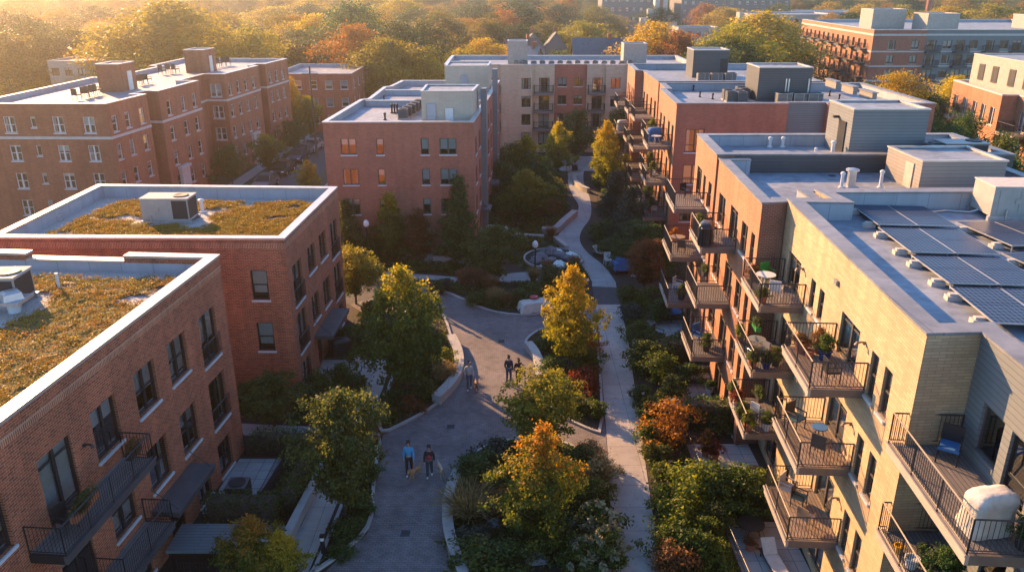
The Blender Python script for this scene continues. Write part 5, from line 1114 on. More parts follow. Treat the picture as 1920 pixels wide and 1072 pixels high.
# ================================================================ GREEN ROOFS
def sedum(label, poly, z, seed, holes=()):
    P = np.array(poly); lo, hi = P.min(0), P.max(0); st = .28; nx, ny = int((hi[0]-lo[0])/st)+1, int((hi[1]-lo[1])/st)+1
    rs = np.random.RandomState(seed)
    def inside(x, y):
        c = False; j = len(poly)-1
        for i in range(len(poly)):
            if (poly[i][1] > y) != (poly[j][1] > y) and x < (poly[j][0]-poly[i][0])*(y-poly[i][1])/(poly[j][1]-poly[i][1])+poly[i][0]: c = not c
            j = i
        return c and not any(a+.25*math.sin(y*3) < x < b+.3*math.sin(y*2+1) and p+.2*math.sin(x*3) < y < q+.3*math.sin(x*2) for a, b, p, q in holes)
    rb = random.Random(seed); bare = [(rb.uniform(lo[0],hi[0]), rb.uniform(lo[1],hi[1]), rb.uniform(.25,.6)) for _ in range(26)]
    idx = {}; v, f = [], []
    for j in range(ny):
        for i in range(nx):
            x, y = lo[0]+i*st+rs.normal()*.05, lo[1]+j*st+rs.normal()*.05
            if inside(x, y) and not any((x-a)**2+(y-b)**2*1.6 < r*r for a, b, r in bare): idx[(i,j)] = len(v); v.append((x, y, z+.06+.05*math.sin(x*1.3+y)+rs.random()*.11))
    for (i,j) in list(idx):
        k = [(i,j),(i+1,j),(i+1,j+1),(i,j+1)]
        if all(q in idx for q in k): f.append([idx[q] for q in k])
    me = bpy.data.meshes.new('sedum_mat'); me.from_pydata(v, [], f); me.materials.append(M['sedum']); me.update()
    t = tag(put('sedum_planting', me), label, 'roof planting', kind='stuff')
    V_ = np.array(v); n = 150000; b = V_[rs.randint(len(V_), size=n//9)]; b = b+rs.normal(size=b.shape)*[.1,.1,.0]
    pts = np.repeat(b, 9, 0)+rs.normal(size=(len(b)*9,3))*[.08,.08,.035]+[0,0,.07]
    put('tufts', quads_mesh('tufts', *leafset(rs, pts, .055, 1.0), 'lf_sedum'), t)
    return t
sedum('olive and rust sedum carpet on the nearest block roof', [(-33,12),(-16.9,12),(-15.2,35.2),(-33,36.1)], 9.96, 3, holes=[(-24.5,-20.4,29.4,33.2)])
sedum('olive and rust sedum carpet on the second block roof', [(-27.6,43.6),(-13.6,43.4),(-13.2,52.3),(-26.6,52.9)], 9.06, 4, holes=[(-23.3,-19.3,47.0,49.6),(-26.9,-22.5,48.1,49.0),(-20.5,-18.8,46.4,51.2)])
# ================================================================ ROOFTOP EQUIPMENT
def condenser_mesh(s, m):
    mb = MB(); mb.box(-s/2,-s/2,.08,s/2,s/2,s*1.05); a = mb.mesh('casing', [m])
    g = MB()
    for k in range(7):
        z = .16+k*(s*.86/7)
        for q in ((-s/2-.012,-s/2+.06,s/2+.012,s/2-.06),(-s/2+.06,-s/2-.012,s/2-.06,s/2+.012)): g.box(q[0],q[1],z,q[2],q[3],z+s*.07)
    b = g.mesh('side_louvre', ['grille'])
    f = MB(); f.lathe([(s*.40,0),(s*.42,.05),(s*.36,.06),(s*.08,.03)], 14, (0,0,s*1.05)); c = f.mesh('fan_guard', ['grille'])
    p = MB(); p.box(-s*.55,-s*.55,-.02,s*.55,s*.55,.08); d = p.mesh('base_pad', ['concrete']); return a, b, c, d
def condenser(x, y, z, s, m, label, group=None, rz=0):
    t = thing('air_conditioner', label, 'air conditioner', (x,y,z), rz, group)
    for nm, me in zip(('casing','side_louvre','fan_guard','base_pad'), cached(('cd', s, m), lambda: condenser_mesh(s, m))): put(nm, me, t)
    return t
def row(xs, ys, z, s, m, desc):
    pts = sorted(zip(xs, ys))
    for i, (x, y) in enumerate(pts): condenser(x, y, z, s, m, f'{desc}, {ordn(i)} from the left', 'rooftop condenser units')
row([-9.9,-9.7,-9.5,-9.3,-9.1], [73.6,75.0,76.4,77.8,79.4], 11.47, .85, 'unit_dk', 'grey condenser beside the pale stair tower of the plum block')
row([20.2,20.25,21.1,21.15,22.0,22.05], [75.2,76.6,74.9,76.2,77.4,78.8], 12.77, .9, 'unit_dk', 'grey condenser in the cluster left of the nearer charcoal hut')
row([24.4,24.9,25.9,26.4,27.2,27.7], [73.9,74.1,73.9,74.1,73.9,74.1], 12.77, .9, 'unit', 'pale condenser in front of the nearer charcoal hut')
row([20.8,21.3,22.3,22.8,23.8,24.3], [90.6,90.8,90.6,90.8,90.6,90.8], 12.92, .8, 'unit', 'pale condenser in front of the farther charcoal hut')
row([0.6+k*1.25 for k in range(14)], [117.6+.5*(k % 2) for k in range(14)], 11.82, .8, 'unit', 'pale condenser in the long line on the beige block roof')
condenser(25.8, 48.6, 12.77, 1.1, 'unit_dk', 'dark condenser behind the white pipe beside the large grey roof hut', rz=.1)
condenser(-12.95, 32.0, .01, .95, 'unit_dk', 'dark ground floor air conditioner with round fan in the yard beside the nearest block')
def rtu(x, y, z, L, W, H, rz, label, m='unit'):
    t = thing('rooftop_unit', label, 'rooftop unit', (x,y,z), rz)
    mb = MB(); mb.box(-L/2,-W/2,.18,L/2,W/2,H); put('casing', mb.mesh('casing', [m]), t)
    c = MB(); c.box(-L/2-.04,-W/2-.04,H,L/2+.04,W/2+.04,H+.05); put('lid', c.mesh('lid', ['canvas']), t)
    g = MB(); g.box(L*.16,-W/2-.015,.3,L/2-.06,-W/2-.002,H-.1); g.box(L/2+.002,-W/2+.08,.3,L/2+.015,W/2-.08,H-.1); put('condenser_coil', g.mesh('condenser_coil', ['grille']), t)
    f = MB(); f.lathe([(.46,0),(.48,.06),(.4,.07),(.1,.04)], 18, (L*.28,0,H+.05)); put('fan_guard', f.mesh('fan_guard', ['grille']), t)
    s = MB(); s.box(-L/2-.1,-W/2-.1,-.04,L/2+.1,-W/2+.1,.18); s.box(-L/2-.1,W/2-.1,-.04,L/2+.1,W/2+.1,.18); put('support_rail', s.mesh('support_rail', ['steel']), t)
    d = MB()
    for x0 in (-L*.42, -L*.14): d.box(x0,-W/2-.02,.3,x0+L*.22,-W/2-.003,H-.12)
    d.box(-L*.2,-W/2-.05,H*.5,-L*.12,-W/2-.02,H*.65); put('access_panel', d.mesh('access_panel', [m]), t)
    b = MB(); b.tube([(-L*.3,-W/2-.12,.0),(-L*.3,-W/2-.12,.5),(-L*.3,-W/2,.5)],.035,6); put('conduit', b.mesh('conduit', ['steel']), t)
    return t
rtu(-21.4, 48.5, 9.08, 2.9, 1.5, 1.55, 0, 'large tan rooftop unit in the middle of the second planted roof')
rtu(-22.3, 32.4, 9.98, 2.3, 1.5, 1.35, .05, 'tan rooftop unit on the nearest planted roof at the left edge', 'unit')
rtu(24.2, 37.2, 12.6, 3.4, 1.9, 1.55, -.05, 'big cream rooftop unit behind the solar panels at the right edge', 'unit')
rtu(27.4, 48.7, 12.78, 2.6, 1.4, 1.2, 0, 'dark rooftop unit right of the large grey roof hut', 'unit_dk')
def vent(x, y, z, h, r, label, m='white_pipe', cap=True, name='vent_pipe'):
    t = thing(name, label, 'vent', (x,y,z)); mb = MB(); mb.lathe([(r*1.9,0),(r*1.9,.06),(r,.1),(r,h)], 10); put('pipe', mb.mesh('pipe', [m]), t)
    if cap: c = MB(); c.lathe([(r*1.1,h-.02),(r*1.5,h),(r*1.5,h+.1),(r*.5,h+.16)], 10); put('cap', c.mesh('cap', [m]), t)
def vpx(px, py, z, *a, **k): x, y = U(px, py, z); vent(x, y, z, *a, **k)
vpx(380, 398, 9.06, .75, .13, 'white vent pipe right of the unit on the second planted roof'); vpx(112, 545, 9.97, .85, .07, 'thin white vent pipe on the nearest planted roof', cap=False); vpx(345, 365, 9.06, .35, .14, 'short steel vent near the back parapet of the second planted roof', 'steel')
vpx(107, 413, 9.06, .3, .2, 'squat steel vent at the left corner of the second planted roof', 'steel')
for px, py, h, r, lab in [(1443,276,.55,.1,'white stub pipe left of two near the back of the third right roof'),(1467,276,.55,.1,'white stub pipe right of two near the back of the third right roof'),(1560,292,.8,.12,'white pipe with flange at the foot of the large grey hut'),(1528,296,.5,.07,'thin stub pipe at the front of the third right roof')]: vpx(px, py, 12.76, h, r, lab)
for px, py, h, r, lab, m in [(1577,352,.75,.09,'white pipe left of the steel flue on the second right roof','white_pipe'),(1594,352,.95,.24,'fat steel flue on the second right roof','steel'),(1650,352,.85,.09,'white pipe right of the steel flue on the second right roof','white_pipe'),(1686,341,.6,.09,'short white pipe left of the taupe hut','white_pipe')]: vpx(px, py, 12.36, h, r, lab, m)
vpx(1676, 296, 12.76, 2.6, .09, 'tall white pipe in front of the large grey roof hut', cap=False)
for i, (px, py) in enumerate([(1300,170),(1312,182),(1336,186),(1555,180),(1573,188),(1298,163)]): vpx(px, py, 12.77, .4, .07, f'dark stub pipe on the roof with the charcoal hut, {ordn(i)} of six', 'grille')
for i, (px, py) in enumerate([(735,212),(740,212),(745,212),(722,225),(720,190)]): vpx(px, py, 11.47, .7 if i < 3 else .5, .09, f'dark stub pipe on the plum block roof left of the condensers, {ordn(i)} of five', 'grille')
x, y = U(28, 585, 9.97); t = thing('exhaust_fan', 'square grey exhaust hood on a white base at the nearest planted roof edge', 'exhaust fan', (x,y,9.97)); mb = MB(); mb.lathe([(.25,0),(.25,.45),(.32,.5)], 12); put('base', mb.mesh('base', ['white_pipe']), t); mb = MB(); mb.prism([(-.6,-.6),(.6,-.6),(.6,.6),(-.6,.6)],.5,.62); mb.lathe([(.55,.62),(.48,.9),(.3,.98)], 4); put('hood', mb.mesh('hood', ['steel']), t)
# roof terrace furniture on the long brown block: loungers and chairs
def chair_mesh(m, seatm):
    mb = MB(); 
    for x in (-.24,.24):
        mb.tube([(x,-.24,0),(x,-.24,.62)],.022,5); mb.tube([(x,.24,0),(x,.27,.9)],.022,5); mb.tube([(x,-.26,.62),(x,.27,.64)],.025,5)
    mb.box(-.24,.24,.45,.24,.28,.92); f = mb.mesh('frame', [m]); s = MB(); s.box(-.25,-.26,.38,.25,.25,.46); return f, s.mesh('seat', [seatm])
def chair(x, y, z, rz, label, m='wicker', seatm='wicker', s=1.0, group=None):
    t = thing('chair', label, 'chair', (x,y,z), rz, group, s); f, q = cached(('ch', m, seatm), lambda: chair_mesh(m, seatm)); put('frame', f, t); put('seat', q, t); return t
k = 0
for px, py in [(145,188),(160,184),(168,182),(176,180),(185,178),(198,170),(208,170),(218,168),(262,160),(270,158),(278,157)]:
    x, y = U(px, py, 12.07); chair(x, y, 12.07, 2.5+rnd.random(), f'terrace chair before the nearer brown roof hut at upper left, {ordn(k)} from the left', 'wicker', 'wicker', 1.25, 'terrace chairs on the long brown block'); k += 1
k = 0
for px, py in [(305,140),(318,138),(330,138),(402,128),(412,126),(420,124),(428,123)]:
    x, y = U(px, py, 12.07); chair(x, y, 12.07, 2.5+rnd.random(), f'terrace chair by the farther brown roof hut at upper left, {ordn(k)} from the left', 'wicker', 'wicker', 1.35, 'terrace chairs on the long brown block'); k += 1
# ================================================================ SOLAR PANELS
def solar(label, c, w, l, tilt, rz, blocks):
    t = thing('solar_panel', label, 'solar panel', c, rz)
    ca, sa = math.cos(tilt), math.sin(tilt)
    def pt(u, v, n=0): return (u, -v*ca*1.0+n*sa*0, .16+(v+l/2)*sa+n)   # v grows towards the viewer and rises
    def slabm(u0, u1, v0, v1, n0, n1, mat):
        mb = MB(); a = [pt(u0,v1,n1),pt(u1,v1,n1),pt(u1,v0,n1),pt(u0,v0,n1)]; b = [pt(u0,v1,n0),pt(u1,v1,n0),pt(u1,v0,n0),pt(u0,v0,n0)]
        mb.q(a); mb.q(b[::-1])
        for k in range(4): mb.q([b[k], b[(k+1)%4], a[(k+1)%4], a[k]])
        return mb
    put('frame', slabm(-w/2,w/2,-l/2,l/2,0,.05,0).mesh('frame', ['steel']), t)
    mb = MB()
    for v0, v1 in ((-l/2+.03,-.015),(.015,l/2-.03)): mb.q([pt(-w/2+.03,v1,.054),pt(w/2-.03,v1,.054),pt(w/2-.03,v0,.054),pt(-w/2+.03,v0,.054)])
    put('cells', mb.mesh('cells', ['solar']), t)
    for u in (-w*.4, w*.4): lg = MB(); x, y, z = pt(u, l/2-.2, 0); lg.tube([(x,y,-.04),(x,y,z)],.03,5); put('stand', lg.mesh('stand', ['steel']), t)
    if blocks:
        for v in (-l*.3, l*.3):
            x, y, z = pt(-w/2-.08, v); b = MB(); b.box(-.28,-.17,-.06,.22,.17,.12); b.box(-.2,-.1,.12,.12,.1,.2); put('ballast_block', b.mesh('ballast_block', ['canvas']), t, (x,y,0))
P0 = [(16.72,38.33),(16.39,34.5),(16.03,30.55),(15.76,27.0),(15.34,23.4)]
for r in range(4):
    for c in range(2):
        a, b = Vector(P0[r]), Vector(P0[r+1]); m = (a+b)/2; d = a-b; rz = math.atan2(d.y, d.x)-PI/2
        ctr = m+Vector((math.cos(rz), math.sin(rz)))*(.86+c*1.74)
        solar(f'solar panel in the {("left","right")[c]} column of the main array, {ordn(3-r)} row from the camera', (ctr.x, ctr.y, 12.6), 1.70, d.length-.06, R(1.6), rz, c == 0)
for c in range(3): solar(f'solar panel of the second array below the cream rooftop unit, {ordn(c)} from the left', (21.3+c*1.76, 33.4, 12.6), 1.7, 3.9, R(1.6), R(4), c == 0)
for c in range(3): solar(f'solar panel of the second array nearest the camera, {ordn(c)} from the left', (20.8+c*1.76, 28.9, 12.6), 1.7, 3.9, R(1.6), R(4), c == 0)
# ================================================================ BALCONY AND PATIO THINGS
def onb(b, i, u, d, z):
    p0, e, L = b.edge(i); w = p0+e*u+Vector((e.y,-e.x))*d; return w.x, w.y, z+.02
def pot(x, y, z, label, m='terracotta', s=1.0, plant='lf_green', ph=.45):
    t = thing('plant_pot', label, 'plant pot', (x,y,z), 0, None, s)
    mb = MB(); mb.lathe([(.15,0),(.2,.25),(.23,.3),(.23,.36),(.18,.36),(.17,.3)], 12); put('pot', mb.mesh('pot', [m], smooth=False), t)
    if plant:
        me, h0, r0 = SHRUB['bush1']; p = put('foliage', me, t, (0,0,.28), rnd.random()*6); p.scale = (.33/r0,.33/r0,ph/h0); recolor(p, plant)
def table(x, y, z, label, r=.4, m='wood', top=None):
    t = thing('table', label, 'table', (x,y,z)); mb = MB(); mb.lathe([(r,.68),(r,.72),(.02,.725)], 16); put('table_top', mb.mesh('table_top', [top or m]), t)
    for k in range(3): a = k*2.1; l = MB(); l.tube([(math.cos(a)*r*.8,math.sin(a)*r*.8,0),(math.cos(a)*r*.35,math.sin(a)*r*.35,.68)],.02,5); put('leg', l.mesh('leg', [m]), t)
def grill(x, y, z, label, rz=0, m='canvas'):
    t = thing('covered_grill', label, 'grill', (x,y,z), rz); mb = MB(); n = 14; prof = [(.60,.36,.02),(.63,.38,.3),(.60,.35,.78),(.63,.38,.90),(.60,.36,1.08),(.50,.28,1.2),(.2,.12,1.23)]; n = 28
    rr = random.Random(4)
    for w, d, h in prof:
        for j in range(n):
            a = 2*PI*j/n; ca, sa = math.cos(a), math.sin(a); k = (abs(ca)**7+abs(sa)**7)**(-1/7); f = 1+rr.uniform(-.06,.06)+.035*math.sin(j*2.4+h*2); mb.v.append((ca*k*w*f, sa*k*d*f, h))
    for q in range(len(prof)-1):
        for j in range(n): mb.f.append((q*n+j, q*n+(j+1)%n, (q+1)*n+(j+1)%n, (q+1)*n+j)); mb.m.append(0)
    mb.f.append(tuple(range((len(prof)-1)*n, len(prof)*n))); mb.m.append(0)
    put('cover', mb.mesh('cover', [m], smooth=True), t); s = MB(); s.tube([(.66,-.3,.86),(.72,0,.86),(.66,.3,.86)],.02,5); put('handle', s.mesh('handle', ['rail_dk']), t)
def planter(x, y, z, rz, label, L=.9, m='black_pot', plant='lf_green'):
    t = thing('planter_box', label, 'planter', (x,y,z), rz); mb = MB(); mb.prism([(-L/2,-.12),(L/2,-.12),(L/2,.12),(-L/2,.12)],0,.25); put('box', mb.mesh('box', [m]), t)
    me, h0, r0 = SHRUB['bush2']; p = put('foliage', me, t, (0,0,.2)); p.scale = (L*.55/r0,.24/r0,.38/h0); recolor(p, plant)
def lounge(x, y, z, rz, label, m='canvas', fm='frame_dk'):
    t = thing('lounge_chair', label, 'lounge chair', (x,y,z), rz); mb = MB(); mb.box(-.33,-.9,.25,.33,.9,.3); f = put('frame', mb.mesh('frame', [fm]), t)
    for sx in (-.28,.28):
        for sy in (-.8,.7): l = MB(); l.tube([(sx,sy,0),(sx,sy,.26)],.025,5); put('leg', l.mesh('leg', [fm]), t)
    s = MB(); s.box(-.3,-.88,.301,.3,.3,.38); put('cushion', s.mesh('cushion', [m]), t)
    b = MB(); b.q([(-.3,.3,.31),(.3,.3,.31),(.3,.85,.85),(-.3,.85,.85)]); b.q([(-.3,.36,.3),(-.3,.9,.82),(.3,.9,.82),(.3,.36,.3)]); b.q([(-.3,.85,.85),(.3,.85,.85),(.3,.9,.82),(-.3,.9,.82)]); put('backrest', b.mesh('backrest', [m]), t)
Z0, Z1b, Z2b = 9.62, 6.38, 3.13
x, y, z = onb(Yb, iy, 9.1, 1.4, Z0); pot(x, y, z, 'big terracotta pot with a low plant on the top cream brick balcony', 'terracotta', 1.25, 'lf_russet', .3)
x, y, z = onb(Yb, iy, 9.1, .75, Z0); pot(x, y, z, 'terracotta pot with a tall brown plant behind the blue pot', 'terracotta', .95, 'lf_russet', .75)
x, y, z = onb(Yb, iy, 9.75, .7, Z0); pot(x, y, z, 'glazed blue pot with green leaves on the top cream brick balcony', 'blue_glaze', 1.15, 'lf_green', .6)
x, y, z = onb(Yb, iy, 9.55, 1.2, Z0); pot(x, y, z, 'small empty clay pot between the terracotta and blue pots', 'terracotta', .8, None)
x, y, z = onb(Yb, iy, 11.5, 1.0, Z0); chair(x, y, z, 1.6, 'dark chair at the near end of the top cream brick balcony', 'frame_dk', 'frame_dk')
x, y, z = onb(Yb, iy, 9.3, 1.3, Z1b); chair(x, y, z, .6, 'wicker armchair with teal cushion on the middle cream brick balcony', 'wicker', 'teal', 1.15)
x, y, z = onb(Yb, iy, 11.3, .9, Z1b); chair(x, y, z, 2.4, 'wicker armchair with striped seat near the wall light on the middle cream brick balcony', 'wicker', 'deck', 1.1)
x, y, z = onb(Yb, iy, 10.4, .7, Z1b); table(x, y, z, 'small round table with blue top between two wicker armchairs', .3, 'frame_dk', 'blue_cloth')
x, y, z = onb(Yb, iy, 9.3, 1.2, Z2b); chair(x, y, z, .8, 'armchair draped with a white cover on the lowest cream brick balcony', 'canvas', 'canvas', 1.1)
x, y, z = onb(Yb, iy, 9.9, .9, Z2b); chair(x, y, z, .9, 'dark chair with teal seat on the lowest cream brick balcony', 'frame_dk', 'teal', 1.0)
x, y, z = onb(Yb, iy, 11.2, 1.0, Z2b); chair(x, y, z, 2.2, 'pale slatted chair at the near end of the lowest cream brick balcony', 'wood', 'canvas', 1.0)
x, y, z = onb(Yb, isd, 1.0, .75, Z0); chair(x, y, z, -.6, 'dark carved armchair in the shaded corner of the biggest balcony', 'frame_dk', 'blue_cloth', 1.15)
x, y, z = onb(Yb, isd, 4.35, 1.25, Z0); grill(x, y, z, 'barbecue grill under a cream canvas cover on the biggest balcony', .2)
x, y, z = onb(Yb, isd, 5.0, .6, Z0); pot(x, y, z, 'dark pot with a small shrub behind the covered grill', 'black_pot', 1.1, 'lf_dark', .6)
x, y, z = onb(Yb, isd, 1.7, 1.1, Z1b); pot(x, y, z, 'dark tub on the balcony below the biggest balcony', 'black_pot', 1.5, None)
x, y, z = onb(Yb, isd, 1.9, 1.6, Z1b); pot(x, y, z, 'white bucket on the balcony below the biggest balcony', 'white_pipe', 1.0, None)
x, y, z = onb(Yb, isd, 1.2, 1.7, Z1b); pot(x, y, z, 'small yellow pail on the balcony below the biggest balcony', 'yellow_plastic', .7, None)
x, y, z = onb(Yb, isd, 2.6, 1.0, Z1b); pot(x, y, z, 'large black sack like pot on the balcony below the biggest balcony', 'black_pot', 1.7, 'lf_dark', .4)
# farther cream column
x, y, z = onb(Yb, iy, 2.2, 1.2, Z0); table(x, y, z, 'round white table on the far top balcony of the cream brick block', .45, 'white_pipe')
x, y, z = onb(Yb, iy, 1.3, .9, Z0); chair(x, y, z, .4, 'green backed chair on the far top balcony of the cream brick block', 'green_plastic', 'green_plastic')
x, y, z = onb(Yb, iy, 3.4, 1.0, Z0); chair(x, y, z, 2.6, 'white chair beside the round white table', 'white_pipe', 'white_pipe')
x, y, z = onb(Yb, iy, 4.0, 1.7, Z0); pot(x, y, z, 'pot of yellow green leaves in the near corner of the far top balcony', 'terracotta', .9, 'lf_yellowgreen', .5)
x, y, z = onb(Yb, iy, 1.1, 1.5, Z0); pot(x, y, z, 'red brown pot in the far corner of the far top balcony', 'terracotta', 1.1, 'lf_russet', .4)
x, y, z = onb(Yb, iy, 1.2, 1.1, Z1b); planter(x, y, z+.75, 1.5, 'bright green planter box on the crowded middle far balcony', .9, 'green_plastic', 'lf_grass')
x, y, z = onb(Yb, iy, 2.3, 1.3, Z1b); table(x, y, z, 'round wire table on the crowded middle far balcony', .42, 'steel')
x, y, z = onb(Yb, iy, 2.9, .8, Z1b); chair(x, y, z, 2.0, 'wire chair with red seat on the crowded middle far balcony', 'steel', 'red')
x, y, z = onb(Yb, iy, 3.4, 1.6, Z1b); chair(x, y, z, 3.4, 'wire chair at the near corner of the crowded middle far balcony', 'steel', 'steel')
for k, (u, d, pl, m) in enumerate([(1.1,1.8,'lf_gold','terracotta'),(3.7,.7,'lf_green','black_pot'),(4.0,1.2,'lf_grass','blue_glaze'),(3.9,1.8,'lf_olive','terracotta')]):
    x, y, z = onb(Yb, iy, u, d, Z1b); pot(x, y, z, f'leafy plant pot on the crowded middle far balcony, {ordn(k)} from its far end', m, 1.0, pl, .6)
for k, (u, d, pl, m) in enumerate([(1.0,1.8,'lf_yellowgreen','terracotta'),(2.0,1.8,'lf_red','white_pipe'),(3.2,1.8,'lf_green','black_pot'),(4.1,1.7,'lf_gold','terracotta'),(4.0,.8,'lf_green','white_pipe')]):
    x, y, z = onb(Yb, iy, u, d, Z2b); pot(x, y, z, f'flower pot on the lowest far cream brick balcony, {ordn(k)} from its far end', m, 1.1, pl, .6)
x, y, z = onb(Yb, iy, 2.0, .8, Z2b); planter(x, y, z+.6, 1.5, 'dark planter of clipped green on the lowest far balcony', 1.0, 'black_pot', 'lf_green')
x, y, z = onb(Yb, iy, 2.9, 1.0, Z2b); chair(x, y, z, 2.2, 'white chair among flower pots on the lowest far balcony', 'white_pipe', 'teal')
# red block balconies
def ob(b, i, u, d, zz): return onb(b, i, u, d, zz)
x, y, z = ob(R1, i1, L1-6.7, .9, Z0); chair(x, y, z, .4, 'dark chair at the far end of the top balcony of the nearer orange red block', 'frame_dk', 'wicker')
x, y, z = ob(R1, i1, L1-6.6, 1.6, Z0); planter(x, y, z+.65, 1.5, 'planter of yellow foliage on the top balcony of the nearer orange red block', .9, 'wood', 'lf_yellowgreen')
x, y, z = ob(R1, i1, L1-5.0, 1.5, Z0); grill(x, y, z, 'dark covered stand on the top balcony of the nearer orange red block', 1.2, 'frame_dk')
x, y, z = ob(R1, i1, L1-6.9, 1.0, Z1b); planter(x, y, z+.75, 1.5, 'black box planter on the middle balcony of the nearer orange red block', .9, 'black_pot', 'lf_dark')
x, y, z = ob(R1, i1, L1-6.2, 1.1, Z2b); chair(x, y, z, .6, 'blue backed chair on the lowest balcony of the nearer orange red block', 'blue_cloth', 'blue_cloth', 1.2)
x, y, z = ob(R1, i1, L1-5.0, .9, Z2b); pot(x, y, z, 'leafy pot on the lowest balcony of the nearer orange red block', 'black_pot', 1.2, 'lf_green', .6)
x, y, z = ob(R2, i2, 2.2, .9, Z0); chair(x, y, z, .5, 'dark chair on the top balcony of the farther orange red block', 'frame_dk', 'frame_dk')
x, y, z = ob(R2, i2, 3.0, 1.3, Z1b); table(x, y, z, 'round brown table on the middle balcony of the farther orange red block', .5, 'wood')
x, y, z = ob(R2, i2, 4.2, 1.2, Z1b); chair(x, y, z, 2.8, 'brown chair by the round brown table', 'wicker', 'wicker'); x, y, z = ob(R2, i2, 1.9, 1.3, Z1b); pot(x, y, z, 'orange flower pot beside the round brown table', 'terracotta', 1.2, 'lf_orange', .5)
x, y, z = ob(R2, i2, 4.4, 1.0, Z2b); pot(x, y, z, 'dark planter pot on the lowest balcony of the farther orange red block', 'black_pot', 1.3, 'lf_green', .5); x, y, z = ob(R2, i2, 2.6, 1.0, Z2b); chair(x, y, z, .9, 'white chair on the lowest balcony of the farther orange red block', 'white_pipe', 'white_pipe')
for k, (u, d, zz, w) in enumerate([(6.6,1.2,9.55,'top'),(6.8,1.2,6.3,'middle'),(6.9,1.2,3.05,'lowest')]):
    x, y, z = ob(R3, i3, u, d, zz)
    if k == 0: grill(x, y, z, 'grill under a dark blue cover on the top balcony of the plum red right block', .3, 'blue_cloth'); x, y, z = ob(R3, i3, u+1.4, d, zz); table(x, y, z, 'white table next to the dark blue covered grill', .45, 'white_pipe')
    else: pot(x, y, z, f'bushy pot on the {w} near balcony of the red block with charcoal hut', 'terracotta', 1.5, 'lf_olive', .6); x, y, z = ob(R3, i3, u+1.3, d-.2, zz); chair(x, y, z, 1.0+k, f'metal chair on the {w} near balcony of the red block with charcoal hut', 'steel', 'teal' if k == 1 else 'wicker')
for k, (u, d, zz) in enumerate([(2.5,1.2,9.55),(2.6,1.2,6.3),(2.4,1.2,3.05)]):
    x, y, z = ob(R3, i3, u, .9, zz); pot(x, y, z, f'{("yellow","olive","green")[k]} plant pot on the farther balcony column of the red block with charcoal hut', 'black_pot', 1.5, ('lf_gold','lf_olive','lf_green')[k], .6)
for k, (u, d, zz) in enumerate([(6.4,1.0,9.55),(6.4,1.0,6.3),(6.4,1.0,3.05)]):
    x, y, z = ob(R4, i4, u, d, zz)
    if k == 1: grill(x, y, z, 'pale covered grill on the far balcony near the beige block', .3, 'canvas')
    else: chair(x, y, z, 1.0, f'wooden chair on the {"top" if k == 0 else "lowest"} far balcony near the beige block', 'wood', 'wood', 1.2)
# nearest block balcony things
x, y, z = onb(A, 0, LA-11.0, .95, 6.12); planter(x, y, z+.6, PI/2, 'rail planter with russet leaves at the far end of the nearest block balcony', .9, 'black_pot', 'lf_russet')
x, y, z = onb(A, 0, LA-14.2, .95, 6.12); planter(x, y, z+.5, PI/2, 'terracotta trough of herbs along the nearest block balcony rail', 1.5, 'terracotta', 'lf_olive')
x, y, z = onb(A, 0, LA-14.6, .5, 6.12); chair(x, y, z, 1.2, 'dark chair on the nearest block balcony', 'frame_dk', 'frame_dk')
# patios
x, y = U(1232,640); chair(x, y, .0, 1.0, 'blue seated armchair on the patio behind the dark bushes', 'frame_dk', 'blue_cloth', 1.3); x, y = U(1262,600); table(x, y, 0, 'dark table with blue cloth near the blue seated armchair', .6, 'frame_dk', 'blue_cloth')
def bench(x, y, rz, label, m='wicker', seatm='canvas', W=2.0):
    t = thing('bench', label, 'bench', (x,y,0), rz); mb = MB(); mb.box(-W/2,-.35,.12,W/2,.35,.36); put('base', mb.mesh('base', [m]), t); s = MB(); s.box(-W/2+.05,-.34,.361,W/2-.05,.3,.46); put('seat', s.mesh('seat', [seatm]), t); b = MB(); b.box(-W/2,.3,.36,W/2,.42,.85); put('backrest', b.mesh('backrest', [m]), t)
x, y = U(1300,715); bench(x, y, 0, 'dark wicker outdoor sofa on the shaded patio below the red balconies'); x, y = U(1275,712); chair(x, y, 0, .6, 'light blue chair left of the dark outdoor sofa', 'frame_dk', 'blue_cloth'); x, y = U(1330,735); pot(x, y, .0, 'white tub planter right of the dark outdoor sofa', 'white_pipe', 1.3, 'lf_dark', .3)
x, y = U(1338,862); pot(x, y, 0, 'terracotta pot of red flowers on the slab patio', 'terracotta', 1.2, 'lf_red', .7); x, y = U(1322,855); pot(x, y, 0, 'tall plant in a clay pot beside the red flowers', 'terracotta', 1.0, 'lf_russet', 1.2); x, y = U(1415,905); table(x, y, 0, 'dark round table on the slab patio', .5, 'frame_dk')
x, y = U(1405,1005); table(x, y, 0, 'round dark table on the lowest right patio', .6, 'frame_dk'); x, y = U(1450,1062); lounge(x, y, 0, 0.1, 'white cushioned lounger on the lowest right patio'); x, y = U(1405,1030); pot(x, y, 0, 'terracotta pot under the round dark table on the lowest right patio', 'terracotta', 1.0, 'lf_russet', .3)
x, y = U(640,665); grill(x, y, 0, 'grill under a black cover with blue top beside the second block entrance', .3, 'frame_dk'); x, y = U(668,675); pot(x, y, 0, 'white pot beside the black covered grill', 'white_pipe', 1.4, 'lf_dark', .3)
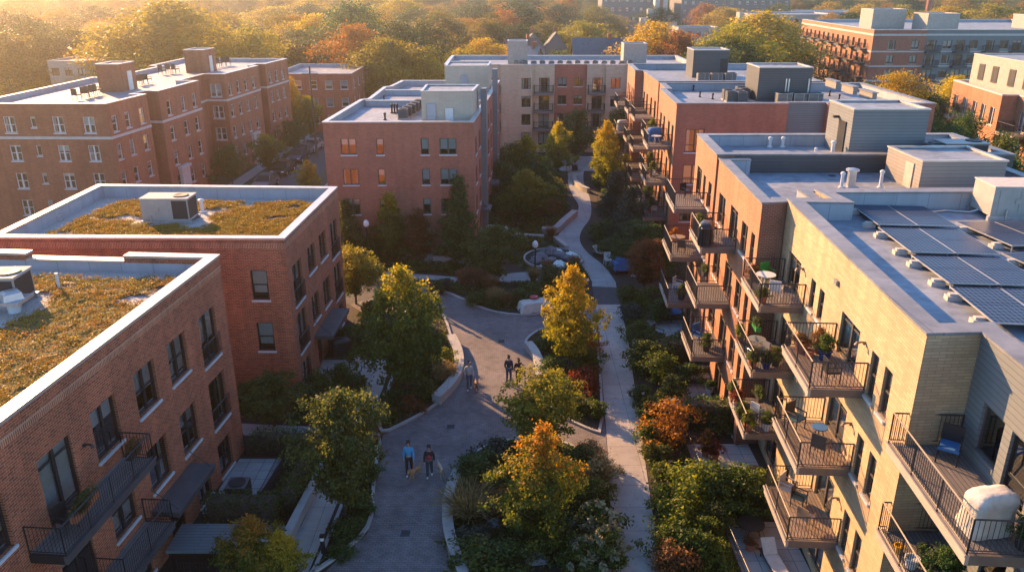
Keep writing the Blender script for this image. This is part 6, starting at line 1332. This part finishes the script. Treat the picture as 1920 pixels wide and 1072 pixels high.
# picnic table with white cloth, tarpaulin, white seats
x, y = U(1002,582); t = thing('draped_table', 'table under a crumpled white cloth at the right end of the grass bed', 'table', (x,y,.0), .3); mb = MB(); rr = random.Random(3)
nx, ny = 12, 7
for j in range(ny):
    for i in range(nx):
        u, v = i/(nx-1)*2-1, j/(ny-1)*2-1; e = max(abs(u), abs(v)); hgt = .76-(max(0, e-.8)/.2)*.6+rr.uniform(-.03,.03); mb.v.append((u*1.25+rr.uniform(-.04,.04), v*.75+rr.uniform(-.04,.04), hgt))
for j in range(ny-1):
    for i in range(nx-1): mb.f.append((j*nx+i, j*nx+i+1, (j+1)*nx+i+1, (j+1)*nx+i)); mb.m.append(0)
put('cloth', mb.mesh('cloth', ['canvas']), t)
for sx in (-.9,.9):
    l = MB(); l.box(sx-.05,-.5,0,sx+.05,.5,.7); put('leg', l.mesh('leg', ['wood']), t)
x, y = U(1003,577); t = thing('cushion', 'wine red cushion lying on the white draped table', 'cushion', (x-.1,y+.1,.76), .3); mb = MB(); mb.lathe([(.05,0),(.36,.06),(.36,.14),(.05,.2)], 8); put('fabric', mb.mesh('fabric', [newmat and 'red']), t)
x, y = U(1166,510); t = thing('tarpaulin_cart', 'cart under a blue tarpaulin beside the right end of the winding path', 'cart', (x,y,0), .2); mb = MB(); mb.prism([(-.8,-.6),(.8,-.6),(.75,.6),(-.75,.6)],.3,1.0); mb.prism([(-.5,-.4),(.5,-.4),(.5,.4),(-.5,.4)],1.0,1.25); put('tarpaulin', mb.mesh('tarpaulin', ['blue_cloth']), t)
for sx in (-.6,.6): w = MB(); w.tube([(sx,-.64,.2),(sx,-.56,.2)],.2,10); put('wheel', w.mesh('wheel', ['tyre']), t)
x, y = U(1128,480); lounge(x, y, 0, .8, 'white garden lounger right of the winding path'); x, y = U(1140,497); chair(x, y, 0, .2, 'white garden chair near the white lounger', 'white_pipe', 'white_pipe', 1.2)
x, y = U(1078,318); bench(x, y, 1.5, 'dark bench at the far end of the winding path', 'frame_dk', 'frame_dk', 2.2); x, y = U(1067,320); bench(x, y, 1.5, 'white bench at the far end of the winding path', 'canvas', 'canvas', 1.8)
# pool with rocks
x, y = U(1038,487); t = thing('garden_pool', 'round stone rimmed garden pool with rocks left of the winding path', 'pool', (x,y,0)); n = 40; mb = MB(); circ = [(math.cos(2*PI*k/n)*2.7, math.sin(2*PI*k/n)*2.9) for k in range(n)]
ring(mb, circ, .0, .16, 0, .22); put('rim', mb.mesh('rim', ['kerb']), t); w = MB(); w.q([(*p,.18) for p in offset(circ,.15)]); put('water', w.mesh('water', ['water']), t)
def rock(x, y, z, s, label, seed, parent=None):
    rs = random.Random(seed); bm = MB(); base = []
    for k, (r, h) in enumerate([(.8,-.1),(1,.25),(.8,.6),(.35,.85)]):
        for j in range(9): a = 2*PI*j/9; f = r*(1+rs.uniform(-.18,.18)); bm.v.append((math.cos(a)*f*s[0], math.sin(a)*f*s[1], h*s[2]))
    for q in range(3):
        for j in range(9): bm.f.append((q*9+j, q*9+(j+1)%9, (q+1)*9+(j+1)%9, (q+1)*9+j)); bm.m.append(0)
    bm.f.append(tuple(range(27,36))); bm.m.append(0); me = bm.mesh('rock', ['rock'])
    return tag(put('rock', me, None, (x,y,z), rs.random()*6), label, 'rock')
for k, (px, py, s) in enumerate([(1005,493,(.9,.6,.5)),(1015,484,(.8,.5,.4)),(1030,492,(.8,.5,.35)),(1046,482,(.9,.6,.5)),(1062,488,(.8,.5,.45)),(1032,480,(.6,.5,.9))]):
    x, y = U(px, py); rock(x, y, .15, s, ('tall upright boulder in the round garden pool' if k == 5 else f'flat pale boulder in the round garden pool, {ordn(k)} from the left'), k+5)
x, y = U(1150,500); rock(x, y, 0, (.5,.4,.4), 'pale boulder beside the winding path near the blue tarpaulin', 31)
x, y = U(968,1050); t = rock(x, y, .05, (.45,1.5,.45), 'long pale stone lying in the nearest planting island', 33); x, y = U(928,985); rock(x, y, .05, (.4,.35,.35), 'small pale stone behind the arching grass on the nearest island', 35)
def run(name, label, cat, pts, r, m):
    mb = MB(); mb.tube(pts, r, 6); tag(put(name, mb.mesh(name, [m], pts[0]), None, pts[0]), label, cat)
run('roof_conduit', 'grey conduit running from the main solar array to the cream rooftop unit', 'conduit', [(20.3,37.6,12.62),(21.2,37.9,12.62),(22.2,37.6,12.62),(22.5,37.4,12.8)], .05, 'steel')
run('roof_conduit', 'long grey conduit along the back parapet of the cream block roof', 'conduit', [(16.2,38.35,12.62),(22,38.45,12.62),(30,38.5,12.62)], .04, 'steel')
run('roof_conduit', 'grey conduit between the flue and the taupe roof hut', 'conduit', [(18.6,42.2,12.42),(20.4,42.6,12.42),(21.95,43.0,12.42)], .045, 'steel')
def drain(px, py, z, label, r=.3):
    x, y = U(px, py, z); t = thing('drain_cover', label, 'drain', (x,y,z)); mb = MB(); mb.lathe([(r,0),(r,.012),(r*.9,.02)], 16); put('rim', mb.mesh('rim', ['rock']), t); g = MB()
    for k in range(-3,4): g.box(-r*.7,k*r*.22-.02,.02,r*.7,k*r*.22+.02,.03)
    put('grate', g.mesh('grate', ['grille']), t)
drain(845,800,.002,'round dark drain cover in the middle of the paved drive'); drain(760,1000,.002,'round dark drain cover on the drive near the bottom edge'); drain(940,640,.002,'round dark drain cover on the drive below the grass bed')
drain(1560,330,12.36,'roof drain left of the steel flue',.25); drain(1690,560,12.56,'roof drain beside the left edge of the main solar array',.25)
# ---- street furniture
def bollard(px, py, label, h=1.05):
    x, y = U(px, py); t = thing('bollard_light', label, 'bollard light', (x,y,0)); mb = MB(); mb.box(-.08,-.08,0,.08,.08,h*.74); mb.box(-.09,-.09,h*.9,.09,.09,h); put('post', mb.mesh('post', ['rail_dk']), t); l = MB(); l.box(-.07,-.07,h*.74,.07,.07,h*.9); put('lens', l.mesh('lens', ['lamp_globe']), t)
bollard(1254,898,'dark bollard light on the small cross path right of the pale walk'); bollard(1204,760,'dark leaning bollard light in the bushes right of the pale walk'); bollard(607,1040,'dark bollard light on the lower left island edge'); bollard(706,775,'dark bollard beside the garden path left of the drive', .8); bollard(1187,660,'small bollard light between bushes along the pale walk', .9)
def lamp(px, py, top, label):
    x, y = U(px, py); t = thing('street_lamp', label, 'street lamp', (x,y,0)); h = top; mb = MB(); mb.lathe([(.14,0),(.14,.25),(.07,.4),(.05,h)], 8); put('post', mb.mesh('post', ['rail_dk']), t); l = MB(); l.lathe([(.12,h),(.24,h+.15),(.24,h+.4),(.1,h+.6)], 12); put('lamp_globe', l.mesh('lamp_globe', ['lamp_globe']), t)
lamp(692,500,3.6,'lamp post with white globe before the left end of the plum block'); lamp(1003,520,2.6,'slim dark post lamp beside the round garden pool')
x, y = U(808,545); t = thing('fire_hydrant', 'red fire hydrant on the corner of the grass bed', 'hydrant', (x,y,.05)); mb = MB(); mb.lathe([(.16,0),(.16,.06),(.11,.1),(.11,.5),(.14,.52),(.12,.62),(.04,.7)], 12); put('barrel', mb.mesh('barrel', ['red']), t); mb = MB(); mb.tube([(-.2,0,.4),(.2,0,.4)],.06,8); mb.tube([(0,-.2,.36),(0,0,.36)],.07,8); put('outlet', mb.mesh('outlet', ['red']), t)
x, y = U(693,190); 
t = thing('utility_pole', 'wooden utility pole behind the left corner of the plum block', 'pole', (-27.5,112,0)); mb = MB(); mb.tube([(0,0,0),(0,0,12.5)],[.17,.11],8); put('post', mb.mesh('post', ['bark']), t); mb = MB(); mb.box(-1.1,-.06,11.4,1.1,.06,11.55); put('crossarm', mb.mesh('crossarm', ['bark']), t)
def fence(label, pts, h=1.1, m='rail_dk', base=0):
    t = thing('metal_fence', label, 'fence', (pts[0][0],pts[0][1],base)); mb = MB()
    for a, b in zip(pts, pts[1:]):
        L = math.dist(a, b); n = int(L/.13); A_, B_ = Vector((*a,0)), Vector((*b,0))
        for z in (.1, h-.05): mb.tube([A_+Vector((0,0,z+base)), B_+Vector((0,0,z+base))], .018, 4)
        for k in range(n+1): p = A_.lerp(B_, k/n); mb.tube([p+Vector((0,0,base)), p+Vector((0,0,h+base))], .009, 4, cap=False)
    put('pickets', mb.mesh('pickets', [m], t.location), t)
    pm = MB()
    for p in pts: q = MB(); q.tube([(p[0],p[1],base),(p[0],p[1],h+.08+base)],.035,5); put('post', q.mesh('post', [m], t.location), t)
fence('black metal fence around the air conditioner yard of the nearest block', [(-13.9,36.0),(-11.6,35.9),(-11.7,31.1)])
fence('black metal fence on the left side of the slab patio', [(9.25,32.6),(9.2,38.2)]); fence('black metal fence on the left side of the lowest right patio', [(9.5,24.8),(9.35,31)]); fence('black metal fence in the bushes between pale walk and sofa patio', [(8.6,44.5),(8.9,49.8)])
fence('black picket fence at the bottom edge before the nearest block entrance', [(-13.6,26.4),(-10.6,26.3)])
x, y = U(385,1055); t = thing('entrance_canopy', 'flat pale blue grey entrance roof at the bottom edge beside the nearest block', 'canopy', (-13.1,27.9,0)); mb = MB(); mb.box(-1.2,-.9,1.0,1.2,.9,1.12); put('roof', mb.mesh('roof', ['siding']), t)
for sx in (-1.1,1.1):
    for sy in (-.8,.8): l = MB(); l.tube([(sx,sy,0),(sx,sy,1.0)],.04,5); put('post', l.mesh('post', ['rail_dk']), t)
# ================================================================ PEOPLE AND DOGS
def skinmesh(name, verts, edges, radii, mat, sub=1):
    me = bpy.data.meshes.new(name+'_rig'); me.from_pydata([tuple(v) for v in verts], edges, []); ob = bpy.data.objects.new(name+'_rig', me); COL.objects.link(ob)
    ob.modifiers.new('skin', 'SKIN'); ss = ob.modifiers.new('sub', 'SUBSURF'); ss.levels = sub
    for k, d in enumerate(me.skin_vertices[0].data): r = radii[k]; d.radius = (r, r) if not hasattr(r, '__len__') else r; d.use_root = (k == 0)
    dg = bpy.context.evaluated_depsgraph_get(); out = bpy.data.meshes.new_from_object(ob.evaluated_get(dg)); bpy.data.objects.remove(ob); out.name = name
    out.materials.clear(); out.materials.append(M[mat] if isinstance(mat, str) else mat); out.polygons.foreach_set('use_smooth', [True]*len(out.polygons)); return out
M['skin'] = plain('skin', (.42,.25,.17), .6); M['hair_dk'] = plain('dark hair', (.018,.013,.01), .6); M['hair_br'] = plain('fair brown hair', (.16,.09,.045), .6)
M['c_blue'] = plain('bright blue jacket', (.06,.30,.55), .75); M['c_black'] = plain('black cloth', (.018,.018,.022), .85); M['c_maroon'] = plain('maroon vest', (.30,.03,.04), .8); M['c_navy'] = plain('navy cloth', (.02,.028,.055), .85)
M['c_grey'] = plain('pale grey jacket', (.36,.36,.37), .85); M['c_teal'] = plain('dark teal leggings', (.02,.05,.06), .8); M['c_jeans'] = plain('denim', (.06,.085,.14), .85); M['c_white'] = plain('white trainers', (.65,.65,.64), .6)
def person(label, x, y, rz, top, legs, hair, shoes='c_white', stride=.22, arms=(.1,-.1), s=1.0, vest=None, longhair=False):
    t = thing('person', label, 'person', (x,y,.0), rz, None, s)   # faces local -y
    V_, E_, R_ = [], [], []
    def add(p, r, par): V_.append(p); R_.append(r); E_.append((par, len(V_)-1)) if par is not None else None; return len(V_)-1
    pel = add((0,0,.96), (.115,.09), None); wa = add((0,0,1.12), (.115,.085), pel); ch = add((0,-.01,1.33), (.135,.095), wa); nb = add((0,0,1.47), .06, ch); nk = add((0,-.01,1.54), .05, nb); hd = add((0,-.03,1.63), (.073,.085), nk); add((0,-.02,1.72), (.062,.075), hd)
    leg = {}
    for sx, st in ((-1, stride), (1, -stride)):
        h = add((sx*.09,0,.9), .085, pel); k = add((sx*.095,-st*.55-.02,.5), .058, h); a = add((sx*.095,-st+(.05 if st < 0 else 0),.09), .038, k); add((sx*.1,-st-.13,.035), .036, a); leg[sx] = (h, k, a)
        sh_ = add((sx*.175,0,1.41), .058, ch); sw = arms[0] if sx < 0 else arms[1]; el = add((sx*.23,sw*.4+.03,1.13), .042, sh_); wr = add((sx*.235,-.06+sw,.9), .028, el); pa = add((sx*.235,-.075+sw*1.1,.84), .03, wr)
        for q, (dx, dz, ln) in enumerate([(-.028,0,.06),(-.01,-.01,.07),(.01,-.01,.066),(.027,0,.05)]):
            f1 = add((sx*.235,-.075+sw*1.1+dx,.80+dz), .0095, pa); add((sx*.225,-.08+sw*1.1+dx,.80+dz-ln*.7), .008, f1)
        th = add((sx*.215,-.11+sw*1.1,.835), .0105, pa); add((sx*.205,-.125+sw*1.1,.80), .009, th)
    put('body', skinmesh('body', V_, E_, R_, 'skin'), t)
    def sub(name, ids, grow, mat):
        m = {o: i for i, o in enumerate(ids)}; e = [(m[a], m[b]) for a, b in E_ if a in m and b in m]
        r = [tuple(q+grow for q in R_[i]) if hasattr(R_[i], '__len__') else R_[i]+grow for i in ids]; put(name, skinmesh(name, [V_[i] for i in ids], e, r, mat), t)
    ids_t = [pel, wa, ch, nb]; ids_l = [pel]; shoes_ = []
    for i, (a, b) in enumerate(E_): pass
    kids = {}
    for a, b in E_: kids.setdefault(a, []).append(b)
    for c in kids[ch]:
        if c != nb: ids_t += [c, kids[c][0], kids[kids[c][0]][0]]
    for sx in leg: ids_l += list(leg[sx])
    sub('jacket', ids_t, .022, top); sub('trousers', ids_l, .018, legs)
    if vest: sub('vest', [pel, wa, ch], .055, vest)
    for sx in leg:
        a = leg[sx][2]; f = kids[a][0]; put('shoe', skinmesh('shoe', [V_[a], V_[f], tuple(Vector(V_[a])+Vector((0,.05,-.04)))], [(0,1),(0,2)], [.045,.044,.04], shoes), t)
    hv = [(0,.0,1.70),(0,-.02,1.765),(0,.05,1.66)]; hr = [.088,.07,.075]
    if longhair: hv += [(0,.075,1.55),(0,.08,1.44)]; hr += [.06,.04]
    put('hair', skinmesh('hair', hv, [(0,1),(0,2)]+([(2,3),(3,4)] if longhair else []), hr, hair), t)
    ey = MB(); 
    for sx in (-.03,.03): ey.lathe([(.001,-.012),(.012,0),(.001,.012)], 6, (sx,-.112,1.645))
    ey.lathe([(.014,-.03),(.016,-.02),(.004,.02)], 6, (0,-.118,1.62)); put('face', ey.mesh('face', ['hair_dk']), t)
    return t
P1 = U(768,888); P2 = U(806,893); P3 = U(880,730); P4 = U(954,718); P5 = U(972,722)
person('person in a bright blue jacket and black trousers walking a tawny dog towards the viewer', *P1, .05, 'c_blue', 'c_black', 'hair_dk', s=1.06, arms=(.02,-.1))
person('person with long dark hair in a maroon vest walking beside the blue jacket', *P2, .0, 'c_black', 'c_teal', 'hair_dk', vest='c_maroon', longhair=True, s=1.0, stride=.15, arms=(-.05,.12))
person('person in a pale grey jacket and dark jeans with a brown dog', *P3, .1, 'c_grey', 'c_jeans', 'hair_dk', s=1.06, stride=.16)
person('person in navy with bare head standing left of a pair on the drive', *P4, 2.9, 'c_navy', 'c_jeans', 'hair_dk', s=1.06, stride=.06)
person('person in black with fair hair tied back, right of a pair on the drive', *P5, 3.3, 'c_black', 'c_black', 'hair_br', s=1.03, stride=.1, longhair=True)
person('person in dark maroon half hidden behind the large maple on the drive', *U(822,592), 2.8, 'c_maroon', 'c_black', 'hair_dk', s=1.05, stride=.2)
def dog(label, x, y, rz, mat, s=1.0, tail=.3, head=0):
    t = thing('dog', label, 'dog', (x,y,0), rz, None, s); V_, E_, R_ = [], [], []
    def add(p, r, par): V_.append(p); R_.append(r); E_.append((par, len(V_)-1)) if par is not None else None; return len(V_)-1
    md = add((0,.05,.50), (.10,.11), None); ru = add((0,.34,.52), (.095,.10), md); ct = add((0,-.22,.50), (.115,.14), md); nk = add((0,-.38,.63), .075, ct); hd = add((head*.05,-.47,.74), (.07,.075), nk); mz = add((head*.1,-.60,.70), (.042,.038), hd); add((head*.12,-.67,.69), .032, mz)
    tl = add((0,.48,.55), .035, ru); t2 = add((0,.62,.55+tail*.5), .03, tl); add((0,.70,.55+tail), .014, t2)
    for sx in (-1,1):
        a = add((sx*.085,-.25,.38), .055, ct); b = add((sx*.085,-.25+.05*sx,.2), .033, a); c = add((sx*.085,-.26+.09*sx,.04), .027, b); add((sx*.085,-.31+.09*sx,.022), .024, c)
        a = add((sx*.085,.33,.40), .065, ru); b = add((sx*.09,.27-.06*sx,.28), .042, a); c = add((sx*.09,.39-.09*sx,.16), .027, b); d = add((sx*.09,.36-.1*sx,.035), .024, c); add((sx*.09,.31-.1*sx,.022), .023, d)
    put('body', skinmesh('body', V_, E_, R_, mat), t)
    for sx in (-1,1): put('ear', skinmesh('ear', [(head*.05+sx*.06,-.45,.79),(head*.05+sx*.095,-.46,.72),(head*.05+sx*.10,-.47,.67)], [(0,1),(1,2)], [(.018,.03),(.014,.032),(.01,.02)], mat), t)
M['fur_tan'] = noise_mat('tawny fur', (.34,.16,.06), (.46,.25,.10), 9, .9); M['fur_cream'] = noise_mat('cream fur', (.38,.28,.17), (.52,.41,.28), 9, .9); M['fur_br'] = noise_mat('brown fur', (.2,.10,.045), (.3,.16,.08), 9, .9)
D1 = U(778,897); D2 = U(827,891); D3 = U(893,732)
dog('tawny dog with raised tail walking beside the blue jacket', *D1, -.55, 'fur_tan', .95, .3, .6); dog('cream dog on a lead right of the maroon vest', *D2, .35, 'fur_cream', .9, .1, -1.5); dog('brown dog standing beside the pale grey jacket', *D3, .1, 'fur_br', .9, .1, .5)
def lead(label, a, b):
    a, b = Vector(a), Vector(b); m = (a+b)/2-Vector((0,0,.12)); mb = MB(); mb.tube([a, m, b], .012, 5); t = mb.mesh('dog_lead', ['red'], tuple(a)); tag(put('dog_lead', t, None, tuple(a)), label, 'dog lead')
lead('red lead from the maroon vest to the cream dog', (P2[0]+.24,P2[1]-.05,.82), (D2[0]+.05,D2[1]-.33,.58)); lead('lead from the blue jacket to the tawny dog', (P1[0]+.25,P1[1]-.15,.85), (D1[0]-.1,D1[1]-.28,.6)); lead('lead from the pale grey jacket to the brown dog', (P3[0]+.25,P3[1]-.1,.86), (D3[0],D3[1]-.3,.55))
# ================================================================ CARS
def paint(name, c):
    m, nt, out = newmat(name); b = principled(nt, out, Roughness=.28, Metallic=.3); b.inputs['Base Color'].default_value = rgba(c); b.inputs['Coat Weight'].default_value = .6; return m
def car_meshes():
    W = .9; prof = [(-2.2,.35),(-2.25,.6),(-2.1,.8),(-1.2,.95),(1.5,.98),(2.1,.92),(2.2,.6),(2.15,.35)]; mb = MB(); n = len(prof)
    for sx, k in ((-W,1),(W,1)): mb.v += [(sx*(1 if .4 < z < .9 else .95), y, z) for y, z in prof]
    for j in range(n): q = (j+1) % n; mb.f.append((j, q, n+q, n+j)); mb.m.append(0)
    mb.f.append(tuple(range(n-1,-1,-1))); mb.m.append(0); mb.f.append(tuple(range(n,2*n))); mb.m.append(0)
    cab = [(-1.15,.95),(-.45,1.46),(1.1,1.5),(1.75,1.0)]; i = len(mb.v); top = [1,.78,.78,1]
    g = MB(); g.v += [(-W*.93*top[k],y,z) for k,(y,z) in enumerate(cab)]+[(W*.93*top[k],y,z) for k,(y,z) in enumerate(cab)]
    for f in ((0,1,5,4),(2,3,7,6),(0,3,2,1),(4,5,6,7)): g.f.append(f); g.m.append(0)
    r = MB(); r.prism([(-W*.75,-.5),(W*.75,-.5),(W*.75,1.15),(-W*.75,1.15)],1.47,1.53)
    for sx in (-1,1):
        for y0, z0, y1, z1 in ((-1.17,.96,-.47,1.48),(.35,.97,.35,1.49),(1.77,1.0,1.12,1.51)): r.tube([(sx*W*.94,y0,z0),(sx*W*.75,y1,z1)],.035,4)
    body = mb.mesh('body', ['steel']); glass = g.mesh('glasshouse', ['grille']); roof = r.mesh('roof', ['steel'])
    w = MB(); w.tube([(-.1,0,0),(.1,0,0)],.33,14); h = MB(); h.tube([(-.11,0,0),(.11,0,0)],.19,10)
    l = MB(); l.box(-.18,-.04,-.07,.18,.04,.07); return body, glass, roof, w.mesh('wheel', ['tyre']), h.mesh('rim', ['steel']), l.mesh('headlight', ['lamp_globe']), l.mesh('taillight', ['red'])
def car(label, x, y, rz, m, s=1.0):
    b, g, r, w, h, hl, tl = cached('car', car_meshes); t = thing('parked_car', label, 'car', (x,y,0), rz, 'cars parked along the street', s)
    for nm, me in (('body', b), ('roof', r)): o = put(nm, me, t); recolor(o, m)
    put('glasshouse', g, t)
    for sx in (-.82,.82):
        for yy in (-1.35,1.4): q = put('wheel', w, t, (sx,yy,.33)); put('rim', h, q)
        put('headlight', hl, t, (sx*.8,-2.22,.66)); put('taillight', tl, t, (sx*.8,2.17,.75))
M['p_black'] = paint('black car paint', (.012,.012,.014)); M['p_grey'] = paint('grey car paint', (.14,.15,.17)); M['p_blue'] = paint('dark blue car paint', (.015,.03,.07)); M['p_silver'] = paint('silver car paint', (.42,.43,.45)); M['p_white'] = paint('white car paint', (.65,.65,.64))
for px, py, m, lab in [(500,352,'p_grey','grey car at the near end of the parked line, cut by the roof below'),(545,325,'p_black','black estate car second in the parked line'),(575,301,'p_blue','dark blue car in the middle of the parked line'),(592,292,'p_grey','slate grey car behind the dark blue one'),(606,282,'p_silver','silver car at the far end of the parked line')]:
    x, y = U(px, py); car(lab, -29.6+(.0 if y < 115 else .3), y, R(-3), M and m, 1.08)
car('white car parked on the opposite side of the street near its far end', -25.6, 128, R(178), 'p_white', 1.05)
# ================================================================ LIGHT, AIR, CAMERA
w = bpy.data.worlds.new('World'); scene.world = w; w.use_nodes = True; nt = w.node_tree
bg = nt.nodes['Background']; sk = nt.nodes.new('ShaderNodeTexSky'); sk.sky_type = 'NISHITA'; sk.sun_disc = False; sk.sun_elevation = SUN_EL; sk.sun_rotation = -SUN_AZ; sk.air_density = 1.0; sk.dust_density = .3; sk.ozone_density = 5.0
nt.links.new(sk.outputs[0], bg.inputs[0]); bg.inputs[1].default_value = SKY
S = Vector((-math.sin(SUN_AZ)*math.cos(SUN_EL), math.cos(SUN_AZ)*math.cos(SUN_EL), math.sin(SUN_EL)))
sl = bpy.data.lights.new('sun', 'SUN'); sl.energy = SUN; sl.color = (1.0,.56,.235); sl.angle = R(.6); so = bpy.data.objects.new('sun', sl); COL.objects.link(so); so.rotation_euler = S.to_track_quat('Z','Y').to_euler(); so.location = S*200
mb = MB(); mb.box(-720,-40,-1.0,720,900,HTOP)
m, nt, out = newmat('haze'); nt.nodes.remove(out) if False else None
pv = nt.nodes.new('ShaderNodeVolumePrincipled'); pv.inputs['Color'].default_value = (.98,.87,.72,1); pv.inputs['Density'].default_value = HDEN; pv.inputs['Anisotropy'].default_value = HANI
nt.links.new(pv.outputs[0], out.inputs['Volume']); ho = mb.build('haze', [m]); tag(ho, 'thin warm haze filling the air', 'haze', kind='stuff')
cam = bpy.data.cameras.new('camera'); cam.lens = 36*FPX/1920; cam.sensor_width = 36; cam.clip_start = .5; cam.clip_end = 6000
co = bpy.data.objects.new('camera', cam); COL.objects.link(co); co.location = (0,0,CAM_H); co.rotation_euler = (PI/2-PITCH,0,0); scene.camera = co
scene.view_settings.view_transform = 'Standard'; scene.view_settings.look = 'None'; scene.view_settings.exposure = EXPO; scene.view_settings.gamma = 1
scene.cycles.use_denoising = True; scene.cycles.max_bounces = 8; scene.cycles.transparent_max_bounces = 12; scene.cycles.volume_bounces = 0; scene.cycles.diffuse_bounces = 3; scene.cycles.caustics_reflective = False; scene.cycles.caustics_refractive = False

if DEBUG:
    ls = [o for o in bpy.data.objects if o.get('label')]
    for o in ls:
        if len(o['label'].split()) > 16: print('LONG', len(o['label'].split()), o['label'])
